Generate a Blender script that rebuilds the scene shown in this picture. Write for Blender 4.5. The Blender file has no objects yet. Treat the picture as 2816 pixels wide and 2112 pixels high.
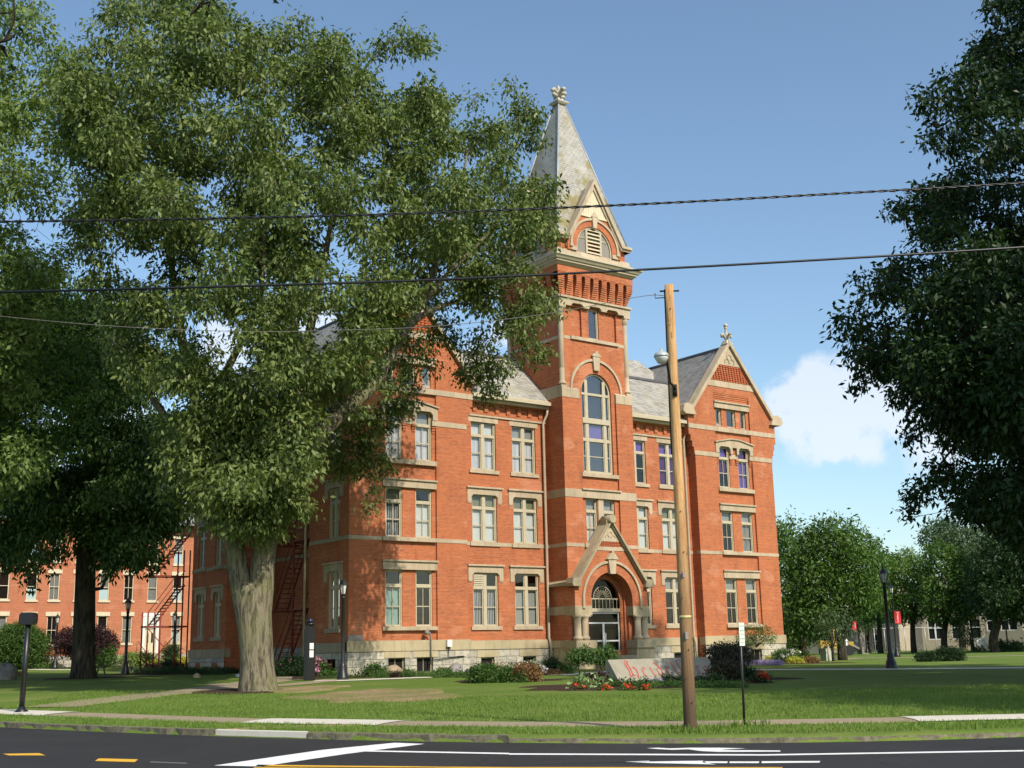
import bpy, math, random
import numpy as np
from mathutils import Vector, Matrix
PI = math.pi
rad = math.radians
SC = bpy.context.scene
COL = SC.collection

# ---------------------------------------------------------------- camera
CAM = dict(f=3300.0, yaw=0.642, pitch=0.219, roll=-0.022, pos=(-45.845, -53.81, 1.7))
def _basis():
    cy, sy = math.cos(CAM['yaw']), math.sin(CAM['yaw'])
    cp, sp = math.cos(CAM['pitch']), math.sin(CAM['pitch'])
    fwd = np.array([sy*cp, cy*cp, sp]); right = np.array([cy, -sy, 0.0]); up = np.cross(right, fwd)
    cr, sr = math.cos(CAM['roll']), math.sin(CAM['roll'])
    return cr*right + sr*up, -sr*right + cr*up, fwd
CR, CU, CF = _basis()
CP = np.array(CAM['pos'])
cam = bpy.data.objects.new('camera', bpy.data.cameras.new('camera'))
COL.objects.link(cam)
cam.data.sensor_width = 36; cam.data.lens = CAM['f']/2816*36
cam.data.clip_start = 0.3; cam.data.clip_end = 6000
M = Matrix(((CR[0], CU[0], -CF[0], CP[0]), (CR[1], CU[1], -CF[1], CP[1]), (CR[2], CU[2], -CF[2], CP[2]), (0, 0, 0, 1)))
cam.matrix_world = M
SC.camera = cam

# ---------------------------------------------------------------- sky, sun, exposure
SUN_EL = rad(41)
SUN_TO = Vector((0.025, -1.0, 0)).normalized()*math.cos(SUN_EL) + Vector((0, 0, math.sin(SUN_EL)))   # towards the sun
world = bpy.data.worlds.new('World'); SC.world = world; world.use_nodes = True
wn, wl = world.node_tree.nodes, world.node_tree.links
wn.clear()
def wnode(t, **k):
    n = wn.new(t)
    for a, b in k.items(): setattr(n, a, b)
    return n
sky = wnode('ShaderNodeTexSky', sky_type='NISHITA', sun_disc=False)
sky.sun_elevation = SUN_EL; sky.sun_rotation = math.atan2(SUN_TO.x, SUN_TO.y)
sky.air_density = 1.0; sky.dust_density = 1.3; sky.ozone_density = 1.6; sky.altitude = 200
bg = wnode('ShaderNodeBackground'); bg.inputs[1].default_value = 0.148
out = wnode('ShaderNodeOutputWorld')
hsv = wnode('ShaderNodeHueSaturation'); hsv.inputs['Saturation'].default_value = 1.0
tint = wnode('ShaderNodeMix', data_type='RGBA', blend_type='MULTIPLY'); tint.inputs['Factor'].default_value = 1; tint.inputs['B'].default_value = (.935, .995, .97, 1)
wl.new(sky.outputs[0], tint.inputs['A']); wl.new(tint.outputs['Result'], hsv.inputs['Color'])
tc = wnode('ShaderNodeTexCoord')
nz = wnode('ShaderNodeTexNoise'); nz.inputs['Scale'].default_value = 7.0; nz.inputs['Detail'].default_value = 9; nz.inputs['Roughness'].default_value = 0.6
wl.new(tc.outputs['Generated'], nz.inputs['Vector'])
# fair weather cumulus: each puff is a direction, a size and a strength
def pix_dir(x, y):
    d = CF*CAM['f'] + CR*(x*1.27306-1408) - CU*(y*1.27306-1056)
    return d/np.linalg.norm(d)
PUFFS = [(1720, 880, 80, 1.3), (1775, 845, 80, 1.2), (1850, 835, 80, 1.25), (1930, 880, 90, 1.2), (1800, 920, 110, 1.1), (1880, 950, 70, .8), (2020, 930, 110, .9),
         (1440, 800, 45, .45), (1620, 780, 40, .35), (1100, 730, 60, .8), (1040, 760, 55, .8), (1160, 720, 35, .5),
         (600, 700, 90, .9), (480, 760, 80, .9), (690, 720, 60, .9), (250, 900, 130, .8), (330, 1040, 90, .8), (120, 960, 110, .7), (590, 420, 60, .5),
         (2120, 1040, 120, .5), (1800, 1050, 120, .25), (2050, 1180, 130, .3)]
acc = None
for px, py, r, st in PUFFS:
    d = pix_dir(px, py)
    dn = wnode('ShaderNodeVectorMath', operation='DISTANCE'); dn.inputs[1].default_value = d
    nv = wnode('ShaderNodeVectorMath', operation='NORMALIZE')
    wl.new(tc.outputs['Generated'], nv.inputs[0]); wl.new(nv.outputs[0], dn.inputs[0])
    mr = wnode('ShaderNodeMapRange'); mr.inputs[1].default_value = 0; mr.inputs[2].default_value = 1.5*r/2592
    mr.inputs[3].default_value = st; mr.inputs[4].default_value = 0
    wl.new(dn.outputs['Value'], mr.inputs[0])
    if acc is None: acc = mr.outputs[0]
    else:
        mx = wnode('ShaderNodeMath', operation='MAXIMUM'); wl.new(acc, mx.inputs[0]); wl.new(mr.outputs[0], mx.inputs[1]); acc = mx.outputs[0]
nz2 = wnode('ShaderNodeTexNoise'); nz2.inputs['Scale'].default_value = 22.0; nz2.inputs['Detail'].default_value = 12; nz2.inputs['Roughness'].default_value = .62
wl.new(tc.outputs['Generated'], nz2.inputs['Vector'])
sub = wnode('ShaderNodeMath', operation='MULTIPLY_ADD'); sub.inputs[1].default_value = 3.6; sub.inputs[2].default_value = -.75
wl.new(nz2.outputs[0], sub.inputs[0])
add = wnode('ShaderNodeMath', operation='MULTIPLY'); wl.new(acc, add.inputs[0]); wl.new(sub.outputs[0], add.inputs[1])
mr = wnode('ShaderNodeMapRange', interpolation_type='SMOOTHSTEP'); mr.inputs[1].default_value = 0.36; mr.inputs[2].default_value = 0.80; mr.inputs[4].default_value = 0.68
wl.new(add.outputs[0], mr.inputs[0])
mix = wnode('ShaderNodeMix', data_type='RGBA'); mix.inputs['B'].default_value = (5.0, 5.25, 5.7, 1)
wl.new(mr.outputs[0], mix.inputs['Factor']); wl.new(hsv.outputs[0], mix.inputs['A'])
wl.new(mix.outputs['Result'], bg.inputs[0]); wl.new(bg.outputs[0], out.inputs[0])

sun = bpy.data.objects.new('sun', bpy.data.lights.new('sun', 'SUN')); COL.objects.link(sun)
sun.data.energy = 3.85; sun.data.angle = rad(0.53); sun.data.color = (1.0, 0.91, 0.78)
sun.rotation_euler = SUN_TO.to_track_quat('Z', 'Y').to_euler()
SC.view_settings.view_transform = 'Standard'; SC.view_settings.look = 'None'
SC.view_settings.exposure = 0.36; SC.view_settings.gamma = 1.0
SC.cycles.max_bounces = 6; SC.cycles.transparent_max_bounces = 8

# ---------------------------------------------------------------- terrain and placing helpers
def sstep(a, b, x):
    t = min(1, max(0, (x-a)/(b-a))); return t*t*(3-2*t)
HL = [(-60, 0), (22.4, 0), (22.6, .12), (25, .15), (27.5, .2), (44, .5), (51, .58), (63, .76), (70, .82), (95, 1.05), (105, 1.28), (150, 1.4), (3000, 1.6)]
HR = [(-60, 0), (22.4, 0), (22.6, .12), (25, .15), (27.5, .2), (44, .5), (51, .57), (60, .62), (84, .62), (150, .55), (3000, .5)]
def _interp(T, s):
    for (a, b), (c, d) in zip(T, T[1:]):
        if s <= c: return b+(d-b)*max(0, (s-a)/(c-a))
    return T[-1][1]
NS = np.array([0.6*1.0, 0.8]); NS = np.array([math.sin(CAM['yaw']), math.cos(CAM['yaw'])])
NT = np.array([math.cos(CAM['yaw']), -math.sin(CAM['yaw'])])
def st(x, y):
    v = np.array([x-CP[0], y-CP[1]]); return float(v@NS), float(v@NT)
def xy(s, t):
    return CP[0]+s*NS[0]+t*NT[0], CP[1]+s*NS[1]+t*NT[1]
def kerb_s(t):            # the road edge bends very gently
    return 22.55 - 0.0045*(t-1.5)**2
def terr(x, y):
    s, t = st(x, y)
    s2 = s - (kerb_s(max(-14, min(14, t)))-22.5)*(1-sstep(30, 50, s))
    w = sstep(-16, 10, t)
    return _interp(HL, s2)*(1-w)+_interp(HR, s2)*w
def ray(px, py):
    return CF*CAM['f'] + CR*(px*1.27306-1408) - CU*(py*1.27306-1056)
def onz(px, py, z):
    d = ray(px, py); t = (z-CP[2])/d[2]; return CP+d*t
def gnd(px, py, lift=0.0):          # the ground point seen at a photo position
    z = .5
    d = ray(px, py); h = d[0]*NS[0]+d[1]*NS[1]
    lo, hi = 20.0, 98.0 if px < 420 else 190.0        # march out to where the ray meets the lawn
    f = lambda s: (CP+d*(s/h))[2]-terr(*(CP+d*(s/h))[:2])
    n = 60; prev = lo; hit = hi
    for i in range(1, n+1):
        s = lo+(hi-lo)*i/n
        if f(s) < 0:
            a, b = prev, s
            for _ in range(20):
                m_ = (a+b)/2
                if f(m_) < 0: b = m_
                else: a = m_
            hit = b; break
        prev = s
    p = CP+d*(hit/h); return float(p[0]), float(p[1]), terr(p[0], p[1])
def at_s(px, py, s):                # point on the ray at distance s ahead of the camera
    d = ray(px, py); h = d[0]*NS[0]+d[1]*NS[1]; return CP+d*(s/h)

# ---------------------------------------------------------------- object helpers
def tag(o, label=None, cat=None, group=None, kind=None):
    if label: o['label'] = label
    if cat: o['category'] = cat
    if group: o['group'] = group
    if kind: o['kind'] = kind
    return o
def thing(name, loc, label, cat, group=None):
    o = bpy.data.objects.new(name, None); COL.objects.link(o); o.location = loc; o.empty_display_size = .2
    return tag(o, label, cat, group)
def wloc(o):
    v = Vector((0, 0, 0))
    while o is not None: v = v+Vector(o.location); o = o.parent
    return v
class MB:
    def __init__(s): s.v = []; s.f = []; s.sm = []
    def poly(s, pts, smooth=False):
        n = len(s.v); s.v += [tuple(map(float, p)) for p in pts]; s.f.append(tuple(range(n, n+len(pts)))); s.sm.append(smooth)
    def add(s, vs, fs, smooth=False):
        n = len(s.v); s.v += [tuple(map(float, p)) for p in vs]
        for f in fs: s.f.append(tuple(i+n for i in f)); s.sm.append(smooth)
    def box(s, x0, x1, y0, y1, z0, z1):
        v = [(x0, y0, z0), (x1, y0, z0), (x1, y1, z0), (x0, y1, z0), (x0, y0, z1), (x1, y0, z1), (x1, y1, z1), (x0, y1, z1)]
        s.add(v, [(0, 3, 2, 1), (4, 5, 6, 7), (0, 1, 5, 4), (1, 2, 6, 5), (2, 3, 7, 6), (3, 0, 4, 7)])
    def fbox(s, F, u0, u1, z0, z1, d0, d1):          # a box in a wall frame F(u, z, depth)
        v = [F(u0, z0, d0), F(u1, z0, d0), F(u1, z0, d1), F(u0, z0, d1), F(u0, z1, d0), F(u1, z1, d0), F(u1, z1, d1), F(u0, z1, d1)]
        s.add(v, [(0, 3, 2, 1), (4, 5, 6, 7), (0, 1, 5, 4), (1, 2, 6, 5), (2, 3, 7, 6), (3, 0, 4, 7)])
    def fprism(s, F, pts, d0, d1):
        n = len(pts); v = [F(u, z, d0) for u, z in pts]+[F(u, z, d1) for u, z in pts]
        s.add(v, [tuple(range(n)), tuple(range(2*n-1, n-1, -1))]+[(i, i+n, (i+1) % n+n, (i+1) % n) for i in range(n)])
    def frustum(s, cx, cy, z0, h0x, h0y, z1, h1x, h1y):
        v = [(cx+a*h0x, cy+b*h0y, z0) for a, b in ((-1, -1), (1, -1), (1, 1), (-1, 1))]+[(cx+a*h1x, cy+b*h1y, z1) for a, b in ((-1, -1), (1, -1), (1, 1), (-1, 1))]
        s.add(v, [(0, 3, 2, 1), (4, 5, 6, 7), (0, 1, 5, 4), (1, 2, 6, 5), (2, 3, 7, 6), (3, 0, 4, 7)])
    def tube(s, pts, rs, n=8, cap=True, smooth=True):
        pts = [Vector(p) for p in pts]
        if not hasattr(rs, '__len__'): rs = [rs]*len(pts)
        rings = []; up = Vector((0.31, 0.17, 0.93)); base = len(s.v)
        for i, p in enumerate(pts):
            d = (pts[min(i+1, len(pts)-1)]-pts[max(i-1, 0)])
            d = d.normalized() if d.length > 1e-9 else Vector((0, 0, 1))
            if i == 0:
                a = d.cross(up if abs(d.dot(up)) < .95 else Vector((1, 0, 0))).normalized()
            else:
                a = (a-d*a.dot(d)).normalized()
            b = d.cross(a)
            for k in range(n):
                an = 2*PI*k/n; s.v.append(tuple(p+(a*math.cos(an)+b*math.sin(an))*rs[i]))
        for i in range(len(pts)-1):
            for k in range(n):
                q = base+i*n; s.f.append((q+k, q+(k+1) % n, q+n+(k+1) % n, q+n+k)); s.sm.append(smooth)
        if cap:
            s.f.append(tuple(base+k for k in range(n-1, -1, -1))); s.sm.append(False)
            q = base+(len(pts)-1)*n; s.f.append(tuple(q+k for k in range(n))); s.sm.append(False)
    def lathe(s, cx, cy, prof, n=16, smooth=True):    # prof: (radius, z) from bottom to top
        base = len(s.v)
        for r, z in prof:
            for k in range(n): s.v.append((cx+r*math.cos(2*PI*k/n), cy+r*math.sin(2*PI*k/n), z))
        for i in range(len(prof)-1):
            for k in range(n):
                q = base+i*n; s.f.append((q+k, q+(k+1) % n, q+n+(k+1) % n, q+n+k)); s.sm.append(smooth)
        s.f.append(tuple(base+k for k in range(n-1, -1, -1))); s.sm.append(False)
        q = base+(len(prof)-1)*n; s.f.append(tuple(q+k for k in range(n))); s.sm.append(False)
    def blob(s, c, r, seed=0, n=10, m=14, amp=.18, smooth=True):
        rnd = random.Random(seed); ph = [rnd.uniform(0, 6.28) for _ in range(6)]; base = len(s.v)
        for i in range(n+1):
            th = PI*i/n
            for k in range(m):
                a = 2*PI*k/m
                q = 1+amp*(math.sin(2*a+ph[0])*math.sin(th*2+ph[1])+.6*math.sin(3*a+ph[2]+th*2)+.4*math.sin(5*a+ph[3])*math.sin(3*th+ph[4]))
                s.v.append((c[0]+r[0]*q*math.sin(th)*math.cos(a), c[1]+r[1]*q*math.sin(th)*math.sin(a), c[2]+r[2]*q*math.cos(th)))
        for i in range(n):
            for k in range(m):
                q = base+i*m; s.f.append((q+k, q+m+k, q+m+(k+1) % m, q+(k+1) % m)); s.sm.append(smooth)
    def build(s, name, mat, parent=None, kind=None):
        me = bpy.data.meshes.new(name)
        off = wloc(parent) if parent is not None else Vector((0, 0, 0))
        me.from_pydata([(a-off.x, b-off.y, c-off.z) for a, b, c in s.v], [], s.f)
        me.polygons.foreach_set('use_smooth', s.sm)
        me.materials.append(mat); me.update()
        o = bpy.data.objects.new(name, me); COL.objects.link(o)
        if parent is not None: o.parent = parent
        if kind: o['kind'] = kind
        return o
def bits(name, mat, parent, F, specs):        # every separate stone its own part
    for a in specs:
        m = MB(); m.fbox(F, *a); m.build(name, MT[mat], parent)
def solid(name, mb, mat, label, cat, group=None):    # a thing that is one mesh, origin at its base
    xs = [v[0] for v in mb.v]; ys = [v[1] for v in mb.v]; zs = [v[2] for v in mb.v]
    c = Vector(((min(xs)+max(xs))/2, (min(ys)+max(ys))/2, min(zs)))
    mb.v = [(a-c.x, b-c.y, z-c.z) for a, b, z in mb.v]
    o = mb.build(name, mat); o.location = c
    return tag(o, label, cat, group)

# ---------------------------------------------------------------- materials
class NT_:
    def __init__(s, name):
        s.m = bpy.data.materials.new(name); s.m.use_nodes = True; s.t = s.m.node_tree; s.t.nodes.clear()
        s.out = s.n('ShaderNodeOutputMaterial')
    def n(s, t, **k):
        x = s.t.nodes.new(t)
        for a, b in k.items(): setattr(x, a, b)
        return x
    def l(s, a, b): s.t.links.new(a, b)
    def ramp(s, fac, stops):
        r = s.n('ShaderNodeValToRGB'); e = r.color_ramp.elements
        while len(e) < len(stops): e.new(.5)
        for q, (p, c) in zip(e, stops): q.position = p; q.color = (*c, 1) if len(c) == 3 else c
        s.l(fac, r.inputs[0]); return r.outputs[0]
    def mix(s, f, a, b, blend='MIX'):
        m = s.n('ShaderNodeMix', data_type='RGBA', blend_type=blend)
        for v, k in ((f, 'Factor'), (a, 'A'), (b, 'B')):
            if isinstance(v, (int, float)): m.inputs[k].default_value = v
            elif isinstance(v, tuple): m.inputs[k].default_value = (*v, 1)
            else: s.l(v, m.inputs[k])
        return m.outputs['Result']
    def noise(s, vec, scale, detail=4, rough=.5):
        x = s.n('ShaderNodeTexNoise'); x.inputs['Scale'].default_value = scale; x.inputs['Detail'].default_value = detail; x.inputs['Roughness'].default_value = rough
        if vec is not None: s.l(vec, x.inputs['Vector'])
        return x.outputs[0]
    def obj(s): return s.n('ShaderNodeTexCoord').outputs['Object']
    def pos(s): return s.n('ShaderNodeNewGeometry').outputs['Position']
    def scale(s, vec, v):
        x = s.n('ShaderNodeMapping'); x.inputs['Scale'].default_value = v; s.l(vec, x.inputs[0]); return x.outputs[0]
    def bump(s, h, st=.3, dist=.02):
        b = s.n('ShaderNodeBump'); b.inputs['Strength'].default_value = st; b.inputs['Distance'].default_value = dist; s.l(h, b.inputs['Height']); return b.outputs[0]
    def bsdf(s, col, rough=.8, normal=None, metal=0, spec=.3, **k):
        p = s.n('ShaderNodeBsdfPrincipled')
        if isinstance(col, tuple): p.inputs['Base Color'].default_value = (*col, 1)
        else: s.l(col, p.inputs['Base Color'])
        if isinstance(rough, (int, float)): p.inputs['Roughness'].default_value = rough
        else: s.l(rough, p.inputs['Roughness'])
        p.inputs['Metallic'].default_value = metal; p.inputs['Specular IOR Level'].default_value = spec
        if normal is not None: s.l(normal, p.inputs['Normal'])
        s.l(p.outputs[0], s.out.inputs[0]); return p
def plain(name, col, rough=.7, var=.12, scale=6, metal=0, spec=.3, bump=0):
    a = NT_(name); o = a.obj(); nz = a.noise(o, scale, 6, .6)
    c = a.ramp(nz, [(.3, tuple(x*(1-var) for x in col)), (.7, tuple(min(1, x*(1+var)) for x in col))])
    a.bsdf(c, rough, a.bump(nz, bump, .02) if bump else None, metal, spec); return a.m
def wall_uv(a, vec):        # (x+y, z) so that courses run level round an axis-aligned building
    sp = a.n('ShaderNodeSeparateXYZ'); a.l(vec, sp.inputs[0])
    ad = a.n('ShaderNodeMath', operation='ADD'); a.l(sp.outputs[0], ad.inputs[0]); a.l(sp.outputs[1], ad.inputs[1])
    cb = a.n('ShaderNodeCombineXYZ'); a.l(ad.outputs[0], cb.inputs[0]); a.l(sp.outputs[2], cb.inputs[1]); return cb.outputs[0], sp.outputs[2]
def brick_mat(name, c1=(.435, .142, .060), c2=(.33, .094, .042), mortar=(.38, .19, .11), dark=(.15, .055, .05)):
    a = NT_(name); p = a.pos(); uv, z = wall_uv(a, p)
    b = a.n('ShaderNodeTexBrick'); a.l(uv, b.inputs['Vector']); b.inputs['Scale'].default_value = 1
    b.inputs['Brick Width'].default_value = .21; b.inputs['Row Height'].default_value = .072; b.inputs['Mortar Size'].default_value = .008; b.inputs['Mortar Smooth'].default_value = .4
    b.inputs['Color1'].default_value = (*c1, 1); b.inputs['Color2'].default_value = (*c2, 1); b.inputs['Mortar'].default_value = (*mortar, 1); b.inputs['Bias'].default_value = -.2
    # odd dark burnt bricks: per-course streaks
    n1 = a.noise(a.scale(uv, (3.4, 13.9, 1)), 1.0, 2, .5)
    col = a.mix(a.ramp(n1, [(.54, (0, 0, 0)), (.68, (.6, .6, .6))]), b.outputs['Color'], dark)
    n5 = a.noise(a.scale(uv, (.5, 13.9, 1)), 1.0, 3, .6); col = a.mix(a.ramp(n5, [(.5, (0, 0, 0)), (.66, (.5, .5, .5))]), col, tuple(min(1, x*1.5) for x in c1))
    n2 = a.noise(p, .32, 5, .6)
    col = a.mix(a.ramp(n2, [(.42, (0, 0, 0)), (.72, (.55, .55, .55))]), col, tuple(x*1.18 for x in c1))
    n3 = a.noise(a.scale(p, (.8, .8, .25)), 1.3, 6, .65)
    col = a.mix(a.ramp(n3, [(.52, (0, 0, 0)), (.75, (.5, .5, .5))]), col, tuple(x*.66 for x in c2))
    # repointed patches with pale joints
    n4 = a.noise(a.scale(p, (1, 1, 1.6)), .55, 3, .5)
    pj = a.n('ShaderNodeMath', operation='MULTIPLY'); a.l(a.ramp(n4, [(.60, (0, 0, 0)), (.66, (.75, .75, .75))]), pj.inputs[0]); a.l(b.outputs['Fac'], pj.inputs[1])
    col = a.mix(pj.outputs[0], col, (.72, .45, .30))
    a.bsdf(col, .9, a.bump(b.outputs['Fac'], -.25, .012), 0, .15); return a.m
def stone_mat(name, col=(.50, .40, .235), stain=(.27, .21, .13), block=1.1, row=.0):
    a = NT_(name); p = a.pos(); uv, z = wall_uv(a, p)
    n = a.noise(p, 1.1, 6, .65); n2 = a.noise(a.scale(p, (3, 3, .5)), 1.2, 5, .6)
    c = a.ramp(n, [(.3, tuple(x*.86 for x in col)), (.7, tuple(x*1.1 for x in col))])
    c = a.mix(a.ramp(n2, [(.5, (0, 0, 0)), (.78, (.55, .55, .55))]), c, stain)
    b = a.n('ShaderNodeTexBrick'); a.l(uv, b.inputs['Vector']); b.offset = 0
    b.inputs['Scale'].default_value = 1; b.inputs['Brick Width'].default_value = block; b.inputs['Row Height'].default_value = 50; b.inputs['Mortar Size'].default_value = .008
    b.inputs['Color1'].default_value = (1, 1, 1, 1); b.inputs['Color2'].default_value = (.84, .84, .82, 1); b.inputs['Mortar'].default_value = (.55, .5, .45, 1)
    c = a.mix(1.0, c, b.outputs['Color'], 'MULTIPLY')
    a.bsdf(c, .85, a.bump(a.noise(p, 14, 4), .15, .02), 0, .2); return a.m
def rough_stone():
    a = NT_('rubble_stone'); p = a.pos(); uv, z = wall_uv(a, p)
    b = a.n('ShaderNodeTexBrick'); a.l(uv, b.inputs['Vector']); b.offset = .37; b.squash = .7; b.squash_frequency = 3
    b.inputs['Scale'].default_value = 1; b.inputs['Brick Width'].default_value = .95; b.inputs['Row Height'].default_value = .36; b.inputs['Mortar Size'].default_value = .02
    b.inputs['Color1'].default_value = (.60, .54, .43, 1); b.inputs['Color2'].default_value = (.40, .37, .31, 1); b.inputs['Mortar'].default_value = (.2, .18, .15, 1)
    n = a.noise(p, 5, 8, .7)
    c = a.mix(a.ramp(n, [(.45, (0, 0, 0)), (.65, (.6, .6, .6))]), b.outputs['Color'], (.22, .21, .19))
    h = a.n('ShaderNodeMath', operation='ADD'); a.l(a.noise(p, 4, 8, .65), h.inputs[0]); a.l(b.outputs['Fac'], h.inputs[1])
    h.inputs[1].default_value = 0
    a.bsdf(c, .9, a.bump(a.noise(p, 4, 8, .65), .9, .12), 0, .15); return a.m
def slate_mat(name, base=(.33, .315, .275), moss=.35, dark=.62, m0=.56):
    a = NT_(name); p = a.pos(); sp = a.n('ShaderNodeSeparateXYZ'); a.l(p, sp.inputs[0])
    ad = a.n('ShaderNodeMath', operation='ADD'); a.l(sp.outputs[0], ad.inputs[0]); a.l(sp.outputs[1], ad.inputs[1])
    cb = a.n('ShaderNodeCombineXYZ'); a.l(ad.outputs[0], cb.inputs[0]); a.l(sp.outputs[2], cb.inputs[1])
    b = a.n('ShaderNodeTexBrick'); a.l(cb.outputs[0], b.inputs['Vector']); b.inputs['Scale'].default_value = 1
    b.inputs['Brick Width'].default_value = .32; b.inputs['Row Height'].default_value = .15; b.inputs['Mortar Size'].default_value = .012; b.inputs['Mortar Smooth'].default_value = .3
    b.inputs['Color1'].default_value = (*[x*1.15 for x in base], 1); b.inputs['Color2'].default_value = (*[x*dark for x in base], 1); b.inputs['Mortar'].default_value = (*[x*.3 for x in base], 1); b.inputs['Bias'].default_value = -.25
    c = b.outputs['Color']
    n = a.noise(p, .8, 6, .65)
    c = a.mix(a.ramp(n, [(.45, (0, 0, 0)), (.7, (.5, .5, .5))]), c, tuple(x*1.55 for x in base))
    n2 = a.noise(p, .55, 8, .7)
    c = a.mix(a.ramp(n2, [(m0, (0, 0, 0)), (m0+.1, (moss, moss, moss))]), c, (.21, .175, .05))
    a.bsdf(c, .62, a.bump(b.outputs['Fac'], -.5, .02), 0, .35); return a.m
def leaf_mat(name, c1, c2, c3, trans=.28, rough=.5, spec=.3):
    a = NT_(name); g = a.n('ShaderNodeNewGeometry'); n = a.noise(a.obj(), .45, 3, .5)
    col = a.ramp(g.outputs['Random Per Island'], [(0, c1), (.5, c2), (1, c3)])
    col = a.mix(a.ramp(n, [(.35, (0, 0, 0)), (.7, (.5, .5, .5))]), col, tuple(x*1.25 for x in c3))
    p = a.bsdf(col, rough, None, 0, spec)
    t = a.n('ShaderNodeBsdfTranslucent'); a.l(a.mix(1.0, col, (1.25, 1.35, .55), 'MULTIPLY'), t.inputs[0])
    m = a.n('ShaderNodeMixShader'); m.inputs[0].default_value = trans
    a.l(p.outputs[0], m.inputs[1]); a.l(t.outputs[0], m.inputs[2]); a.l(m.outputs[0], a.out.inputs[0]); return a.m
def bark_mat(name, c1=(.20, .165, .115), c2=(.075, .065, .05), scale=9):
    a = NT_(name); o = a.obj(); n = a.noise(a.scale(o, (1, 1, .16)), scale, 8, .7)
    c = a.ramp(n, [(.43, c2), (.54, c1)]); n2 = a.noise(o, .9, 4, .6)
    c = a.mix(a.ramp(n2, [(.45, (0, 0, 0)), (.7, (.6, .6, .6))]), c, (c1[0]*.85, c1[1]*.98, c1[2]*.6))
    a.bsdf(c, .95, a.bump(n, 1.0, .2), 0, .1); return a.m
MT = {}
MT['brick'] = brick_mat('orange_brick')
MT['brick2'] = brick_mat('shaded_red_brick', (.43, .155, .08), (.37, .125, .062), (.44, .24, .15), (.30, .10, .06))  # residence brick, its colour darkened for the shade of the trees
MT['brickdark'] = plain('corbelled_brick', (.33, .075, .03), .9, .25, 12)
MT['stone'] = stone_mat('cream_sandstone', (.50, .405, .285))
MT['stoneg'] = stone_mat('weathered_sandstone', (.40, .34, .225), (.22, .18, .12), 1.6)
MT['stonepale'] = plain('pale_carved_stone', (.46, .42, .34), .85, .2, 6)
MT['basestone'] = stone_mat('water_table_stone', (.47, .39, .25), (.24, .20, .14), 1.7)
MT['rubble'] = rough_stone()
MT['slate'] = slate_mat('pale_slate')
MT['slatedark'] = slate_mat('dark_slate', (.245, .235, .22), .3)
MT['slatespire'] = slate_mat('spire_slate', (.32, .305, .27), .85, .8, .50)
MT['lead'] = plain('grey_flashing', (.34, .35, .36), .5, .2, 3, .2)
MT['leaddark'] = plain('ridge_flashing', (.10, .10, .115), .6, .2, 3)
MT['paint'] = plain('stone_coloured_paint', (.47, .41, .29), .55, .08, 4)
MT['paintlight'] = plain('cream_paint', (.62, .54, .38), .55, .08, 3)
MT['white'] = plain('white_paint', (.72, .72, .68), .5, .05, 3)
MT['pipe'] = plain('tan_downpipe', (.44, .36, .26), .5, .1, 3)
MT['black'] = plain('black_paint', (.012, .012, .013), .4, .2, 5, 0, .5)
MT['escape'] = plain('red_oxide_paint', (.22, .045, .03), .6, .2, 4)
MT['backdim'] = plain('door_reflection_grey', (.10, .095, .07), .9, .2, 1)  # grey olive backing puts the door glass reflection into the colour
MT['interior'] = plain('dark_interior', (.012, .011, .012), .9, .2, 1)
MT['mulch'] = plain('dark_mulch', (.055, .035, .025), 1, .4, 25, 0, .1, .8)
MT['concrete'] = plain('new_concrete', (.60, .56, .47), .85, .06, 3, 0, .2)
MT['kerb'] = plain('old_kerb_stone', (.165, .15, .10), .95, .45, 8, 0, .1, .5)
MT['boulder'] = plain('boulder_stone', (.33, .25, .17), .9, .3, 3, 0, .2, .6)
MT['boulderg'] = plain('grey_boulder', (.24, .22, .20), .9, .3, 3, 0, .2, .6)
MT['cabinet'] = plain('pale_green_steel', (.38, .42, .36), .6, .08, 2)
def road_paint(name, col):
    a = NT_(name); p = a.pos(); n = a.noise(p, 30, 6, .8); n2 = a.noise(p, 3, 5, .6); c = a.mix(a.ramp(n, [(.60, (0, 0, 0)), (.70, (.85, .85, .85))]), col, (.05, .05, .05)); c = a.mix(a.ramp(n2, [(.45, (0, 0, 0)), (.7, (.25, .25, .25))]), c, tuple(x*.45 for x in col)); a.bsdf(c, .75); return a.m
MT['whiteline'] = road_paint('white_road_paint', (.80, .80, .78)); MT['yellowline'] = road_paint('yellow_road_paint', (.75, .42, .04))
MT['greyline'] = plain('faded_road_paint', (.13, .13, .13), .8, .2, 12)
MT['loader'] = plain('faded_machine_yellow', (.42, .27, .05), .6, .2, 3)
MT['redletter'] = plain('red_letter_paint', (.42, .07, .055), .6, .1, 8)
MT['banner'] = plain('red_banner_cloth', (.62, .025, .04), .8, .06, 4)
MT['tanblock'] = plain('tan_masonry', (.42, .36, .27), .9, .08, .8)
MT['greyblock'] = plain('grey_masonry', (.24, .22, .19), .9, .08, .8)
MT['lampglass'] = plain('frosted_lamp_glass', (.62, .62, .58), .25, .05, 3, 0, .6)
MT['silver'] = plain('galvanised_metal', (.48, .50, .50), .4, .1, 5, .3)
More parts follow.
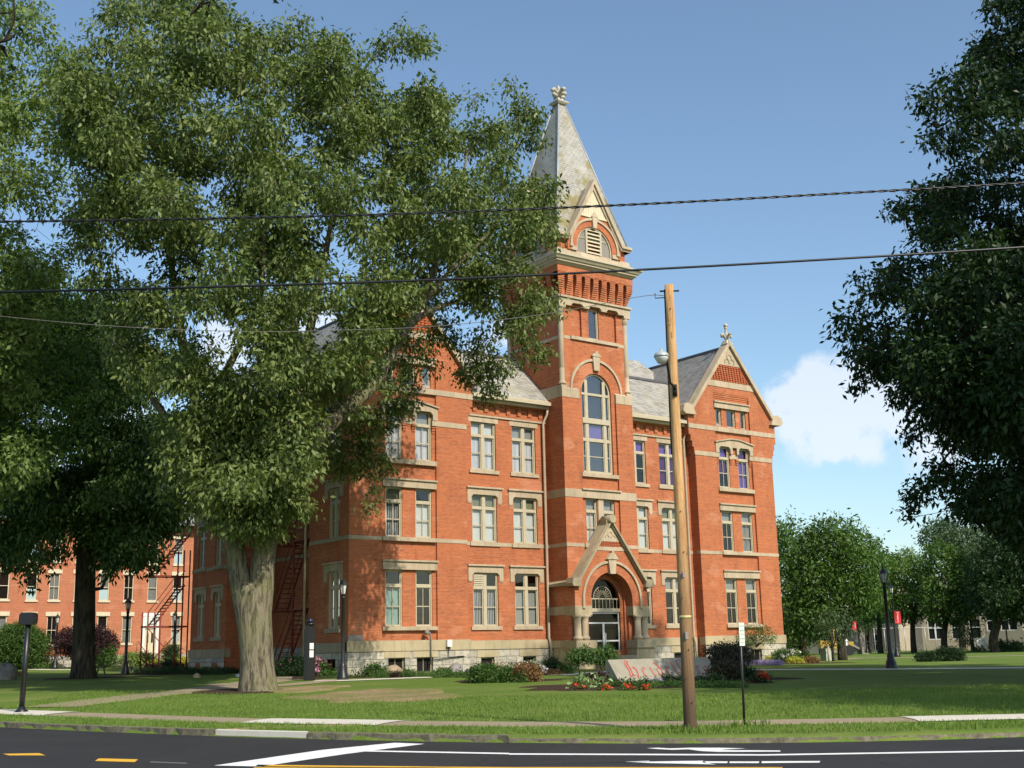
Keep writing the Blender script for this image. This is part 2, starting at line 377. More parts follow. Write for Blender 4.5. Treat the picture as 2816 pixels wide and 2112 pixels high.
def glass_mat(name, refl=.22, tint=(.75, .78, .8)):
    a = NT_(name); tr = a.n('ShaderNodeBsdfTransparent'); tr.inputs[0].default_value = (*tint, 1)
    gl = a.n('ShaderNodeBsdfGlossy'); gl.inputs['Roughness'].default_value = .03; gl.inputs[0].default_value = (.80, .80, .80, 1)
    nb = a.bump(a.noise(a.obj(), .9, 2), .12, .03); a.l(nb, gl.inputs['Normal'])
    fr = a.n('ShaderNodeLayerWeight'); fr.inputs[0].default_value = .25
    ad = a.n('ShaderNodeMath', operation='ADD', use_clamp=True); ad.inputs[1].default_value = refl; a.l(fr.outputs['Fresnel'], ad.inputs[0])
    m = a.n('ShaderNodeMixShader'); a.l(ad.outputs[0], m.inputs[0]); a.l(tr.outputs[0], m.inputs[1]); a.l(gl.outputs[0], m.inputs[2]); a.l(m.outputs[0], a.out.inputs[0]); return a.m
MT['glass'] = glass_mat('window_glass', .05)
MT['glasssky'] = glass_mat('sky_reflecting_glass', .16)
MT['doorglass'] = glass_mat('dark_door_glass', .0, (.5, .5, .44))
def fabric(name, col, stripes=True, var=.35):
    a = NT_(name); uv, z = wall_uv(a, a.pos())
    w = a.noise(a.scale(uv, (9 if stripes else 1.5, .12, 1)), 1.0, 3, .6)
    a.bsdf(a.ramp(w, [(.35, tuple(x*(1-var) for x in col)), (.6, col)]), .9); return a.m
MT['curtain'] = fabric('white_curtain', (.80, .79, .80))
MT['blind'] = fabric('white_blind', (.82, .82, .76), True, .12)
MT['greyblind'] = fabric('grey_blind', (.42, .42, .38), False, .1)
MT['greenblind'] = fabric('pale_green_blind', (.36, .56, .50), True, .15)
MT['oliveblind'] = fabric('olive_blind', (.30, .30, .17), False, .15)
MT['purple'] = fabric('purple_blind', (.21, .12, .46), False, .1)
MT['purpledark'] = fabric('dark_purple_blind', (.10, .025, .16), False, .1)
def strip_mat():        # vertical blinds standing half open
    a = NT_('half_open_vertical_blind'); uv, z = wall_uv(a, a.pos()); sp = a.n('ShaderNodeSeparateXYZ'); a.l(uv, sp.inputs[0])
    m = a.n('ShaderNodeMath', operation='MULTIPLY'); m.inputs[1].default_value = 9.5; a.l(sp.outputs[0], m.inputs[0])
    f = a.n('ShaderNodeMath', operation='FRACT'); a.l(m.outputs[0], f.inputs[0])
    a.bsdf(a.ramp(f.outputs[0], [(.42, (.62, .62, .60)), (.5, (.03, .03, .03))]), .8); return a.m
MT['stripblind'] = strip_mat()
def lawn_mat():
    a = NT_('lawn_grass'); p = a.pos()
    n1 = a.noise(p, 26, 6, .75); n2 = a.noise(p, .35, 5, .6); n3 = a.noise(p, 1.7, 6, .65)
    c = a.ramp(n1, [(.3, (.060, .10, .014)), (.5, (.12, .185, .030)), (.72, (.20, .27, .065))])
    c = a.mix(a.ramp(n2, [(.42, (0, 0, 0)), (.68, (.6, .6, .6))]), c, (.21, .235, .065))
    c = a.mix(a.ramp(n3, [(.56, (0, 0, 0)), (.75, (.5, .5, .5))]), c, (.036, .085, .012))
    mp = a.n('ShaderNodeMapping'); mp.inputs['Rotation'].default_value = (0, 0, .55); mp.inputs['Scale'].default_value = (.12, 1.5, 1); a.l(p, mp.inputs[0]); n4 = a.noise(mp.outputs[0], 1.0, 3, .6)
    c = a.mix(a.ramp(n4, [(.44, (0, 0, 0)), (.58, (.45, .45, .45))]), c, (.085, .15, .025))
    n5 = a.noise(p, 6, 5, .8); c = a.mix(a.ramp(n5, [(.62, (0, 0, 0)), (.70, (.6, .6, .6))]), c, (.26, .26, .10))
    a.bsdf(c, .95, a.bump(n1, .6, .05), 0, .12); return a.m
MT['lawn'] = lawn_mat()
def wornlawn():
    a = NT_('worn_lawn_soil'); p = a.pos(); n = a.noise(p, 9, 8, .75); n2 = a.noise(p, .8, 4, .6)
    ad = a.n('ShaderNodeMath', operation='MULTIPLY_ADD'); ad.inputs[1].default_value = .5; a.l(n2, ad.inputs[0]); a.l(n, ad.inputs[2])
    c = a.ramp(ad.outputs[0], [(.50, (.10, .16, .025)), (.68, (.20, .19, .07)), (.80, (.28, .20, .11)), (.92, (.42, .32, .20))])
    a.bsdf(c, .95, a.bump(n, .6, .05), 0, .1); return a.m
MT['worn'] = wornlawn()
def asphalt():
    a = NT_('fresh_asphalt'); p = a.pos(); n1 = a.noise(p, 90, 3, .7); n2 = a.noise(p, .5, 5, .6)
    n3 = a.noise(a.scale(p, (1, 1, 1)), 2.5, 6, .7)
    c = a.ramp(n1, [(.3, (.017, .017, .018)), (.7, (.040, .039, .039))])
    c = a.mix(a.ramp(n2, [(.4, (0, 0, 0)), (.7, (.6, .6, .6))]), c, (.042, .040, .039))
    c = a.mix(a.ramp(n3, [(.55, (0, 0, 0)), (.8, (.4, .4, .4))]), c, (.014, .014, .016))
    v = a.n('ShaderNodeTexVoronoi'); v.feature = 'DISTANCE_TO_EDGE'; v.inputs['Scale'].default_value = .16; dv = a.n('ShaderNodeVectorMath', operation='ADD'); nw = a.n('ShaderNodeTexNoise'); nw.inputs['Scale'].default_value = 1.2; nw.inputs['Detail'].default_value = 6; a.l(p, nw.inputs['Vector']); a.l(p, dv.inputs[0]); a.l(nw.outputs['Color'], dv.inputs[1]); a.l(dv.outputs[0], v.inputs['Vector'])
    c = a.mix(a.ramp(v.outputs['Distance'], [(.0, (.7, .7, .7)), (.004, (0, 0, 0))]), c, (.006, .006, .007))
    a.bsdf(c, .75, a.bump(n1, .4, .01), 0, .25); return a.m
MT['asphalt'] = asphalt()
def pathm(name, col):
    a = NT_(name); p = a.pos(); n1 = a.noise(p, 8, 6, .7); n2 = a.noise(p, .7, 5, .6)
    c = a.ramp(n1, [(.3, tuple(x*.85 for x in col)), (.7, tuple(x*1.12 for x in col))])
    c = a.mix(a.ramp(n2, [(.4, (0, 0, 0)), (.7, (.5, .5, .5))]), c, tuple(x*.75 for x in col))
    a.bsdf(c, .9, a.bump(n1, .3, .02), 0, .15); return a.m
MT['path'] = pathm('old_path_concrete', (.32, .26, .175))
# ================================================================ the hall
def F_front(y0): return lambda u, z, d: (u, y0+d, z)
def F_left(x0): return lambda u, z, d: (x0+d, u, z)        # wall facing -X, u runs along Y
def F_right(x0): return lambda u, z, d: (x0-d, u, z)
def wall_grid(mb, F, u0, u1, z0, z1, holes, rev=.22, d=0.0):
    """wall face with openings; a hole is (ua, ub, za, zb) or (ua, ub, za, zspring, 'arch')"""
    us = sorted({u0, u1, *[h[0] for h in holes], *[h[1] for h in holes]})
    tops = []
    for h in holes:
        tops.append(h[3]+(h[1]-h[0])/2 if len(h) > 4 else h[3])
    zs = sorted({z0, z1, *[h[2] for h in holes], *tops})
    us = [u for u in us if u0 <= u <= u1]; zs = [z for z in zs if z0 <= z <= z1]
    def inside(u, z):
        return any(h[0] < u < h[1] and h[2] < z < t for h, t in zip(holes, tops))
    for a, b in zip(us, us[1:]):
        for c, e in zip(zs, zs[1:]):
            if not inside((a+b)/2, (c+e)/2): mb.poly([F(a, c, d), F(b, c, d), F(b, e, d), F(a, e, d)])
    for h, t in zip(holes, tops):
        a, b, c, e = h[:4]
        mb.poly([F(a, c, d), F(a, e, d), F(a, e, d+rev), F(a, c, d+rev)]); mb.poly([F(b, c, d), F(b, c, d+rev), F(b, e, d+rev), F(b, e, d)])
        mb.poly([F(a, c, d), F(a, c, d+rev), F(b, c, d+rev), F(b, c, d)])
        if len(h) > 4:
            r = (b-a)/2; m = (a+b)/2; n = 24; P = [(m-r*math.cos(PI*i/n), e+r*math.sin(PI*i/n)) for i in range(n+1)]
            for p, q in zip(P, P[1:]):
                mb.poly([F(p[0], p[1], d), F(q[0], q[1], d), F(q[0], t, d), F(p[0], t, d)])
                mb.poly([F(p[0], p[1], d), F(p[0], p[1], d+rev), F(q[0], q[1], d+rev), F(q[0], q[1], d)])
        else: mb.poly([F(a, e, d), F(b, e, d), F(b, e, d+rev), F(a, e, d+rev)])
def arch_ring(mb, F, cu, cz, r0, r1, d0, d1, n=28, a0=0.0, a1=PI):
    for i in range(n):
        t0 = a0+(a1-a0)*i/n; t1 = a0+(a1-a0)*(i+1)/n
        pts = [(cu-r0*math.cos(t0), cz+r0*math.sin(t0)), (cu-r1*math.cos(t0), cz+r1*math.sin(t0)), (cu-r1*math.cos(t1), cz+r1*math.sin(t1)), (cu-r0*math.cos(t1), cz+r0*math.sin(t1))]
        mb.poly([F(u, z, d0) for u, z in pts])
        mb.poly([F(*pts[1], d0), F(*pts[1], d1), F(*pts[2], d1), F(*pts[2], d0)]); mb.poly([F(*pts[0], d0), F(*pts[3], d0), F(*pts[3], d1), F(*pts[0], d1)])
        if i == 0 and r0 > 0: mb.poly([F(*pts[0], d0), F(*pts[0], d1), F(*pts[1], d1), F(*pts[1], d0)])
        if i == n-1 and r0 > 0: mb.poly([F(*pts[3], d0), F(*pts[2], d0), F(*pts[2], d1), F(*pts[3], d1)])

HALL = thing('university_hall', (0, 8, 1.0), 'three storey orange brick hall with a slate spire and stone arched entrance', 'building')
def part(name, mb, mat, parent=None, label=None):
    o = mb.build(name, MT[mat], parent if parent is not None else HALL)
    if label: o['label'] = label
    return o

FR = .055
def sash(mb, F, u0, u1, z0, z1, d, muntin=False, rail=None, w=FR):
    mb.fbox(F, u0, u0+w, z0, z1, d, d+.06); mb.fbox(F, u1-w, u1, z0, z1, d, d+.06)
    mb.fbox(F, u0+w, u1-w, z0, z0+w, d+.002, d+.058); mb.fbox(F, u0+w, u1-w, z1-w, z1, d+.002, d+.058)
    if rail: mb.fbox(F, u0+w, u1-w, rail-.025, rail+.025, d-.01, d+.05)
    if muntin:
        c = (u0+u1)/2
        for a, b in (((z0+w, rail-.025), (rail+.025, z1-w)) if rail else ((z0+w, z1-w),)): mb.fbox(F, c-.016, c+.016, a, b, d+.004, d+.05)
def window(F, u0, u1, z0, z1, style='single', behind='glass', top=None, d=.14, low=None, glass='glass', parent=None, mat='paint'):
    """frame mesh with pane and blind children; openings z0..z1, transom about 71 percent up"""
    f = MB(); p = MB(); o = .07; tz = z0+(z1-z0)*.715
    f.fbox(F, u0, u0+o, z0, z1, d-.05, d+.1); f.fbox(F, u1-o, u1, z0, z1, d-.05, d+.1)
    f.fbox(F, u0+o, u1-o, z1-o, z1, d-.048, d+.098); f.fbox(F, u0+o, u1-o, z0, z0+.05, d-.048, d+.098)
    cells = []
    if style in ('double', 'single'):
        f.fbox(F, u0+o, u1-o, tz-.07, tz+.07, d-.06, d+.1)
        bays = [(u0+o, u1-o)]
        if style == 'double':
            c = (u0+u1)/2; f.fbox(F, c-.11, c+.11, z0+.05, tz-.07, d-.055, d+.1); f.fbox(F, c-.11, c+.11, tz+.07, z1-o, d-.055, d+.1)
            bays = [(u0+o, c-.11), (c+.11, u1-o)]
        for a, b in bays:
            sash(f, F, a, b, z0+.05, tz-.07, d, style == 'single', (z0+tz)/2)
            sash(f, F, a, b, tz+.07, z1-o, d, False, None, .04)
            cells += [(a, b, z0+.05, tz-.07), (a, b, tz+.07, z1-o)]
    elif style == 'hung':
        sash(f, F, u0+o, u1-o, z0+.05, z1-o, d, False, (z0+z1)/2); cells = [(u0+o, u1-o, z0+.05, z1-o)]
    else:
        sash(f, F, u0+o, u1-o, z0+.05, z1-o, d, False, None, .035); cells = [(u0+o, u1-o, z0+.05, z1-o)]
    w = part('window', f, mat, parent)
    p.fbox(F, u0+o+.01, u1-o-.01, z0+.06, z1-o-.01, d+.03, d+.036)
    g = MB(); a, b = u0+o+.01, u1-o-.01; g.poly([F(a, z0+.06, d+.033), F(b, z0+.06, d+.033), F(b, z1-o-.01, d+.033), F(a, z1-o-.01, d+.033)])
    part('pane', g, glass, w)
    def cover(mat, za, zb, name='blind'):
        q = MB(); q.poly([F(a, za, d+.14), F(b, za, d+.14), F(b, zb, d+.14), F(a, zb, d+.14)]); part(name, q, mat, w)
    mz = (z0+tz)/2
    if behind != 'glass': cover(behind, z0+.06 if low is None else low, tz-.02, 'curtain' if behind == 'curtain' else 'blind')
    if top: cover(top, tz+.02, z1-o-.01)
    return w
def sill(F, u0, u1, z0, z1, w, d0=-.09, mat='stone'):
    m = MB(); m.fbox(F, u0, u1, z0, z1, d0, .16); return part('sill', m, mat, w)
def lintel(F, u0, u1, z0, z1, w, d0=-.03, ledge=True, mat='stone'):
    m = MB(); m.fbox(F, u0, u1, z0, z1, d0, .16)
    if ledge: m.fbox(F, u0-.05, u1+.05, z1, z1+.09, d0-.09, .1)
    return part('lintel', m, mat, w)
def hood(F, c, hw, z_arm, z_in, z_top, w, armw=.27, d0=-.05, parent_name='hood', ch=.14):
    """stone label mould: flat head, short arms, chamfered inner corners"""
    m = MB(); a = hw-armw
    pts = [(c-hw, z_arm), (c-a, z_arm), (c-a, z_in-ch), (c-a+ch, z_in), (c+a-ch, z_in), (c+a, z_in-ch), (c+a, z_arm), (c+hw, z_arm), (c+hw, z_top), (c-hw, z_top)]
    m.fprism(F, pts, d0, .12); m.fbox(F, c-hw-.06, c+hw+.06, z_top, z_top+.09, d0-.1, .1)
    m.fbox(F, c-hw+.02, c-a-.02, z_arm-.07, z_arm, d0+.01, .1); m.fbox(F, c+a+.02, c+hw-.02, z_arm-.07, z_arm, d0+.01, .1)
    return part(parent_name, m, 'stone', w)

def wing(s):
    cx = 12.5*s; F = F_front(0.0)
    L = lambda pts: [(cx+u, z) for u, z in pts]
    mb = MB()
    steps = [(3.62, 13.78), (3.70, 13.78), (3.70, 14.2), (3.82, 14.2), (3.82, 14.6), (3.95, 14.6), (3.95, 15.0), (4.1, 15.0), (4.1, 16.3)]
    left = [(-1.68, .2), (-1.68, 18.0), (-2.76, 18.0)]+[(-a, z) for a, z in steps[::-1]]+[(-3.62, .2)]
    mb.fprism(F, L(left[::-1]), 0, .5); mb.fprism(F, L([(-u, z) for u, z in left]), 0, .5)
    mb.fprism(F, L([(-2.76, 18.0), (2.76, 18.0), (0, 21.45)]), 0.0, .5)
    holes = []
    for za, zb in ((3.05, 5.95), (7.63, 10.25), (11.75, 14.45)):
        for q in (-1, 1): holes.append((cx+q*.92-.51, cx+q*.92+.51, za, zb))
    for a, b in ((-1.42, -.9), (-.42, .42), (.9, 1.42)): holes.append((cx+a, cx+b, 15.8, 17.0))
    for q in (-1, 1): holes.append((cx+q*.85-.5, cx+q*.85+.5, .7, 1.5))
    wall_grid(mb, F, cx-1.68, cx+1.68, .2, 17.66, holes, .3, .12)
    for i, (a, b) in enumerate(((17.66, 17.76), (17.78, 17.88), (17.9, 18.0))): mb.fbox(F, cx-1.68, cx+1.68, a, b+.02, .09-.035*i, .3)
    # brick corbels beside the third floor windows
    for u in (-1.55, -.28, .28, 1.55):
        for k in range(3): mb.fbox(F, cx+u-.09-.02*k, cx+u+.09+.02*k, 13.3-.0+.14*k, 13.40+.14*k, .10-.02*k-.03, .2)
    w = part('front_wing', mb, 'brick')
    # stone dressings
    st_ = MB()
    bits('stone_band', 'stone', w, F, [(cx+a, cx+b, 15.42, 15.72, -.035, .1) for a, b in ((-4.11, -1.7), (1.7, 4.11))]+[(cx+a, cx+b, 13.70, 13.98, -.03, .35) for a, b in ((-3.66, -1.42), (1.42, 3.66))]
         +[(cx-.36, cx+.36, 13.70, 13.98, .09, .3)]+[(cx+a, cx+b, 7.42, 7.62, -.025, .3) for a, b in ((-3.64, -1.68), (1.68, 3.64))])
    zt = lambda z: 4.1*(1-(z-16.3)/5.15)
    st_.fprism(F, L([(-zt(18.43), 18.43), (zt(18.43), 18.43), (zt(18.83), 18.83), (-zt(18.83), 18.83)]), -.04, .05)
    part('stone_band', st_, 'stone', w); st_ = MB()
    st_.fprism(F, L([(-zt(19.97), 19.97), (zt(19.97), 19.97), (0, 21.4)]), -.05, .05)
    part('apex_stone', st_, 'stone', w)
    # trefoil sunk in the apex stone
    tr = MB()
    for a, b in ((0, 20.52), (-.24, 20.22), (.24, 20.22)): arch_ring(tr, F, cx+a, b, .17, .25, -.09, -.05, 14, -.5, PI+.5)
    part('trefoil', tr, 'stoneg', w)
    ck = MB()
    ck.fprism(F, L([(-zt(18.83), 18.83), (zt(18.83), 18.83), (zt(19.97), 19.97), (-zt(19.97), 19.97)]), -.02, .05)
    part('chequer_panel', ck, 'brickdark', w)
    cb = MB(); nr = 8
    for i in range(nr):
        z = 18.86+i*.138; h = zt(z+.13)-.12; n = int(2*h/.26)
        for k in range(n):
            u = -h+(k+.5*(i % 2))*.26
            if u+.15 < h: cb.fbox(F, cx+u, cx+u+.15, z, z+.07, -.075, -.02)
    part('chequer_bricks', cb, 'brick', w)
    # coping, kneelers, finial
    for q in (-1, 1):
        cp = MB()
        P = [(cx+q*4.02, 16.30), (cx+q*0.0, 21.36), (cx+q*0.0, 21.72), (cx+q*4.26, 16.36)]
        if q < 0: P = P[::-1]
        cp.fprism(F, P, -.22, .42)
        K = [(cx+q*3.55, 16.28), (cx+q*4.5, 16.28), (cx+q*4.72, 16.45), (cx+q*4.62, 16.85), (cx+q*3.88, 16.92)]
        if q < 0: K = K[::-1]
        cp.fprism(F, K, -.25, .55)
        cp.fprism(F, [(cx+q*4.62, 16.86), (cx+q*3.9, 16.93), (cx+q*4.25, 17.0)][::q], -.2, .5)
        part('gable_coping', cp, 'stone', w)
    fi = MB(); y = .08
    fi.frustum(cx, y, 21.45, .28, .3, 21.75, .16, .16); fi.lathe(cx, y, [(.10, 21.75), (.09, 22.0), (.17, 22.1), (.1, 22.2), (.08, 22.55), (.13, 22.6), (.09, 22.66)], 10)
    fi.blob((cx, y, 22.78), (.15, .15, .15), 1, 8, 10, 0)
    for q in (-1, 1):
        fi.tube([(cx, y, 21.75), (cx+q*.16, y, 22.0), (cx+q*.34, y, 22.16), (cx+q*.45, y, 22.08), (cx+q*.42, y, 21.96)], [.08, .08, .09, .10, .05], 8)
        fi.tube([(cx, y, 21.75), (cx, y+q*.16, 22.0), (cx, y+q*.34, 22.16), (cx, y+q*.45, 22.08)], [.08, .08, .09, .08], 8)
    part('gable_finial', fi, 'stonepale', w)
    # base course and rubble
    b = MB(); b.fbox(F, cx-3.72, cx+3.72, 1.83, 2.3, -.1, .4); b.fprism(lambda u, z, d: (u, z, d), [(cx-3.72, -.1), (cx+3.72, -.1), (cx+3.65, 0), (cx-3.65, 0)], 2.3, 2.36)
    part('water_table', b, 'basestone', w)
    r = MB(); wall_grid(r, F, cx-3.68, cx+3.68, -.2, 1.83, [(cx+q*.85-.5, cx+q*.85+.5, .7, 1.5) for q in (-1, 1)], .25, -.06); part('foundation', r, 'rubble', w)
    # windows
    n = 0
    spec = {(-1, 0, -1): ('greenblind', None), (-1, 0, 1): ('glass', None), (-1, 1, -1): ('stripblind', 'oliveblind'), (-1, 1, 1): ('blind', None),
            (-1, 2, -1): ('curtain', 'greyblind'), (-1, 2, 1): ('curtain', 'greyblind'),
            (1, 0, -1): ('glass', 'greyblind'), (1, 0, 1): ('glass', 'greyblind'), (1, 1, -1): ('glass', 'greyblind'), (1, 1, 1): ('stripblind', 'greyblind'),
            (1, 2, -1): ('purpledark', 'purple'), (1, 2, 1): ('purple', 'purpledark')}
    lv = ((3.05, 5.95), (7.63, 10.25), (11.75, 14.45))
    Fw = F_front(.12)
    for i, (za, zb) in enumerate(lv):
        for q in (-1, 1):
            bh, tp = spec[(s, i, q)]
            u = cx+q*.92
            win = window(Fw, u-.51, u+.51, za, zb, 'single', bh, tp, .10, low=(za+.95 if (s, i, q) == (1, 2, -1) else None))
            if q == -1:
                if i == 0: sill(Fw, cx-1.66, cx+1.66, 2.86, 3.05, win, -.2); lintel(Fw, cx-1.66, cx+1.66, 5.95, 6.36, win, -.16)
                if i == 1: sill(Fw, cx-1.66, cx+1.66, 7.42, 7.63, win, -.2); lintel(Fw, cx-1.66, cx+1.66, 10.25, 10.62, win, -.16)
                if i == 2:
                    sill(Fw, cx-1.66, cx+1.66, 11.5, 11.75, win, -.2)
                    m = MB(); H = [(-1.75, 14.0), (-1.45, 14.0), (-1.45, 14.3), (-1.3, 14.45), (-.55, 14.45), (-.4, 14.3), (-.4, 14.0), (-.2, 14.0), (-.2, 14.42), (.2, 14.42), (.2, 14.0), (.4, 14.0), (.4, 14.3), (.55, 14.45), (1.3, 14.45), (1.45, 14.3), (1.45, 14.0), (1.75, 14.0), (1.75, 14.66), (.45, 14.92), (-.45, 14.92), (-1.75, 14.66)]
                    m.fprism(F, L(H), -.06, .2)
                    for A, B in (((-1.82, 14.66), (-.45, 14.93)), ((-.45, 14.93), (.45, 14.93)), ((.45, 14.93), (1.82, 14.66))):
                        m.fprism(F, L([A, B, (B[0], B[1]+.08), (A[0], A[1]+.08)]), -.15, .2)
                    part('hood', m, 'stone', win)
    wins = []
    for a, b in ((-1.42, -.9), (-.42, .42), (.9, 1.42)):
        wins.append(window(Fw, cx+a, cx+b, 15.8, 17.0, 'plain', glass='glasssky'))
    sill(Fw, cx-1.75, cx+1.75, 15.42, 15.72, wins[0], -.17); lintel(Fw, cx-1.64, cx+1.64, 17.0, 17.36, wins[0], -.15)
    for q in (-1, 1):
        u = cx+q*.85; f = MB(); sash(f, Fw, u-.5, u+.5, .7, 1.5, .0, True); bw = part('basement_window', f, 'stoneg'); g = MB(); g.poly([Fw(u-.5, .7, .05), Fw(u+.5, .7, .05), Fw(u+.5, 1.5, .05), Fw(u-.5, 1.5, .05)]); part('pane', g, 'interior', bw)
        m = MB(); m.fbox(F_front(-.06), u-.75, u+.75, 1.5, 1.8, -.03, .1); part('lintel', m, 'basestone', bw)
    # roof of the wing, ridge running back
    rf = MB(); e = 4.25; zr = 21.3; y1 = 19.6
    for q in (-1, 1):
        rf.poly([(cx+q*e, .42, 16.15), (cx, .42, zr), (cx, y1, zr), (cx+q*e, y1, 16.15)]); rf.poly([(cx+q*e, .42, 16.02), (cx, .42, zr-.15), (cx, y1, zr-.15), (cx+q*e, y1, 16.02)])
        rf.poly([(cx+q*e, .42, 16.15), (cx+q*e, .42, 16.02), (cx+q*e, y1, 16.02), (cx+q*e, y1, 16.15)])
    rfo = part('wing_roof', rf, 'slatedark')
    rg = MB(); rg.box(cx-.1, cx+.1, .42, y1, zr-.05, zr+.09); part('ridge_flashing', rg, 'leaddark', rfo)
    for q in (-1, 1): gu = MB(); gu.box(cx+q*4.3-.12, cx+q*4.3+.12, .5, y1, 15.95, 16.18); part('gutter', gu, 'lead', rfo)
    return w
WL = wing(-1); WR = wing(1)

# side and rear walls
sb = MB(); F = F_left(-16.12); sh = [(.95, 2.25, a, b) for a, b in ((3.0, 5.9), (7.6, 10.2), (11.75, 14.4))]
wall_grid(sb, F, .5, 4.3, -.2, 16.1, sh+[(1.2, 2.1, .75, 1.5)], .3)
part('side_wall', sb, 'brick')
sb = MB(); sb.poly([(-16.12, 4.3, -.2), (-13.4, 4.3, -.2), (-13.4, 4.3, 16.1), (-16.12, 4.3, 16.1)]); sb.poly([(-13.4, 4.3, -.2), (-13.4, 15, -.2), (-13.4, 15, 16.1), (-13.4, 4.3, 16.1)])
sb.poly([(-16.12, 15, -.2), (-13.4, 15, -.2), (-13.4, 15, 16.1), (-16.12, 15, 16.1)])
wall_grid(sb, F, 15, 20.4, -.2, 16.1, [(a, b, c, d) for a, b in ((15.75, 16.95), (18.35, 19.55)) for c, d in ((2.9, 5.6), (7.2, 9.8), (11.4, 14.0))], .3)
sb.poly([(-16.12, 20.4, -.2), (16.12, 20.4, -.2), (16.12, 20.4, 16.1), (-16.12, 20.4, 16.1)])
sb.poly([(16.12, .5, -.2), (16.12, 20.4, -.2), (16.12, 20.4, 16.1), (16.12, .5, 16.1)])
sb.poly([(8.88, .5, -.2), (8.88, .72, -.2), (8.88, .72, 16.1), (8.88, .5, 16.1)]); sb.poly([(-8.88, .5, -.2), (-8.88, .72, -.2), (-8.88, .72, 16.1), (-8.88, .5, 16.1)])
for cx in (-12.5, 12.5): sb.poly([(cx-3.62, 20.4, 16.1), (cx+3.62, 20.4, 16.1), (cx, 20.4, 21)])
part('rear_wall', sb, 'brick')
bits('stone_belt', 'stoneg', HALL, F, [(-.02, 4.32, 7.42, 7.62, -.025, .1), (14.98, 20.42, 6.95, 7.15, -.025, .1), (4.3, 15, 7.3, 7.5, 2.69, 2.82)])
bits('water_table', 'stoneg', HALL, F, [(-.02, 4.36, 1.83, 2.3, -.1, .3), (14.9, 20.45, 1.7, 2.2, -.1, .3)])
sm = MB(); wall_grid(sm, F, -.02, 4.34, -.2, 1.83, [(1.2, 2.1, .75, 1.5)], .2, -.06); wall_grid(sm, F, 14.94, 20.42, -.2, 1.7, [(15.9, 16.8, .9, 1.4), (18.5, 19.4, .9, 1.4)], .2, -.06); sm.fbox(F, 4.3, 15, -.2, 2.2, 2.6, 2.8); part('foundation', sm, 'rubble')
for i, (a, b) in enumerate(((3.0, 5.9), (7.6, 10.2), (11.75, 14.4))):
    w = window(F, .95, 2.25, a, b, 'double', 'glass' if i < 2 else 'curtain', 'greyblind' if i == 2 else None)
    sill(F, .8, 2.4, a-.2, a, w, mat='stoneg'); hood(F, 1.6, .98, b-.45, b, b+.36, w, .3)
for u in (16.35, 18.95):
    for a, b in ((2.9, 5.6), (7.2, 9.8), (11.4, 14.0)):
        w = window(F, u-.6, u+.6, a, b, 'double'); sill(F, u-.75, u+.75, a-.2, a, w, mat='stoneg'); hood(F, u, .9, b-.4, b, b+.32, w, .28)
it = MB(); it.box(-12.9, 15.6, 1.6, 19.5, .2, 15.6); it.box(-15.6, -12.9, .75, 3.7, .2, 15.6); it.box(-15.6, -12.9, 15.6, 19.5, .2, 15.6); it.box(9.4, 15.6, .75, 1.6, .2, 17.5); it.box(-12.9, -9.4, .75, 1.6, .2, 17.5); part('interior', it, 'interior')

# main recessed wall between wings and tower
Y0 = .69; F = F_front(Y0); MW = {}
for s in (-1, 1):
    mb = MB()
    H = [(s*c-.85, s*c+.85, a, b) for c in (7.2, 4.35) for a, b in ((3.05, 5.95), (7.63, 10.25), (11.65, 14.37))]+[(s*c-.45, s*c+.45, .75, 1.4) for c in (7.2, 4.35)]
    u0, u1 = sorted((s*8.9, s*2.7)); wall_grid(mb, F, u0, u1, -.2, 15.75, H, .25)
    # corbel table: piers and stepped brackets under the eave
    mb.fbox(F, u0, u1, 14.80, 14.90, -.05, .1)
    mb.fbox(F, u0, u1, 15.36, 15.50, -.10, .1)
    k = u0+.18
    while k < u1-.25:
        mb.fbox(F, k, k+.26, 14.98, 15.36, -.10, .1)
        for j in range(2): mb.fbox(F, k+.26, k+.60, 15.27-.06*j-.05, 15.31-.06*j+.02, -.07+.03*j, .1)
        for j in range(2): mb.fbox(F, k+.02, k+.24, 14.90+.04*j, 14.93+.04*j, -.06-.02*j, .1)
        k += .78
    MW[s] = part('main_wall', mb, 'brick')
for s in (-1, 1):
    u0, u1 = sorted((s*8.88, s*2.74)); bits('string_course', 'stone', MW[s], F, [(u0, u1, 14.68, 14.78, -.09, .1), (u0, u1, 7.42, 7.62, -.025, .1)])
    u0, u1 = sorted((s*8.75, s*2.74)); bits('water_table', 'basestone', MW[s], F, [(u0, u1, 1.83, 2.3, -.12, .2)])
    sm = MB(); wall_grid(sm, F, u0, u1, -.2, 1.83, [(s*c-.45, s*c+.45, .75, 1.4) for c in (7.2, 4.35)], .25, -.08); part('foundation', sm, 'rubble', MW[s])
MS = {(-1, 7.2, 0): ('stripblind', None), (-1, 4.35, 0): ('greyblind', None), (-1, 7.2, 1): ('blind', 'oliveblind'), (-1, 4.35, 1): ('blind', 'oliveblind'), (-1, 7.2, 2): ('curtain', 'blind'), (-1, 4.35, 2): ('curtain', 'greyblind'),
      (1, 4.35, 0): ('glass', None), (1, 7.2, 0): ('glass', 'greyblind'), (1, 4.35, 1): ('blind', 'blind'), (1, 7.2, 1): ('blind', 'oliveblind'), (1, 4.35, 2): ('glass', 'purple'), (1, 7.2, 2): ('purpledark', 'purple')}
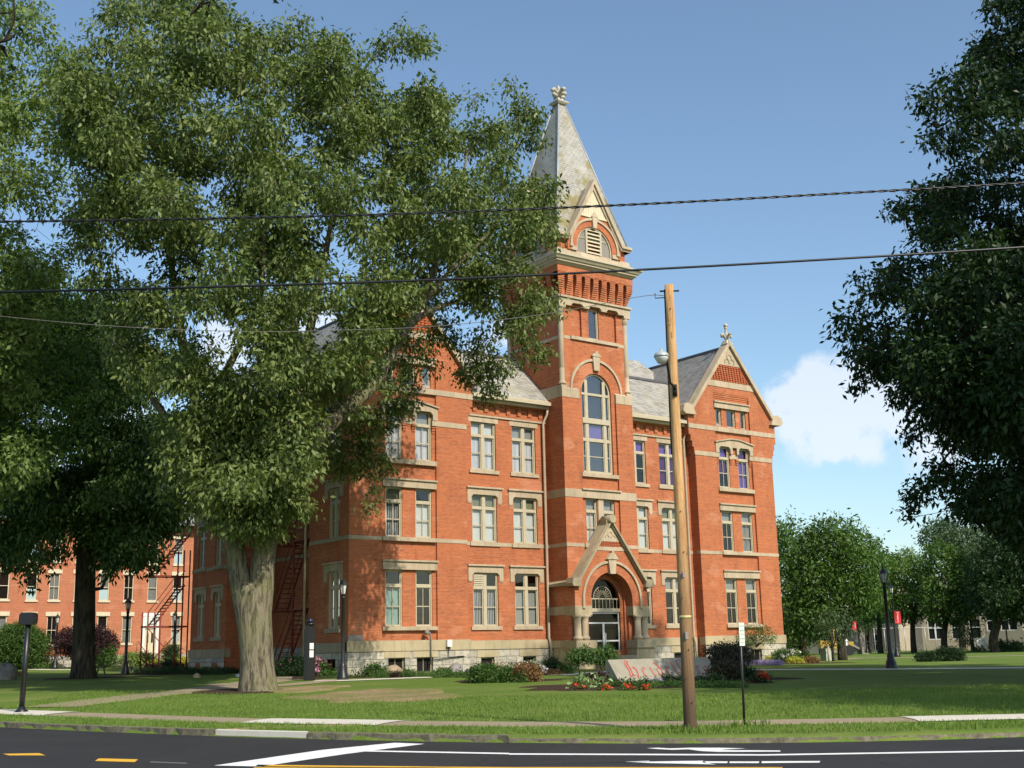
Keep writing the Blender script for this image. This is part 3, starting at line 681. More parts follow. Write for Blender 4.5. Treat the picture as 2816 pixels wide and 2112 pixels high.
for s in (-1, 1):
    for c in (7.2, 4.35):
        for i, (a, b) in enumerate(((3.05, 5.95), (7.63, 10.25), (11.65, 14.37))):
            bh, tp = MS[(s, c, i)]; u = s*c
            w = window(F, u-.85, u+.85, a, b, 'double', bh, tp)
            sill(F, u-1.02, u+1.02, (2.86, 7.40, 11.45)[i], a, w)
            if i == 2: m = MB(); m.fbox(F, u-1.03, u+1.03, 14.37, 14.66, -.02, .16); part('lintel', m, 'stone', w)
            else: hood(F, u, 1.18, b-.42, b, b+.35, w)
        u = s*c; f = MB(); sash(f, F, u-.45, u+.45, .75, 1.4, .05, False); bw = part('basement_window', f, 'stoneg'); g = MB(); g.poly([F(u-.45, .75, .1), F(u+.45, .75, .1), F(u+.45, 1.4, .1), F(u-.45, 1.4, .1)]); part('pane', g, 'interior', bw)
        m = MB(); m.fbox(F_front(Y0-.08), u-.7, u+.7, 1.42, 1.78, -.03, .1); part('lintel', m, 'basestone', bw)
# vent louvres in one transom
m = MB()
for k in range(7): m.fbox(F, -7.2-.76, -7.2-.13, 5.19+k*.098, 5.25+k*.098, .07, .13)
part('vent_louvre', m, 'paintlight')
# main roof
rf = MB(); ye, ze, yt, zt_ = .16, 15.86, 3.69, 19.2
for s in (-1, 1):
    a, b = s*12, s*2.4
    rf.poly([(a, ye, ze), (b, ye, ze), (b, yt, zt_), (a, yt, zt_)]); rf.poly([(a, ye, ze-.06), (b, ye, ze-.06), (b, ye+1, ze-.06), (a, ye+1, ze-.06)]); rf.poly([(a, ye, ze), (b, ye, ze), (b, ye, ze-.06), (a, ye, ze-.06)])
rf.poly([(-12, yt, zt_), (12, yt, zt_), (12, 16.5, zt_), (-12, 16.5, zt_)]); rf.poly([(-12, 16.5, zt_), (12, 16.5, zt_), (12, 20.4, 16.1), (-12, 20.4, 16.1)])
mr_ = part('main_roof', rf, 'slate')
m = MB(); m.box(-11.2, 11.2, yt-.12, yt+.2, zt_-.03, zt_+.13); part('ridge_flashing', m, 'leaddark', mr_)
for s in (-1, 1):
    m = MB(); u0, u1 = sorted((s*8.3, s*2.78)); m.box(u0, u1, ye-.16, ye+.08, ze-.20, ze-.0); m.box(u0, u1, ye+.06, Y0, ze-.36, ze-.19); m.box(u0, u1, ye+.02, ye+.4, ze-.02, ze+.10)
    part('gutter', m, 'paint', mr_)
m = MB(); z0 = 19.2
for x0, x1 in ((4.2, 12.9),):
    m.add([(x0-1.0, 5.5, z0), (x1+.6, 5.5, z0), (x1+.6, 12, z0), (x0-1, 12, z0), (x0, 7.6, 21.75), (x1-1.5, 7.6, 21.75), (x1-1.5, 10, 21.75), (x0, 10, 21.75)], [(0, 1, 5, 4), (1, 2, 6, 5), (2, 3, 7, 6), (3, 0, 4, 7), (4, 5, 6, 7)])
part('hipped_roof', m, 'slate')
# downpipes
for x, y, zt2 in ((-2.95, .5, 15.4), (8.45, .48, 15.4)):
    m = MB(); m.tube([(x+.12, .3, 15.6), (x+.1, .34, 15.2), (x-.08, y, 14.7), (x-.08, y, 2.4), (x, y-.08, 1.9), (x, y-.08, .9)], .075, 10); part('downpipe', m, 'pipe', None)
m = MB(); m.tube([(-16.3, 4.45, 15.5), (-16.3, 4.45, 1.0)], .07, 8); part('downpipe', m, 'stoneg', None)
m = MB(); m.box(-16.14, -15.3, -.04, .01, 2.33, 2.66); part('corner_stone', m, 'boulderg', WL)

# ---------------------------------------------------------------- tower
TY = -.97; TC = TY+2.72
FT = F_front(TY); tw = MB()
# lower shaft: front with a tall recessed bay
for q in (-1, 1):
    a, b = sorted((q*1.42, q*2.72)); tw.poly([FT(a, .2, 0), FT(b, .2, 0), FT(b, 16.08, 0), FT(a, 16.08, 0)]); tw.poly([FT(q*1.42, .2, 0), FT(q*1.42, 16.08, 0), FT(q*1.42, 16.08, .2), FT(q*1.42, .2, .2)])
H = [(-1.15, 1.15, 11.72, 16.62, 'arch'), (-1.1, -.25, 7.63, 10.25), (.25, 1.1, 7.63, 10.25), (-1.2, 1.2, 1.6, 4.42, 'arch')]
wall_grid(tw, FT, -1.42, 1.42, .2, 18.04, H, .3, .13)
for q in (-1, 1): tw.poly([(q*2.72, TY+.0, .2), (q*2.72, TY+5.44, .2), (q*2.72, TY+5.44, 16.08), (q*2.72, TY, 16.08)])
tw.poly([(-2.72, TY+5.44, .2), (2.72, TY+5.44, .2), (2.72, TY+5.44, 16.08), (-2.72, TY+5.44, 16.08)])
tower = part('tower', tw, 'brick')
def sqring(mb, h0, z0, h1, z1):       # plain square stage
    mb.frustum(0, TC, z0, h0, h0, z1, h1, h1)
# upper shaft with notched corners
us = MB(); hh = 2.58
n = 24
outer = [(-2.35, 16.4), (2.35, 16.4), (2.35, 19.64), (-2.35, 19.64)]
FU = F_front(TC-hh)
# front face around the arch: piers and spandrels
for q in (-1, 1):
    a, b = sorted((q*1.42, q*2.35)); us.fprism(FU, [(a, 16.1), (b, 16.1), (b, 19.64), (a, 19.64)], 0, .5)
P = [(1.42*math.cos(PI*i/n), 16.62+1.42*math.sin(PI*i/n)) for i in range(n+1)]
for p, q in zip(P, P[1:]):
    us.poly([FU(p[0], p[1], 0), FU(q[0], q[1], 0), FU(q[0], 19.64, 0), FU(p[0], 19.64, 0)]); us.poly([FU(p[0], p[1], 0), FU(q[0], q[1], 0), FU(q[0], q[1], .4), FU(p[0], p[1], .4)])
us.poly([FU(-1.42, 18.04, .2), FU(1.42, 18.04, .2), FU(1.42, 16.3, .2), FU(-1.42, 16.3, .2)]) if False else None
for q in (-1, 1):
    us.poly([(q*hh, TC-2.35, 16.1), (q*hh, TC+2.35, 16.1), (q*hh, TC+2.35, 22.1), (q*hh, TC-2.35, 22.1)])
us.poly([(-2.35, TC+hh, 16.1), (2.35, TC+hh, 16.1), (2.35, TC+hh, 22.1), (-2.35, TC+hh, 22.1)])
for a in (-1, 1):
    for b in (-1, 1):      # notch faces behind the colonnettes
        us.poly([(a*2.35, TC+b*hh, 16.1), (a*2.35, TC+b*2.35, 16.1), (a*2.35, TC+b*2.35, 22.1), (a*2.35, TC+b*hh, 22.1)])
        us.poly([(a*hh, TC+b*2.35, 16.1), (a*2.35, TC+b*2.35, 16.1), (a*2.35, TC+b*2.35, 22.1), (a*hh, TC+b*2.35, 22.1)])
wall_grid(us, FU, -2.35, 2.35, 19.64, 22.1, [(-.4, .4, 19.9, 21.75), (-1.8, -.95, 19.9, 21.7), (.95, 1.8, 19.9, 21.7)], .16)
for a, b in ((-1.8, -.95), (.95, 1.8)): us.poly([FU(a, 19.9, .16), FU(b, 19.9, .16), FU(b, 21.7, .16), FU(a, 21.7, .16)])
ush = part('upper_shaft', us, 'brick', tower)
for a in (-1, 1):
    for b in (-1, 1):
        m = MB(); x, y = a*2.52, TC+b*2.52
        m.lathe(x, y, [(.24, 16.83), (.25, 16.92), (.2, 17.0), (.165, 17.05), (.165, 17.8), (.155, 17.82), (.165, 17.84), (.165, 21.05), (.15, 21.1), (.20, 21.15), (.25, 21.38), (.26, 21.55)], 14)
        part('colonnette', m, 'stone', tower)
for q in (-1, 1):       # impost band with sloping top, belts
    sm = MB(); a, b = sorted((q*1.42, q*2.74)); sm.fprism(FT, [(a, 16.08), (b, 16.08), (b, 16.6), (a, 16.6)], -.02, .55)
    sm.box(*sorted((q*2.3, q*2.745)), TY+.45, TC+2.72, 16.08, 16.6)
    a, b = sorted((q*1.42, q*2.70))
    sm.add([(a, TY, 16.6), (b, TY, 16.6), (b, TC-2.4, 16.6), (a, TC-2.4, 16.6), (a, TC-2.5, 16.78), (b-.1*q if q > 0 else b, TC-2.5, 16.78), (b, TC-2.4, 16.78), (a, TC-2.4, 16.78)], [(0, 1, 5, 4), (1, 2, 6, 5), (3, 0, 4, 7), (4, 5, 6, 7)])
    sm.box(*sorted((q*2.32, q*2.74)), TC-2.72, TC+2.72, 16.6, 16.8)
    part('impost_band', sm, 'stone', tower); sm = MB()
    a, b = sorted((q*1.42, q*2.735)); sm.fbox(FT, a, b, 10.25, 10.72, -.02, .3); sm.box(*sorted((q*2.5, q*2.736)), TY+.28, Y0, 10.25, 10.72); part('stone_band', sm, 'stone', tower); sm = MB()
    sm.fbox(FT, a, b, 7.42, 7.62, -.02, .3); sm.box(*sorted((q*2.5, q*2.736)), TY+.28, Y0, 7.42, 7.62); part('stone_band', sm, 'stone', tower)
bits('stone_band', 'stone', tower, FU, [(a, b, 19.64, 19.84, -.02, .1) for a, b in ((-2.36, -1.86), (1.86, 2.36))]+[(-1.86, 1.86, 19.66, 19.86, -.12, .2)])
for q in (-1, 1): sm = MB(); sm.box(*sorted((q*2.4, q*(hh+.02))), TC-2.35, TC+2.35, 19.64, 19.84); part('stone_band', sm, 'stone', tower)
bits('stone_mullion', 'stone', tower, FT, [(-.2, .2, 7.63, 10.25, .08, .3)])
fz = MB()       # frieze with notched lower edge
Z0, Z1 = 21.5, 22.1; fzF = F_front(TC-2.8)
pts = [(-2.8, Z0), (-2.3, Z0), (-2.3, 21.66)]
for a, b in ((-1.85, -.92), (-.48, .48), (.92, 1.85)): pts += [(a, 21.66), (a, 21.74), (a+.14, 21.86), (b-.14, 21.86), (b, 21.74), (b, 21.66)]
pts += [(2.3, 21.66), (2.3, Z0), (2.8, Z0), (2.8, Z1), (-2.8, Z1)]
fz.fprism(fzF, pts, 0, .3)
for q in (-1, 1): fz.box(*sorted((q*2.5, q*2.8)), TC-2.5, TC+2.5, 21.6, Z1); fz.box(*sorted((q*2.3, q*2.8)), TC-2.5+.001, TC-2.3, Z0, 21.6)
fz.box(-2.9, 2.9, TC-2.9, TC+2.9, 22.1, 22.22)
part('stone_frieze', fz, 'stone', tower)
# flared corbel stage with round-headed slots
cs = MB(); cd = MB()
def flare(z): return 2.62+.34*min(1, max(0, (z-22.25)/1.0))
cs.frustum(0, TC, 22.22, 2.6, 2.6, 23.75, 2.64, 2.64)
cs.frustum(0, TC, 23.62, 2.98, 2.98, 24.05, 2.98, 2.98)
ns = 8; pitch = .665; sw = .27
for side in range(3):
    for k in range(ns+1):
        a = -2.98 if k == 0 else -2.66+.0+(k-1)*pitch+sw/2+.332
        b = 2.98 if k == ns else -2.66+k*pitch-sw/2+.332
        z = 22.26; j = 0
        while z < 23.6:
            h = flare(z+.1); aa, bb = max(a, -h), min(b, h); dz = .098
            if side == 0: cs.box(aa, bb, TC-h, TC-2.5, z, z+dz)
            elif side == 1: cs.box(-h, -2.5, TC+aa if aa > -h else TC-h+.004, TC+bb, z+.001, z+dz+.001)
            else: cs.box(2.5, h, TC+aa if aa > -h else TC-h+.004, TC+bb, z+.001, z+dz+.001)
            z += .118
    for k in range(ns):     # little arches closing the slots
        c = -2.66+k*pitch+.332
        Fs = {0: F_front(TC-2.98), 1: (lambda u, z, d: (-2.98+d, TC+u, z)), 2: (lambda u, z, d: (2.98-d, TC+u, z))}[side]
        r = sw/2; P = [(c-r, 23.38)]+[(c-r*math.cos(PI*i/8), 23.45+r*math.sin(PI*i/8)) for i in range(9)]+[(c+r, 23.38)]
        cs.fprism(Fs, P[1:-1]+[(c+r, 23.63), (c-r, 23.63)], .0, .35)
part('corbel_stage', cs, 'brick', tower)
cn = MB()       # main cornice
cn.frustum(0, TC, 24.05, 3.0, 3.0, 24.2, 3.15, 3.15); cn.frustum(0, TC, 24.2, 3.22, 3.22, 24.32, 3.22, 3.22); cn.frustum(0, TC, 24.32, 3.3, 3.3, 24.5, 3.42, 3.42); cn.frustum(0, TC, 24.5, 3.46, 3.46, 24.6, 3.46, 3.46)
part('cornice', cn, 'paint', tower)
cn = MB(); cn.frustum(0, TC, 24.6, 3.4, 3.4, 24.85, 2.95, 2.95); cn.frustum(0, TC, 24.85, 2.9, 2.9, 25.14, 2.86, 2.86); part('belfry_base', cn, 'stone', tower)
# belfry: four gabled faces round a brick core
GH = 2.95
bf = MB()
def side_frame(k, h):
    if k == 0: return lambda u, z, d: (u, TC-h+d, z)
    if k == 1: return lambda u, z, d: (-h+d, TC-u, z)
    if k == 2: return lambda u, z, d: (h-d, TC+u, z)
    return lambda u, z, d: (-u, TC+h-d, z)
bf.frustum(0, TC, 25.14, 2.68, 2.68, 26.06, 2.68, 2.68)
for k in range(4):
    bs = MB(); gm = MB(); lv_ = MB(); wd = MB()
    Fg = side_frame(k, GH)
    # gable front wall with half-round opening
    R = 1.4; zc = 25.5; n = 24
    Pp = [(-R*math.cos(PI*i/n), zc+R*math.sin(PI*i/n)) for i in range(n+1)]
    top = lambda u: 29.3-abs(u)*1.72
    for p, q in zip(Pp, Pp[1:]): bf.poly([Fg(p[0], p[1], 0), Fg(q[0], q[1], 0), Fg(q[0], min(27.55, top(q[0])), 0), Fg(p[0], min(27.55, top(p[0])), 0)]); bf.poly([Fg(p[0], p[1], 0), Fg(q[0], q[1], 0), Fg(q[0], q[1], .3), Fg(p[0], p[1], .3)])
    for q in (-1, 1): bf.fprism(Fg, [(q*R, 25.14), (q*2.12, 25.14), (q*2.12, 25.66), (q*R, 26.9)] if q > 0 else [(q*2.12, 25.14), (q*R, 25.14), (q*R, 26.9), (q*2.12, 25.66)], 0, .3)
    # cream boarded gable top
    gm.fprism(Fg, [(-1.05, 27.5), (1.05, 27.5), (0, 29.3)], -.03, .3)
    for zz in (27.5,): gm.fbox(Fg, -1.08, 1.08, zz-.05, zz+.05, -.07, 0)
    for j in range(-4, 5): gm.fprism(Fg, [(j*.2-.01, 27.56), (j*.2+.012, 27.56), (j*.2+.012, max(27.6, 29.2-abs(j*.2)*1.72)), (j*.2-.01, max(27.6, 29.2-abs(j*.2)*1.72))], -.045, -.03)
    # raking mouldings and returns
    for q in (-1, 1):
        for (a, b, d0) in ((.0, .18, -.12), (.18, .36, -.24)):
            pts = [(q*2.08, 25.72+a), (0, 29.30+a*1.9), (0, 29.30+b*1.9), (q*(2.08+.06), 25.72+b)]
            bs.fprism(Fg, pts if q > 0 else pts[::-1], d0, .3)
        for (z0_, z1_, hd) in ((25.78, 25.92, -.06), (25.92, 26.08, -.18)):
            a, b = sorted((q*1.98, q*(2.86-hd*.6)))
            bs.fbox(Fg, a, b, z0_, z1_, hd+.04, .5)
    arch_ring(bs, Fg, 0, zc, 1.78, 1.93, -.08, .05, 28)
    for q in (-1, 1): bs.fbox(Fg, q*1.855-.12, q*1.855+.12, zc-.16, zc, -.1, .1); bs.fbox(Fg, *sorted((q*1.42, q*1.86)), 25.14, zc-.1, -.02, .1)
    bs.fprism(Fg, [(-.14, 26.8), (.14, 26.8), (.2, 27.5), (-.2, 27.5)], -.14, .05); bs.fprism(Fg, [(-.26, 27.5), (.26, 27.5), (.1, 27.72), (0, 27.82), (-.1, 27.72)], -.16, .05)
    # frame, glass, louvres
    Fi = side_frame(k, 2.86)
    arch_ring(wd, Fi, 0, zc, R-.09, R, -.02, .1, 24)
    for q in (-1, 1): wd.fbox(Fi, q*.56-.07, q*.56+.07, 25.14, zc+1.2, -.03, .1); wd.fbox(Fi, *sorted((q*(R-.09), q*R)), 25.14, zc, -.02, .1)
    for j in range(7):
        z = 25.2+j*.24; hw = .49
        if z+.1 < zc+math.sqrt(R*R-.25)-.02:
            lv_.add([Fi(-hw, z, -.06), Fi(hw, z, -.06), Fi(hw, z+.17, .12), Fi(-hw, z+.17, .12), Fi(-hw, z-.03, -.06), Fi(hw, z-.03, -.06), Fi(hw, z+.14, .12), Fi(-hw, z+.14, .12)], [(0, 1, 2, 3), (4, 7, 6, 5), (0, 4, 5, 1), (0, 3, 7, 4), (1, 5, 6, 2)])
    part('belfry_dressing', bs, 'stone', tower); part('gable_boarding', gm, 'paintlight', tower)
    bw = part('belfry_window', wd, 'paint'); part('louvres', lv_, 'paintlight', bw)
    for q in (-1, 1):
        gl = MB()
        pp = [(q*.63, 25.14), (q*(R-.09), 25.14)]+[(q*(R-.09)*math.cos(t), zc+(R-.09)*math.sin(t)) for t in [i*1.09/8 for i in range(9)]]
        gl.poly([Fi(u, z, .06) for u, z in pp]); part('pane', gl, 'greyblock', bw)
    ins = [(-.5, 25.14), (.5, 25.14), (.5, zc+1.15), (-.5, zc+1.15)]
    wd_in = [Fi(u, z, .16) for u, z in ins]
bfo = part('belfry', bf, 'brick', tower)
m = MB(); m.box(-2.5, 2.5, TC-2.5, TC+2.5, 25.2, 27.0); part('interior', m, 'interior', tower)
# spire with the four little gable roofs
SB = 2.83; ZB = 26.06; ZA = 36.15
spm = MB(); spm.frustum(0, TC, ZB, SB, SB, ZA, .24, .24)
m = MB()
def sp_h(z): return SB+(0.24-SB)*(z-ZB)/(ZA-ZB)
for k in range(4):
    Fg = side_frame(k, GH)
    for q in (-1, 1): 
        zt2 = 29.65; zb2 = 26.0
        dt = GH-sp_h(zt2)+.1; db = .2
        spm.poly([Fg(0, zt2, -.05), Fg(q*2.16, zb2, -.05), Fg(q*2.16, zb2, db), Fg(0, zt2, dt)])
spire = part('spire', spm, 'slatespire', tower)
m = MB()
for a in (-1, 1):
    for b in (-1, 1):
        m.tube([(a*SB, TC+b*SB, ZB), (a*.24, TC+b*.24, ZA)], .055, 6)
part('hip_flashing', m, 'lead', tower)
fi = MB(); y = TC
fi.frustum(0, y, 36.1, .36, .36, 36.22, .46, .46); fi.frustum(0, y, 36.22, .46, .46, 36.3, .46, .46); fi.frustum(0, y, 36.3, .3, .3, 36.6, .16, .16)
fi.tube([(0, y, 36.5), (0, y, 37.3), (0, y, 37.52)], [.15, .12, .02], 8)
for a in range(4):
    c, s_ = math.cos(PI/2*a), math.sin(PI/2*a)
    fi.tube([(0, y, 36.75), (c*.2, y+s_*.2, 37.05), (c*.38, y+s_*.38, 37.16), (c*.52, y+s_*.52, 37.08), (c*.5, y+s_*.5, 36.95)], [.09, .1, .13, .15, .09], 8)
    fi.tube([(0, y, 36.62), (c*.2, y+s_*.2, 36.78), (c*.42, y+s_*.42, 36.82), (c*.46, y+s_*.46, 36.72)], [.08, .09, .12, .08], 8)
part('spire_finial', fi, 'stonepale', tower)
# hood moulds and keystone on the great arched window
m = MB(); arch_ring(m, FU, 0, 16.62, 1.88, 2.03, -.09, .03, 32)
for q in (-1, 1): m.fbox(FU, q*1.955-.1, q*1.955+.1, 16.48, 16.62, -.13, .03)
m.fprism(FU, [(-.2, 17.92), (.2, 17.92), (.27, 18.78), (-.27, 18.78)], -.17, .05); m.fprism(FU, [(-.33, 18.78), (.33, 18.78), (.33, 18.86), (.12, 19.0), (.08, 19.12), (-.08, 19.12), (-.12, 19.0), (-.33, 18.86)], -.2, .05)
part('hood_mould', m, 'stone', tower)
# great window: frame, mullions, transoms
Fw = F_front(TY+.28); f = MB()
for q in (-1, 1):
    f.fbox(Fw, *sorted((q*1.15, q*1.04)), 11.72, 16.62, -.03, .12)
    f.fbox(Fw, q*.69-.11, q*.69+.11, 11.8, 17.35, -.025, .12)
arch_ring(f, Fw, 0, 16.62, 1.04, 1.15, -.03, .12, 28)
for z0_, z1_, d in ((11.72, 11.85, -.03), (13.64, 13.80, -.035), (14.72, 15.02, -.08), (16.42, 16.56, -.035)): f.fbox(Fw, -1.04, 1.04, z0_, z1_, d, .12)
for a, b in ((-1.04, -.8), (-.58, .58), (.8, 1.04)):
    sash(f, Fw, a, b, 11.85, 13.64, .02, False, 12.75, .05); sash(f, Fw, a, b, 13.8, 14.72, .02, False, None, .05); sash(f, Fw, a, b, 15.02, 16.42, .02, False, None, .04)
gw = part('great_window', f, 'paint', None, 'tall round-headed tower window')
g = MB(); g.poly([Fw(-1.08, 11.8, .06), Fw(1.08, 11.8, .06), Fw(1.08, 16.62, .06)]+[Fw(1.08*math.cos(PI*i/20), 16.62+1.08*math.sin(PI*i/20), .06) for i in range(1, 20)]+[Fw(-1.08, 16.62, .06)]); part('pane', g, 'glasssky', gw)
g = MB(); g.poly([Fw(-1.08, 13.72, .14), Fw(1.08, 13.72, .14), Fw(1.08, 14.7, .14), Fw(-1.08, 14.7, .14)]); part('blind', g, 'purple', gw)
g = MB(); g.poly([Fw(-1.14, 11.7, .3), Fw(1.14, 11.7, .3), Fw(1.14, 17.8, .3), Fw(-1.14, 17.8, .3)]); part('backing', g, 'interior', gw)
g = MB(); g.fbox(FT, -1.4, 1.4, 11.5, 11.72, -.03, .4); part('sill', g, 'stone', gw)
for q in (-1, 1):
    w = window(F_front(TY+.13), *sorted((q*.25, q*1.1)), 7.63, 10.25, 'single', 'blind' if q < 0 else 'greyblind', 'greyblind')
    if q < 0:
        sill(FT, -1.4, 1.4, 7.40, 7.63, w, -.08); g = MB(); g.fbox(FT, -1.42, 1.42, 10.25, 10.72, -.02, .3); g.fbox(FT, -1.5, 1.5, 10.7, 10.79, -.12, .1); part('lintel', g, 'stone', w)
w = window(FU, -.4, .4, 19.9, 21.75, 'plain', glass='glasssky'); g = MB(); g.poly([FU(-.4, 19.9, .3), FU(.4, 19.9, .3), FU(.4, 21.75, .3), FU(-.4, 21.75, .3)]); part('backing', g, 'interior', w)

# ---------------------------------------------------------------- entrance porch
PY = -1.55; FP = F_front(PY); pm = MB()
gt = lambda u: 8.75-abs(u)*1.36
n = 28; R = 1.56; zc = 4.42
P = [(-R*math.cos(PI*i/n), zc+R*math.sin(PI*i/n)) for i in range(n+1)]
for p, q in zip(P, P[1:]):
    pm.poly([FP(p[0], p[1], 0), FP(q[0], q[1], 0), FP(q[0], min(7.2, gt(q[0])), 0), FP(p[0], min(7.2, gt(p[0])), 0)])
    pm.poly([FP(p[0], p[1], 0), FP(q[0], q[1], 0), FP(q[0], q[1], .75), FP(p[0], p[1], .75)])
for q in (-1, 1):
    pts = [(q*R, 4.08), (q*2.735, 4.08), (q*2.735, 5.03), (q*R, gt(R))]
    pm.fprism(FP, pts if q > 0 else pts[::-1], 0, .5)
    pm.box(*sorted((q*2.2, q*2.735)), PY+.49, Y0+.02, 4.08, 5.4)
    pm.box(*sorted((q*1.56, q*2.68)), PY+.42, -.75, .8, 4.08)      # brick jamb behind the columns
    pm.box(*sorted((q*2.3, q*2.70)), PY+.45, Y0+.02, .8, 4.08)
for q in (-1, 1):
    pm.poly([FP(q*R, 4.08, .5), FP(q*R, zc, .5), FP(q*R, zc, .75), FP(q*R, 4.08, .75)])
porch = part('porch', pm, 'brick')
pc = MB()       # gable coping, kneelers, side cappings, scroll at the apex
for q in (-1, 1):
    pts = [(q*2.56, 5.28), (0, 8.72), (0, 9.08), (q*2.86, 5.24)]
    pc.fprism(FP, pts if q > 0 else pts[::-1], -.16, .7)
    pts = [(q*2.5, 5.42), (0, 8.85), (0, 9.0), (q*2.7, 5.42)]
    pc.fprism(FP, pts if q > 0 else pts[::-1], -.27, -.16)
    pts = [(q*2.42, 5.16), (q*3.02, 5.16), (q*3.08, 5.32), (q*3.0, 5.62), (q*2.5, 5.6)]
    pc.fprism(FP, pts if q > 0 else pts[::-1], -.26, .35)
    x0, x1 = q*2.6, q*3.0
    pc.add([(x0, PY+.35, 5.2), (x1, PY+.35, 5.2), (x1, Y0, 5.2), (x0, Y0, 5.2), (x0, PY+.35, 5.62), (x1, PY+.35, 5.42), (x1, Y0, 5.32), (x0, Y0, 5.6)], [(0, 3, 2, 1), (4, 5, 6, 7), (0, 1, 5, 4), (1, 2, 6, 5), (2, 3, 7, 6), (3, 0, 4, 7)])
pc.tube([(0, PY-.36, 9.0), (0, PY+.5, 9.0)], .24, 14); pc.box(-.3, .3, PY-.1, PY+.4, 8.55, 8.95)
part('porch_coping', pc, 'stoneg', porch)
pr = MB()
for q in (-1, 1): pr.poly([(0, PY+.6, 8.9), (q*2.75, PY+.6, 5.3), (q*2.75, TY+.02, 5.3), (0, TY+.02, 8.9)])
part('porch_roof', pr, 'slatedark', porch)
m = MB()
FPk = FP
m.fprism(FP, [(-(8.75-7.2)/1.36, 7.2), ((8.75-7.2)/1.36, 7.2), ((8.75-7.42)/1.36, 7.42), (-(8.75-7.42)/1.36, 7.42)], -.03, .3)
m.fprism(FP, [(-(8.75-7.72)/1.36, 7.72), ((8.75-7.72)/1.36, 7.72), (0, 8.75)], -.04, .3)
for a, b in ((0, 8.15), (-.22, 7.95), (.22, 7.95)): arch_ring(m, FP, a, b, .12, .18, -.075, -.04, 10, 0, PI)
part('gable_panel', m, 'stone', porch)
m = MB(); m.fprism(FP, [(-(8.75-7.42)/1.36, 7.42), ((8.75-7.42)/1.36, 7.42), ((8.75-7.72)/1.36, 7.72), (-(8.75-7.72)/1.36, 7.72)], -.01, .3)
part('chequer_panel', m, 'brickdark', porch)
m = MB()
for i in range(3):
    h = (8.75-(7.5+i*.1))/1.36-.1; k = -h
    while k+.12 < h: m.fbox(FP, k+.06*(i % 2), k+.06*(i % 2)+.09, 7.44+i*.1, 7.49+i*.1, -.05, -.01); k += .17
part('chequer_bricks', m, 'brick', porch)
m = MB(); arch_ring(m, FP, 0, zc, 2.08, 2.22, -.1, .03, 32)
for q in (-1, 1): m.fbox(FP, q*2.15-.07, q*2.15+.07, 4.08, zc, -.1, .03); m.fbox(FP, q*2.15-.1, q*2.15+.1, 3.94, 4.08, -.12, .03)
m.fprism(FP, [(-.2, 5.88), (.2, 5.88), (.3, 6.7), (-.3, 6.7)], -.18, .05); m.fprism(FP, [(-.42, 6.7), (.42, 6.7), (.2, 6.98), (.08, 7.06), (.08, 7.18), (-.08, 7.18), (-.08, 7.06), (-.2, 6.98)], -.24, .05)
part('hood_mould', m, 'stone', porch)
for q in (-1, 1):        # impost blocks, plinths
    m = MB()
    m.box(*sorted((q*1.54, q*2.78)), PY-.04, -.8, 3.56, 4.08)
    m.box(*sorted((q*2.3, q*2.78)), -.8, Y0, 3.62, 4.08)
    part('impost_block', m, 'basestone', porch); m = MB()
    m.box(*sorted((q*1.5, q*3.0)), PY-.32, -.85, 1.74, 2.2); m.box(*sorted((q*2.2, q*2.95)), -.85, Y0-.06, 1.83, 2.22)
    m.box(*sorted((q*1.55, q*2.9)), PY-.2, -.85, .3, 1.74); m.box(*sorted((q*2.2, q*2.86)), -.85, Y0-.1, .3, 1.83)
    part('porch_stonework', m, 'basestone', porch)
for q in (-1, 1):
    for x in (q*1.98, q*2.5):
        m = MB(); m.lathe(x, PY+.12, [(.26, 2.2), (.26, 2.27), (.29, 2.3), (.27, 2.36), (.22, 2.42), (.2, 2.46), (.195, 3.28), (.19, 3.3), (.215, 3.33), (.2, 3.36), (.25, 3.45), (.31, 3.56)], 16)
        part('porch_column', m, 'stone', porch)
for q in (-1, 1):
    m = MB()
    for k in range(9): m.blob((q*(1.72+k*.13), PY-.02, 3.5), (.075, .09, .055), k, 5, 6, .1)
    part('carved_capital', m, 'stoneg', porch)
# doorway
DY = -.72; FD = F_front(DY); m = MB()
for q in (-1, 1): m.fbox(FD, *sorted((q*1.2, q*1.34)), 1.5, 4.42, -.06, .2)
arch_ring(m, FD, 0, 4.42, 1.2, 1.34, -.06, .2, 24); m.fbox(FD, -1.2, 1.2, 3.78, 3.98, -.1, .15); m.fbox(FD, -1.56, -1.34, 1.5, 6, .05, .2); m.fbox(FD, 1.34, 1.56, 1.5, 6, .05, .2)
dw = part('doorway', m, 'paint', None, 'glazed double door under a fanlight')
m = MB()
for a, b in ((-1.2, -1.13), (1.13, 1.2), (-.03, .03)): m.fbox(FD, a, b, 1.5, 3.78 if abs(a) > .5 or abs(b) > .5 else 3.12, .0, .08)
for a, b in ((3.12, 3.2), (3.68, 3.78), (2.12, 2.2), (1.5, 1.62)): m.fbox(FD, -1.12, 1.12, a, b, .003, .077)
for q in (-1, 1): m.fbox(FD, *sorted((q*.03, q*.07)), 1.62, 3.12, .004, .07); m.fbox(FD, q*.1-.02, q*.1+.02, 2.0, 2.6, -.06, 0)
part('door', m, 'white', dw)
g = MB(); g.poly([FD(-1.12, 1.5, .05), FD(1.12, 1.5, .05), FD(1.12, 3.78, .05), FD(-1.12, 3.78, .05)]); part('pane', g, 'doorglass', dw)
m = MB(); zz = 4.55
for k in range(13):
    a = PI*k/12; m.tube([FD(.22*math.cos(a), zz+.22*math.sin(a), .02), FD(.62*math.cos(a), zz+.62*math.sin(a), .02)], [.022, .012], 5)
m.fbox(FD, -1.15, 1.15, zz-.06, zz, 0, .04)
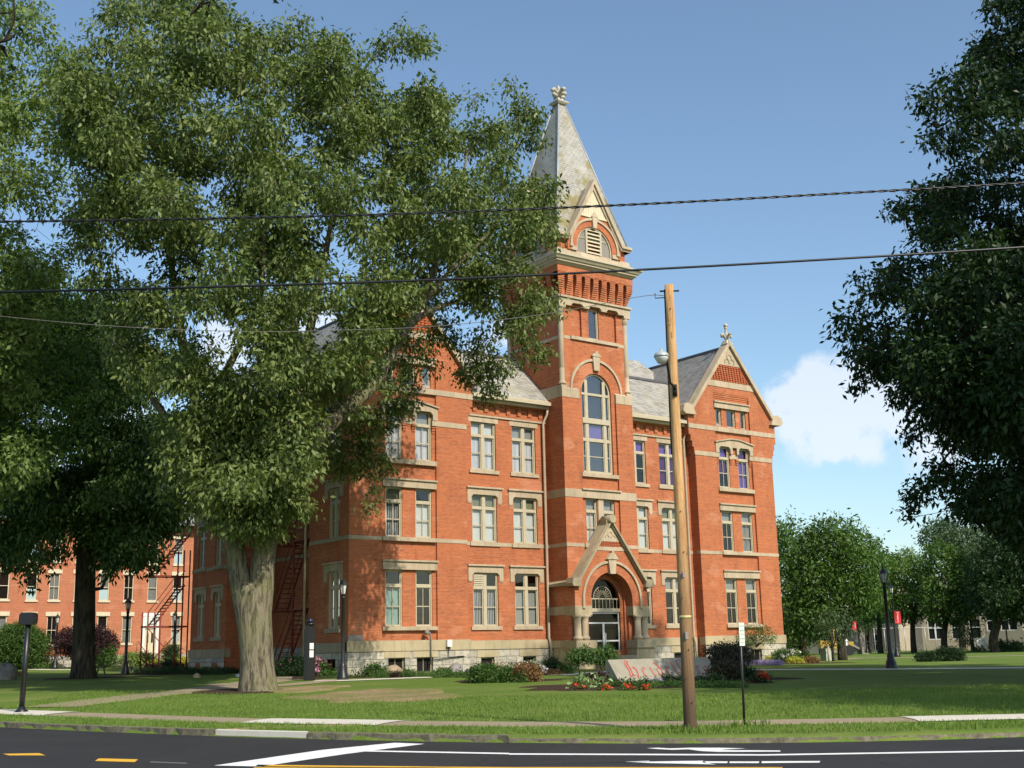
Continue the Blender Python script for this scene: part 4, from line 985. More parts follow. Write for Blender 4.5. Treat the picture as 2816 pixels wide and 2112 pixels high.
for k in range(9): m.fbox(FD, -1.1+k*.27, -1.07+k*.27, 3.98, zz-.06, .005, .035)
arch_ring(m, FD, 0, zz, .66, .69, .0, .03, 20); part('fanlight', m, 'paint', dw)
g = MB(); g.poly([FD(-1.2, 3.98, .06), FD(1.2, 3.98, .06), FD(1.2, 4.42, .06)]+[FD(1.2*math.cos(PI*i/16), 4.42+1.2*math.sin(PI*i/16), .06) for i in range(1, 16)]+[FD(-1.2, 4.42, .06)]); part('pane', g, 'doorglass', dw)
g = MB(); g.box(-1.5, 1.5, -.35, -.3, 1.4, 5.7); part('backing', g, 'backdim', dw)
m = MB()
for k in range(4): m.box(-1.5, 1.5, PY-.9+k*.32-.3, -.6, .75+.2*k-.2, .75+.2*k)
part('steps', m, 'path', porch)
# pipe and meter boxes on the left wing
m = MB(); m.tube([(-11.6, -.16, 2.75), (-11.45, -.16, 2.75), (-11.35, -.16, 2.6), (-11.35, -.16, 1.2)], .045, 6); m.lathe(-11.62, -.2, [(.12, 2.62), (.14, 2.75), (.05, 2.9)], 8); part('conduit', m, 'boulderg', WL)
m = MB(); m.box(-10.4, -10.1, -.28, -.1, 2.0, 2.35); part('meter_box', m, 'white', WL)
m = MB(); m.tube([(-10.25, -.15, 2.0), (-10.25, -.15, 1.45), (-10.9, -.15, 1.35), (-11.35, -.15, 1.4)], .025, 5); m.tube([(-10.25, -.15, 1.45), (-9.3, -.13, 1.5), (-8.6, .4, 1.45)], .03, 5); part('cable', m, 'black', WL)

# fire escape in the recess on the left side
fe = thing('fire_escape', (-15.2, 8, 1.0), 'dark red iron fire escape in the shaded recess behind the big tree', 'fire escape')
m = MB()
for y in (5.2, 6.6, 9.6): m.tube([(-15.9, y, .8), (-15.9, y, 12.5)], .07, 6); m.tube([(-14.4, y, .8), (-14.4, y, 12.5)], .05, 6)
m.build('post', MT['escape'], fe)
for k, z in enumerate((4.2, 7.9, 11.4)):
    m = MB(); m.box(-15.95, -14.3, 5.1, 6.7, z-.08, z); m.box(-15.95, -14.3, 9.0, 9.8, z-.08, z); m.build('landing', MT['escape'], fe)
    m = MB()
    for zz in (.5, 1.0): m.tube([(-15.95, 5.1, z+zz), (-15.95, 6.7, z+zz)], .025, 5); m.tube([(-15.95, 5.1, z+zz), (-14.3, 5.1, z+zz)], .025, 5); m.tube([(-15.95, 9, z+zz), (-15.95, 9.8, z+zz)], .025, 5)
    m.build('railing', MT['escape'], fe)
    m = MB(); zb = z-3.4 if k == 0 else (4.2, 7.9)[k-1]
    for x in (-15.75, -15.0): m.tube([(x, 6.6, z), (x, 9.1, zb)], .05, 5); m.tube([(x, 6.6, z+.9), (x, 9.1, zb+.9)], .025, 5)
    for i in range(14): t = (i+.5)/14; y = 6.6+2.5*t; zz = z+(zb-z)*t; m.box(-15.75, -15.0, y-.1, y+.1, zz-.02, zz+.02)
    m.build('stair', MT['escape'], fe)
fe2 = thing('fire_escape', (-15.6, 20.8, 1.2), 'rust coloured iron stair with long open treads against the rear corner', 'fire escape')
yy = 21.2
m = MB()
for x in (-18.6, -17.8, -16.4, -16.0): m.tube([(x, yy, 1.0), (x, yy, 8.5 if x > -17 else 4.6)], .05, 6); m.tube([(x, yy+1, 1.0), (x, yy+1, 8.5 if x > -17 else 4.6)], .05, 6)
m.build('post', MT['escape'], fe2)
for (xa, za, xb, zb) in ((-18.2, 3.75, -16.3, 6.3), (-18.2, 6.9, -16.0, 9.6)):
    m = MB()
    for y in (yy, yy+1): m.tube([(xa, y, za), (xb, y, zb)], .05, 5); m.tube([(xa, y, za+.9), (xb, y, zb+.9)], .025, 5)
    for i in range(13): t = (i+.5)/13; x = xa+(xb-xa)*t; z = za+(zb-za)*t; m.box(x-.1, x+.1, yy, yy+1, z-.025, z+.025)
    m.build('stair', MT['escape'], fe2)
    m = MB(); m.box(xa-.5, -16.0, yy, yy+1, za-.12, za-.02); m.build('landing', MT['escape'], fe2)
m = MB(); m.tube([(-18.6, yy, 1.2), (-16.4, yy, 3.6)], .03, 5); m.tube([(-18.6, yy, 3.6), (-16.4, yy, 1.2)], .03, 5); m.build('brace', MT['escape'], fe2)
# ================================================================ ground, road, paths
def fit_kerb():
    T, S_ = [], []
    for px, py in ((0, 1571), (200, 1579), (440, 1589), (660, 1596.5), (900, 1601), (1140, 1604.5), (1350, 1606), (1600, 1605), (1900, 1600), (2212, 1592)):
        p = onz(px, py, 0.0); s, t = st(p[0], p[1]); T.append(t); S_.append(s)
    return np.polyfit(T, S_, 3), min(T), max(T)
KC, KT0, KT1 = fit_kerb()
def kerb_s(t):
    a = KT0-2; b = KT1+2; tc_ = min(b, max(a, t)); d = np.polyval(np.polyder(KC), tc_)
    return float(np.polyval(KC, tc_)+(t-tc_)*d*.9)
_ts = [-400]+list(np.arange(-60, 60.1, .5))+[400]; _ks = [kerb_s(t) for t in _ts]
def kerb_s(t): return float(np.interp(t, _ts, _ks))
def terr(x, y):
    s, t = st(x, y)
    s2 = s-(kerb_s(max(-60, min(60, t)))-22.5)*(1-sstep(32, 58, s))
    if s < kerb_s(t): return 0.0
    w = sstep(-16, 10, t)
    return _interp(HL, max(s2, 22.6))*(1-w)+_interp(HR, max(s2, 22.6))*w
def sheet(name, mat, S_, T_, zf, kind='structure'):
    vs = []; fs = []
    for s in S_:
        for t in T_: x, y = xy(s, t); vs.append((x, y, zf(x, y)))
    n = len(T_)
    for i in range(len(S_)-1):
        for j in range(n-1): q = i*n+j; fs.append((q, q+1, q+n+1, q+n))
    m = MB(); m.add(vs, fs, True); o = m.build(name, MT[mat]); o['kind'] = kind; return o
# lawn sheet: rows follow the kerb, then open out to the horizon
offs = list(np.arange(0, 8, .35))+list(np.arange(8, 45, 1.0))+[48, 52, 57, 63, 70, 80, 95, 115, 140, 180, 240, 350, 600, 1200, 3000]
T_ = [-2500, -900, -400, -200, -120, -90, -70]+list(np.arange(-60, 60.1, 1.0))+[70, 90, 120, 200, 400, 900, 2500]
vs, fs = [], []
rows = []
for i, o_ in enumerate([-.06]+offs):
    for t in T_:
        k = kerb_s(t) if abs(t) < 400 else kerb_s(math.copysign(400, t)); s = k+o_+.05*(i == 1)
        s = s*(1-sstep(60, 400, o_))+(22.5+o_)*sstep(60, 400, o_)
        x, y = xy(s, t); z = -.03 if i == 0 else (.10 if i == 1 else terr(x, y)+.0)
        vs.append((x, y, z))
n = len(T_)
for i in range(len(offs)):
    for j in range(n-1): q = i*n+j; fs.append((q, q+1, q+n+1, q+n))
m = MB(); m.add(vs, fs, True); g_ = m.build('ground', MT['lawn']); g_['kind'] = 'structure'
# near side of the street
m = MB(); vs = []; fs = []
for s in (-3000, -300, -60, -10, 4):
    for t in (-2500, -300, -60, 0, 60, 300, 2500): x, y = xy(s, t); vs.append((x, y, .1 if s < 0 else .05))
for i in range(4):
    for j in range(6): q = i*7+j; fs.append((q, q+1, q+8, q+7))
m.add(vs, fs); o = m.build('ground', MT['lawn']); o['kind'] = 'structure'
# road
vs, fs = [], []
RT = [-2000, -400, -150]+list(np.arange(-60, 60.1, 1))+[150, 400, 2000]
for f_ in (-1, 0, .5, 1):
    for t in RT:
        k = kerb_s(max(-400, min(400, t)))+.12; s = k-15+15*max(f_, 0) if f_ >= 0 else k-22; x, y = xy(s, t); vs.append((x, y, 0.0))
n = len(RT)
for i in range(3):
    for j in range(n-1): q = i*n+j; fs.append((q, q+1, q+n+1, q+n))
m = MB(); m.add(vs, fs); o = m.build('road', MT['asphalt']); o['kind'] = 'structure'
# kerb: weathered stone on the right, crumbled edge on the left, one new length
def kerb(name, mat, t0, t1, h, wdt, jit=0, seed=0, step=.25):
    rnd = random.Random(seed); m = MB(); N = int((t1-t0)/step); A = []
    for i in range(N+1):
        t = t0+(t1-t0)*i/N; k = kerb_s(t); j = rnd.uniform(-jit, jit); hh = h*(1-abs(rnd.uniform(0, jit*3))); 
        A.append([(*xy(k-.02+j, t), -.01), (*xy(k+j, t), hh), (*xy(k+wdt+j*.5, t), hh+.01), (*xy(k+wdt+.02, t), 0)])
    for a, b in zip(A, A[1:]):
        for q in range(3): m.poly([a[q], b[q], b[q+1], a[q+1]])
    m.poly(A[0]); m.poly(A[-1]); o = m.build(name, MT[mat]); o['kind'] = 'structure'
_tp = lambda px, py: st(*onz(px, py, 0)[:2])[1]
kerb('kerb', 'kerb', _tp(1100, 1603), 60, .085, .12, .03, 1, .3)
kerb('kerb', 'concrete', _tp(465, 1590), _tp(662, 1596), .13, .2)
kerb('kerb', 'kerb', -60, _tp(462, 1590), .14, .17, .05, 2, .22)
kerb('kerb', 'kerb', _tp(664, 1596), _tp(1099, 1603), .135, .16, .05, 3, .22)
# painted markings
def decal(name, mat, polys, src=True, z=.004):
    m = MB()
    for P in polys: m.poly([onz(px/1.27306, py/1.27306, z) for px, py in P])
    o = m.build(name, MT[mat]); o['kind'] = 'structure'; return o
a5 = lambda P: [(x/1.58, 1800+y/1.58) for x, y in P]
a6 = lambda P: [(1400+x/1.562, 1800+y/1.562) for x, y in P]
decal('road_marking', 'whiteline', [a5([(930, 482), (1135, 486), (1500, 432), (1845, 388), (1715, 383), (1400, 414)])])
top = [(1500, 416), (1850, 422)]; 
decal('road_marking', 'whiteline', [a5([(1498, 414), (2212, 427), (2212, 433), (1480, 419)]), a6([(0, 424), (1100, 428), (2212, 410), (2212, 416), (1100, 434), (0, 430)]), a6([(2210, 410), (2600, 401), (2600, 407), (2210, 416)])], z=.005)
decal('road_marking', 'yellowline', [a5([(12, 431), (170, 428), (198, 438), (40, 438)]), a5([(430, 451), (600, 455), (585, 467), (412, 462)]), a5([(1120, 478), (1500, 483), (2212, 489), (3400, 489), (3400, 494), (2212, 495), (1110, 485)]), a5([(1105, 489), (2212, 501), (3400, 500), (3400, 506), (2212, 508), (1100, 494)])])
decal('road_marking', 'greyline', [a5([(655, 464), (815, 470), (812, 475), (650, 469)])])
decal('road_marking', 'whiteline', [a6([(592, 402), (640, 400), (690, 403), (780, 400), (900, 400), (1018, 403), (940, 407), (905, 410), (1165, 412), (1165, 417), (900, 418), (820, 414), (770, 407), (700, 409), (640, 406)]),
      a6([(497, 460), (600, 456), (607, 459), (720, 457), (835, 456), (830, 463), (890, 472), (720, 468), (610, 466)]), a6([(838, 458), (940, 459), (936, 466), (850, 466)]), a6([(948, 459), (1075, 459), (1072, 466), (946, 466)]), a6([(1086, 458), (1337, 457), (1333, 464), (1084, 466)])])
# paved walks: ribbons that follow the ground
def ribbon(name, mat, P, w, lift=.012, pix=True, joints=False):
    C = [gnd(*p)[:2] for p in P] if pix else P
    Q = [C[0]]
    for a, b in zip(C, C[1:]):
        L = math.dist(a, b); N = max(1, int(L/.8))
        Q += [(a[0]+(b[0]-a[0])*i/N, a[1]+(b[1]-a[1])*i/N) for i in range(1, N+1)]
    m = MB(); rows = []
    for i, p in enumerate(Q):
        a = Q[max(0, i-1)]; b = Q[min(len(Q)-1, i+1)]; L = math.dist(a, b); nx, ny = -(b[1]-a[1])/L, (b[0]-a[0])/L
        ww = w if not hasattr(w, '__len__') else w[0]+(w[1]-w[0])*i/len(Q)
        row = []
        for f_ in (-.5, -.25, 0, .25, .5): x, y = p[0]+nx*ww*f_, p[1]+ny*ww*f_; row.append((x, y, terr(x, y)+lift+(.0 if abs(f_) < .5 else -.02)))
        rows.append(row)
    for a, b in zip(rows, rows[1:]):
        for k in range(4): m.poly([a[k], b[k], b[k+1], a[k+1]], True)
    o = m.build(name, MT[mat]); o['kind'] = 'structure'; return o
SW = [(-300, 1524), (0, 1538), (199, 1545), (380, 1552), (547, 1557.5), (700, 1560), (855, 1562.5), (1100, 1564.5), (1350, 1564), (1527, 1562.5), (1755, 1558.5), (1955, 1554.5), (2212, 1549), (2500, 1541)]
ribbon('pavement', 'path', SW, 1.25, .022)
def sw_part(x0, x1):
    xs = [x0]+[p[0] for p in SW if x0 < p[0] < x1]+[x1]; return [(x, np.interp(x, [p[0] for p in SW], [p[1] for p in SW])) for x in xs]
ribbon('pavement', 'concrete', sw_part(560, 850), 1.3, .036); ribbon('pavement', 'concrete', sw_part(1962, 2500), 1.3, .036); ribbon('pavement', 'concrete', sw_part(-300, 130), 1.3, .036)
ribbon('path', 'path', [(95, 1529), (200, 1516), (330, 1501), (420, 1493), (500, 1482), (600, 1468), (620, 1440)], 2.3, .03)
ribbon('path', 'path', [(470, 1478), (600, 1482), (680, 1474), (735, 1470)], 1.3, .035)
ribbon('path', 'concrete', [(690, 1471), (740, 1471), (830, 1467.5), (925, 1464)], 1.0, .04)
ribbon('path', 'concrete', [(1600, 1447.5), (1750, 1446.5), (1926, 1446), (2212, 1443), (2500, 1439)], 1.2, .03)
ribbon('path', 'path', [(1770, 1427), (1850, 1422), (2000, 1420.5), (2212, 1416.5), (2500, 1410)], 2.0, .03)
ribbon('path', 'concrete', [(-100, 1446), (60, 1444), (190, 1447)], 1.2, .03); ribbon('path', 'path', [(330, 1450), (390, 1451), (450, 1452)], 1.6, .03)
ribbon('path', 'concrete', [(1195, 1459), (1290, 1453), (1330, 1450)], 1.3, .03)
ribbon('path', 'path', [(385, 1440), (420, 1436), (470, 1433)], 2.0, .03)
def patch(name, mat, px, py, rx, ry, seed, lift=.016, wob=.15, kind='structure'):
    """irregular flat area on the ground; rx, ry in metres across and away"""
    x0, y0, _ = gnd(px, py); s0, t0 = st(x0, y0); rnd = random.Random(seed); ph = [rnd.uniform(0, 6.28) for _ in range(4)]
    m = MB(); vs = []; fs = []; N, R_ = 48, 9
    for i in range(R_+1):
        for k in range(N):
            a = 2*PI*k/N; q = 1+wob*(math.sin(2*a+ph[0])+.6*math.sin(3*a+ph[1])+.5*math.sin(5*a+ph[2])+.35*math.sin(9*a+ph[3])); r = i/R_
            x, y = xy(s0+ry*q*r*math.sin(a), t0+rx*q*r*math.cos(a)); vs.append((x, y, terr(x, y)+lift*(1.0 if i < R_ else -.3)))
    for i in range(R_):
        for k in range(N): q = i*N+k; fs.append((q, q+N, i*N+N+(k+1) % N, i*N+(k+1) % N))
    m.add(vs, fs, True); o = m.build(name, MT[mat]); o['kind'] = kind; return o
patch('soil', 'worn', 815, 1503, 2.9, 3.2, 5, .05, .2); patch('soil', 'worn', 650, 1489, 1.9, 1.8, 6, .045, .2)
patch('mulch', 'mulch', 560, 1492, 2.6, 2.0, 7, .03, .08); patch('mulch', 'mulch', 180, 1465, 2.0, 2.2, 8, .03, .08)
patch('mulch', 'mulch', 1090, 1471, 2.1, 1.7, 9, .03); patch('mulch', 'mulch', 1290, 1486, 2.6, 1.7, 10, .03); patch('mulch', 'mulch', 1400, 1478, 4.2, 1.4, 11, .028)
patch('mulch', 'mulch', 1560, 1467, 2.6, 1.9, 12, .028); patch('mulch', 'mulch', 1720, 1434, 3.2, 1.5, 13, .03); patch('mulch', 'mulch', 830, 1462, 5.2, 1.2, 14, .028); patch('mulch', 'mulch', 1090, 1459, 5.0, 1.0, 15, .028)
patch('mulch', 'mulch', 640, 1465, 2.0, 2.0, 16, .028); patch('mulch', 'mulch', 400, 1455, 4.4, 3.2, 17, .028)
patch('grass', 'worn', 700, 1568, 1.6, .35, 18, .02, .3)

# ================================================================ brick residence at the left
DY_ = 50.0; D = thing('brick_residence', (-14, 52, 1.2), 'long three storey red brick residence with white window heads beyond the lawn', 'building'); FDm = F_front(DY_)
dxs = [-18.0, -16.2, -14.15, -12.05, -9.95, -7.85, -5.6, -3.4]; rows_ = ((3.05, 5.35), (6.65, 8.85), (9.85, 12.1))
m = MB(); holes = [(x-.42, x+.42, a, b) for x in dxs for a, b in rows_ if not (x == -7.85 and a < 4)]+[(-8.5, -7.3, 2.2, 5.3)]
wall_grid(m, FDm, -19.3, 4, .3, 13.2, holes, .2)
wall_grid(m, F_front(DY_-.6), -34, -19.3, .3, 13.2, [(x-.42, x+.42, a, b) for x in (-20.35, -22.6, -24.8, -27) for a, b in rows_], .2)
m.poly([(-19.3, DY_-.6, .3), (-19.3, DY_, .3), (-19.3, DY_, 13.2), (-19.3, DY_-.6, 13.2)]); m.poly([(4, DY_, .3), (4, DY_+14, .3), (4, DY_+14, 13.2), (4, DY_, 13.2)])
m.fbox(FDm, -19.3, 4, 12.35, 12.45, -.06, 0); m.fbox(FDm, -19.3, 4, 12.75, 13.2, -.15, 0); m.fbox(F_front(DY_-.6), -34, -19.3, 12.75, 13.2, -.15, 0)
m.build('wall', MT['brick2'], D)
m = MB(); m.fbox(FDm, -19.3, 4, .3, 2.1, -.08, 0); m.fbox(F_front(DY_-.6), -34, -19.3, .3, 2.1, -.08, 0); m.build('foundation', MT['rubble'], D)
m = MB(); m.box(-34.5, 4.5, DY_-1.1, DY_-.0, 13.2, 13.45); m.add([(-34.5, DY_-1.1, 13.45), (4.5, DY_-1.1, 13.45), (4.5, DY_+6.5, 16.6), (-34.5, DY_+6.5, 16.6), (4.5, DY_+14.5, 13.45), (-34.5, DY_+14.5, 13.45)], [(0, 1, 2, 3), (3, 2, 4, 5), (1, 4, 2), (0, 3, 5)]); m.build('roof', MT['slatedark'], D)
for i, x in enumerate(dxs+[-20.35, -22.6, -24.8]):
    Fq = FDm if x > -19.3 else F_front(DY_-.6)
    for a, b in rows_:
        if x == -7.85 and a < 4: continue
        f = MB(); sash(f, Fq, x-.42, x+.42, a, b, .08, (i % 3 == 1), (a+b)/2, .07)
        w = f.build('window', MT['paintlight'], D)
        g = MB(); g.poly([Fq(x-.42, a, .15), Fq(x+.42, a, .15), Fq(x+.42, b, .15), Fq(x-.42, b, .15)]); g.build('pane', MT['glasssky'], w)
        g = MB(); g.poly([Fq(x-.42, a+(.9 if (i+int(a)) % 3 == 0 else 0), .22), Fq(x+.42, a+(.9 if (i+int(a)) % 3 == 0 else 0), .22), Fq(x+.42, b, .22), Fq(x-.42, b, .22)]); g.build('blind', MT['greyblind' if (i+int(a)) % 2 else 'interior'], w)
        g = MB(); g.fbox(Fq, x-.58, x+.58, b, b+.34, -.06, .1); g.build('lintel', MT['paintlight'], w); g = MB(); g.fbox(Fq, x-.52, x+.52, a-.16, a, -.1, .1); g.build('sill', MT['paintlight'], w)
m = MB(); m.fbox(FDm, -8.62, -8.4, 2.2, 5.5, -.08, .1); m.fbox(FDm, -7.4, -7.18, 2.2, 5.5, -.08, .1); m.fbox(FDm, -8.4, -7.4, 4.3, 4.45, -.05, .1); m.fbox(FDm, -8.72, -7.08, 5.3, 5.6, -.12, .1)
dr = m.build('doorway', MT['white'], D); m = MB(); m.fbox(FDm, -8.4, -7.4, 2.2, 4.3, .06, .12); m.build('door', MT['paintlight'], dr)
m = MB()
for x in (-8.1, -7.7): m.fbox(FDm, x-.08, x+.08, 3.1, 3.9, .03, .07)
m.build('pane', MT['interior'], dr)
m = MB()
for k in range(6): m.box(-9.0+.0, -6.6, DY_-.4-.34*(6-k), DY_, 1.0+.2*k, 1.2+.2*k-.001 if k < 5 else 2.2)
m.build('steps', MT['path'], D)
m = MB()
for x in (-9.0, -6.6): m.tube([(x, DY_-2.2, 1.3), (x, DY_-2.2, 2.3), (x, DY_-.2, 3.2)], .03, 5)
m.build('railing', MT['black'], D)

# ================================================================ tan buildings beyond the lawns at the right
def far_frame(px0, px1, s0, s1):
    a = at_s(px0, 1390, s0); b = at_s(px1, 1390, s1); L = math.dist(a[:2], b[:2]); ux, uy = (b[0]-a[0])/L, (b[1]-a[1])/L
    return (lambda u, z, d: (a[0]+ux*u-uy*d, a[1]+uy*u+ux*d, z)), L
def ztop(px, py, s): return float(at_s(px, py, s)[2])
def far_building(label, px0, px1, s0, s1, H_, mat, wins, depth=16, base=-.5, extra=None):
    Fq, L = far_frame(px0, px1, s0, s1); c = Fq(L/2, 0, depth/2); B = thing('campus_building', (c[0], c[1], .5), label, 'building')
    m = MB(); hs = [(u*L, (u+w)*L, a, b) for u, w, a, b in wins]; wall_grid(m, Fq, 0, L, base, H_, hs, .3)
    m.poly([Fq(0, base, 0), Fq(0, base, depth), Fq(0, H_, depth), Fq(0, H_, 0)]); m.poly([Fq(L, base, 0), Fq(L, base, depth), Fq(L, H_, depth), Fq(L, H_, 0)]); m.poly([Fq(0, base, depth), Fq(L, base, depth), Fq(L, H_, depth), Fq(0, H_, depth)])
    m.build('wall', MT[mat], B)
    m = MB(); m.fbox(Fq, -.2, L+.2, H_, H_+.35, -.25, depth+.2); m.build('roof', MT['greyblock'], B)
    for (a, b, c_, d_) in hs:
        f = MB(); n = max(1, int(round((b-a)/1.3)))
        for k in range(n+1): u = a+(b-a)*k/n; f.fbox(Fq, max(a, u-.07), min(b, u+.07), c_, d_, .08, .2)
        for z in (c_, (c_*.45+d_*.55), d_-.12): f.fbox(Fq, a, b, z, z+.12, .082, .198)
        w = f.build('window', MT['white' if mat == 'tanblock' else 'paint'], B); g = MB(); g.poly([Fq(a, c_, .2), Fq(b, c_, .2), Fq(b, d_, .2), Fq(a, d_, .2)]); g.build('pane', MT['interior'], w)
    return B
far_building('low grey stone building seen between trunks just past the hall', 1650, 1790, 170, 165, 7.5, 'greyblock', [(.1+.18*i, .07, 3.5, 5.5) for i in range(5)])
far_building('tan building with tall dark windows behind the red lamp banners', 1800, 1944, 185, 175, 9.8, 'tanblock', [(.10+.13*i, .065, 4.3, 8.0) for i in range(7)]+[(.07, .08, .6, 2.6), (.45, .1, .6, 3.0), (.6, .1, .6, 3.0)])
far_building('brown windowless block between the two tan buildings', 1940, 1994, 178, 176, 9.2, 'greyblock', [])
far_building('tan two storey building with grouped white windows behind the maples', 1994, 2130, 176, 172, 10.5, 'tanblock', [(.10, .24, 2.0, 4.8), (.48, .20, 2.0, 4.8), (.12, .22, 8.4, 9.9), (.5, .2, 8.4, 9.9), (.76, .18, 2.0, 4.8)])
far_building('tan building wing behind the row of dark clipped evergreens', 2130, 2420, 172, 160, 10.2, 'tanblock', [(.02, .06, 3.0, 5.5), (.13, .13, 3.0, 5.5), (.3, .15, 3.0, 5.5), (.5, .15, 3.0, 5.5), (.1, .15, 8.2, 9.6), (.3, .15, 8.2, 9.6)])

# ================================================================ street things
def lamp_post(px, py, label, group, h=4.35, banner=None, pos=None, glow=False):
    x, y, z = gnd(px, py) if pos is None else pos
    L = thing('lamp_post', (x, y, z), label, 'lamp post', group)
    m = MB(); m.lathe(x, y, [(.26, z-.1), (.26, z+.12), (.24, z+.16), (.22, z+.3), (.16, z+.42), (.15, z+.6), (.12, z+.68), (.095, z+.75), (.075, z+h-.85), (.1, z+h-.82), (.1, z+h-.76), (.06, z+h-.7)], 14); m.build('pole', MT['black'], L)
    m = MB(); m.lathe(x, y, [(.06, z+h-.7), (.11, z+h-.66), (.11, z+h-.62)], 8)
    for k in range(6):
        a = 2*PI*k/6; m.tube([(x+.105*math.cos(a), y+.105*math.sin(a), z+h-.64), (x+.175*math.cos(a), y+.175*math.sin(a), z+h-.22)], .014, 4)
    m.lathe(x, y, [(.22, z+h-.22), (.21, z+h-.18), (.13, z+h-.07), (.06, z+h-.01), (.035, z+h+.04), (.05, z+h+.07), (.015, z+h+.12), (.006, z+h+.24)], 6, False)
    ln = m.build('lantern', MT['black'], L)
    m = MB(); m.lathe(x, y, [(.09, z+h-.62), (.155, z+h-.23)], 6, False); m.build('lamp_glass', MT['lampglass'], ln)
    if banner:
        d = Vector((NT[0], NT[1], 0))*banner
        m = MB()
        for zz in (2.55, 3.55): m.tube([Vector((x, y, z+zz)), Vector((x, y, z+zz))+d*.62], .015, 5)
        m.build('banner_arm', MT['black'], L)
        m = MB(); N = 8
        for i in range(N):
            for j in range(2):
                t0, t1 = i/N, (i+1)/N; u0, u1 = .06+.27*j, .06+.27*(j+1)
                P = [Vector((x, y, z+2.58+.95*t))+d*(u+.05*math.sin(t*3.1))+Vector((NS[0], NS[1], 0))*(.09*math.sin(t*PI)*(1-u)) for u, t in ((u0, t0), (u1, t0), (u1, t1), (u0, t1))]
                m.poly(P, True)
        bn = m.build('banner', MT['banner'], L)
        cu = bpy.data.curves.new('banner_lettering', 'FONT'); cu.body = 'Heidelberg'; cu.size = .19; cu.align_x = 'CENTER'; cu.align_y = 'CENTER'; cu.extrude = .002
        cu.materials.append(MT['white']); tmp = bpy.data.objects.new('banner_lettering', cu); COL.objects.link(tmp); bpy.context.view_layer.update(); me = bpy.data.meshes.new_from_object(tmp); bpy.data.objects.remove(tmp)
        to = bpy.data.objects.new('banner_lettering', me); COL.objects.link(to); to.parent = bn
        Rm = Matrix((( 0, -NT[0]*1, -NS[0]), (0, -NT[1]*1, -NS[1]), (1, 0, 0))).to_4x4()
        pos_ = d*.34 - Vector((NS[0], NS[1], 0))*.03+Vector((0, 0, 3.05)); Rm.translation = pos_; to.matrix_basis = Rm
    return L
G1 = 'black lantern lamp posts on the lawns'
lamp_post(740, 1470, 'black lantern post at the left front corner of the brick hall', G1)
lamp_post(1926, 1445, 'nearest black lantern post on the open lawn at the right', G1)
lamp_post(270, 1458, 'black lantern post beside the picnic table on the left lawn', G1)
lamp_post(118, 1445, 'black lantern post left of the shaded tree trunk, before the residence', G1, 4.2)
lamp_post(374, 1436, 'black lantern post under the rust coloured iron stair', G1, 4.2)
lamp_post(1717, 1414, 'slim lantern post just past the right corner of the hall', G1, 4.9)
lamp_post(1938, 1419, 'lantern post with a red banner right beside the nearest lawn lantern', G1, 5.6, .9)
lamp_post(1858, 1413, 'lantern post with a red banner left of the nearest lawn lantern', G1, 5.0, -.9)
lamp_post(1873, 1410, 'bare lantern post close to the right of the left banner post', G1, 5.2)
lamp_post(1879, 1408, 'thin distant lantern post behind the bare one by the banner', G1, 5.2)
lamp_post(2104, 1407, 'distant lantern post left of the white arched sign', G1, 5.6)
lamp_post(2178, 1404, 'distant lantern post among the clipped evergreens', G1, 5.2)
lamp_post(1750, 1409, 'lantern post with a low red banner under the trees past the hall', G1, 3.9, -.6)

# utility pole with street light, its cables
MT['sh_band'] = plain('pale_yellow_band', (.55, .48, .2), .5, .3, 20)
ux, uy, uz = gnd(1492, 1580); UP = thing('utility_pole', (ux, uy, uz), 'tall bare wooden utility pole standing on the verge in front of the hall', 'utility pole')
tp = at_s(1445, 616, st(ux, uy)[0]+.2); UT = Vector(tp)
def on_pole(f_): return Vector((ux, uy, uz))*(1-f_)+UT*f_
mwood = NT_('pole_wood'); o_ = mwood.obj(); nn = mwood.noise(mwood.scale(o_, (6, 6, .5)), 2.2, 8, .7); sp = mwood.n('ShaderNodeSeparateXYZ'); mwood.l(o_, sp.inputs[0])
cc_ = mwood.ramp(nn, [(.3, (.27, .14, .055)), (.5, (.55, .32, .14)), (.75, (.68, .45, .24))])
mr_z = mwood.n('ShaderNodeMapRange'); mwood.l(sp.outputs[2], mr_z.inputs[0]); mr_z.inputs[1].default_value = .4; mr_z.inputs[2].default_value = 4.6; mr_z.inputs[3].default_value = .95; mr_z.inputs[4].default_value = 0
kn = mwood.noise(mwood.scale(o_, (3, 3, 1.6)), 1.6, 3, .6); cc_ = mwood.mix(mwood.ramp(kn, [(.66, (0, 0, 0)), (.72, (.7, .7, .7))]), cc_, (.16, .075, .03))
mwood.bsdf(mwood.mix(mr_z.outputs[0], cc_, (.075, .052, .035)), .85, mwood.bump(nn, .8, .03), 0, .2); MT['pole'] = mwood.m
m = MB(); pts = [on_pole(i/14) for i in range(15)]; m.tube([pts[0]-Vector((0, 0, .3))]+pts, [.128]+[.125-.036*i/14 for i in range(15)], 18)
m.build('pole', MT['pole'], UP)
m = MB(); a = on_pole(.63); q = on_pole(.635)
m.tube([on_pole(.24)+Vector((0, 0, -.025)), on_pole(.24)+Vector((0, 0, .025))], .122, 18); m.build('reflective_band', MT['sh_band'], UP)
hd = Vector(at_s(1429, 770, st(ux, uy)[0]-1.1)); R_ = Vector((NT[0], NT[1], 0)); B_ = Vector((NS[0], NS[1], 0))
a0 = on_pole(.745)-B_*.10; m = MB(); m.tube([a0, a0-B_*.12-R_*.02+Vector((0, 0, .05)), a0*.62+hd*.38-Vector((0, 0, .1)), hd+R_*.1-Vector((0, 0, .12)), hd-Vector((0, 0, .05))], [.028, .028, .025, .025, .025], 8)
m.tube([a0-Vector((0, 0, .12)), a0+Vector((0, 0, .12))], .05, 8); arm = m.build('lamp_arm', MT['black'], UP)
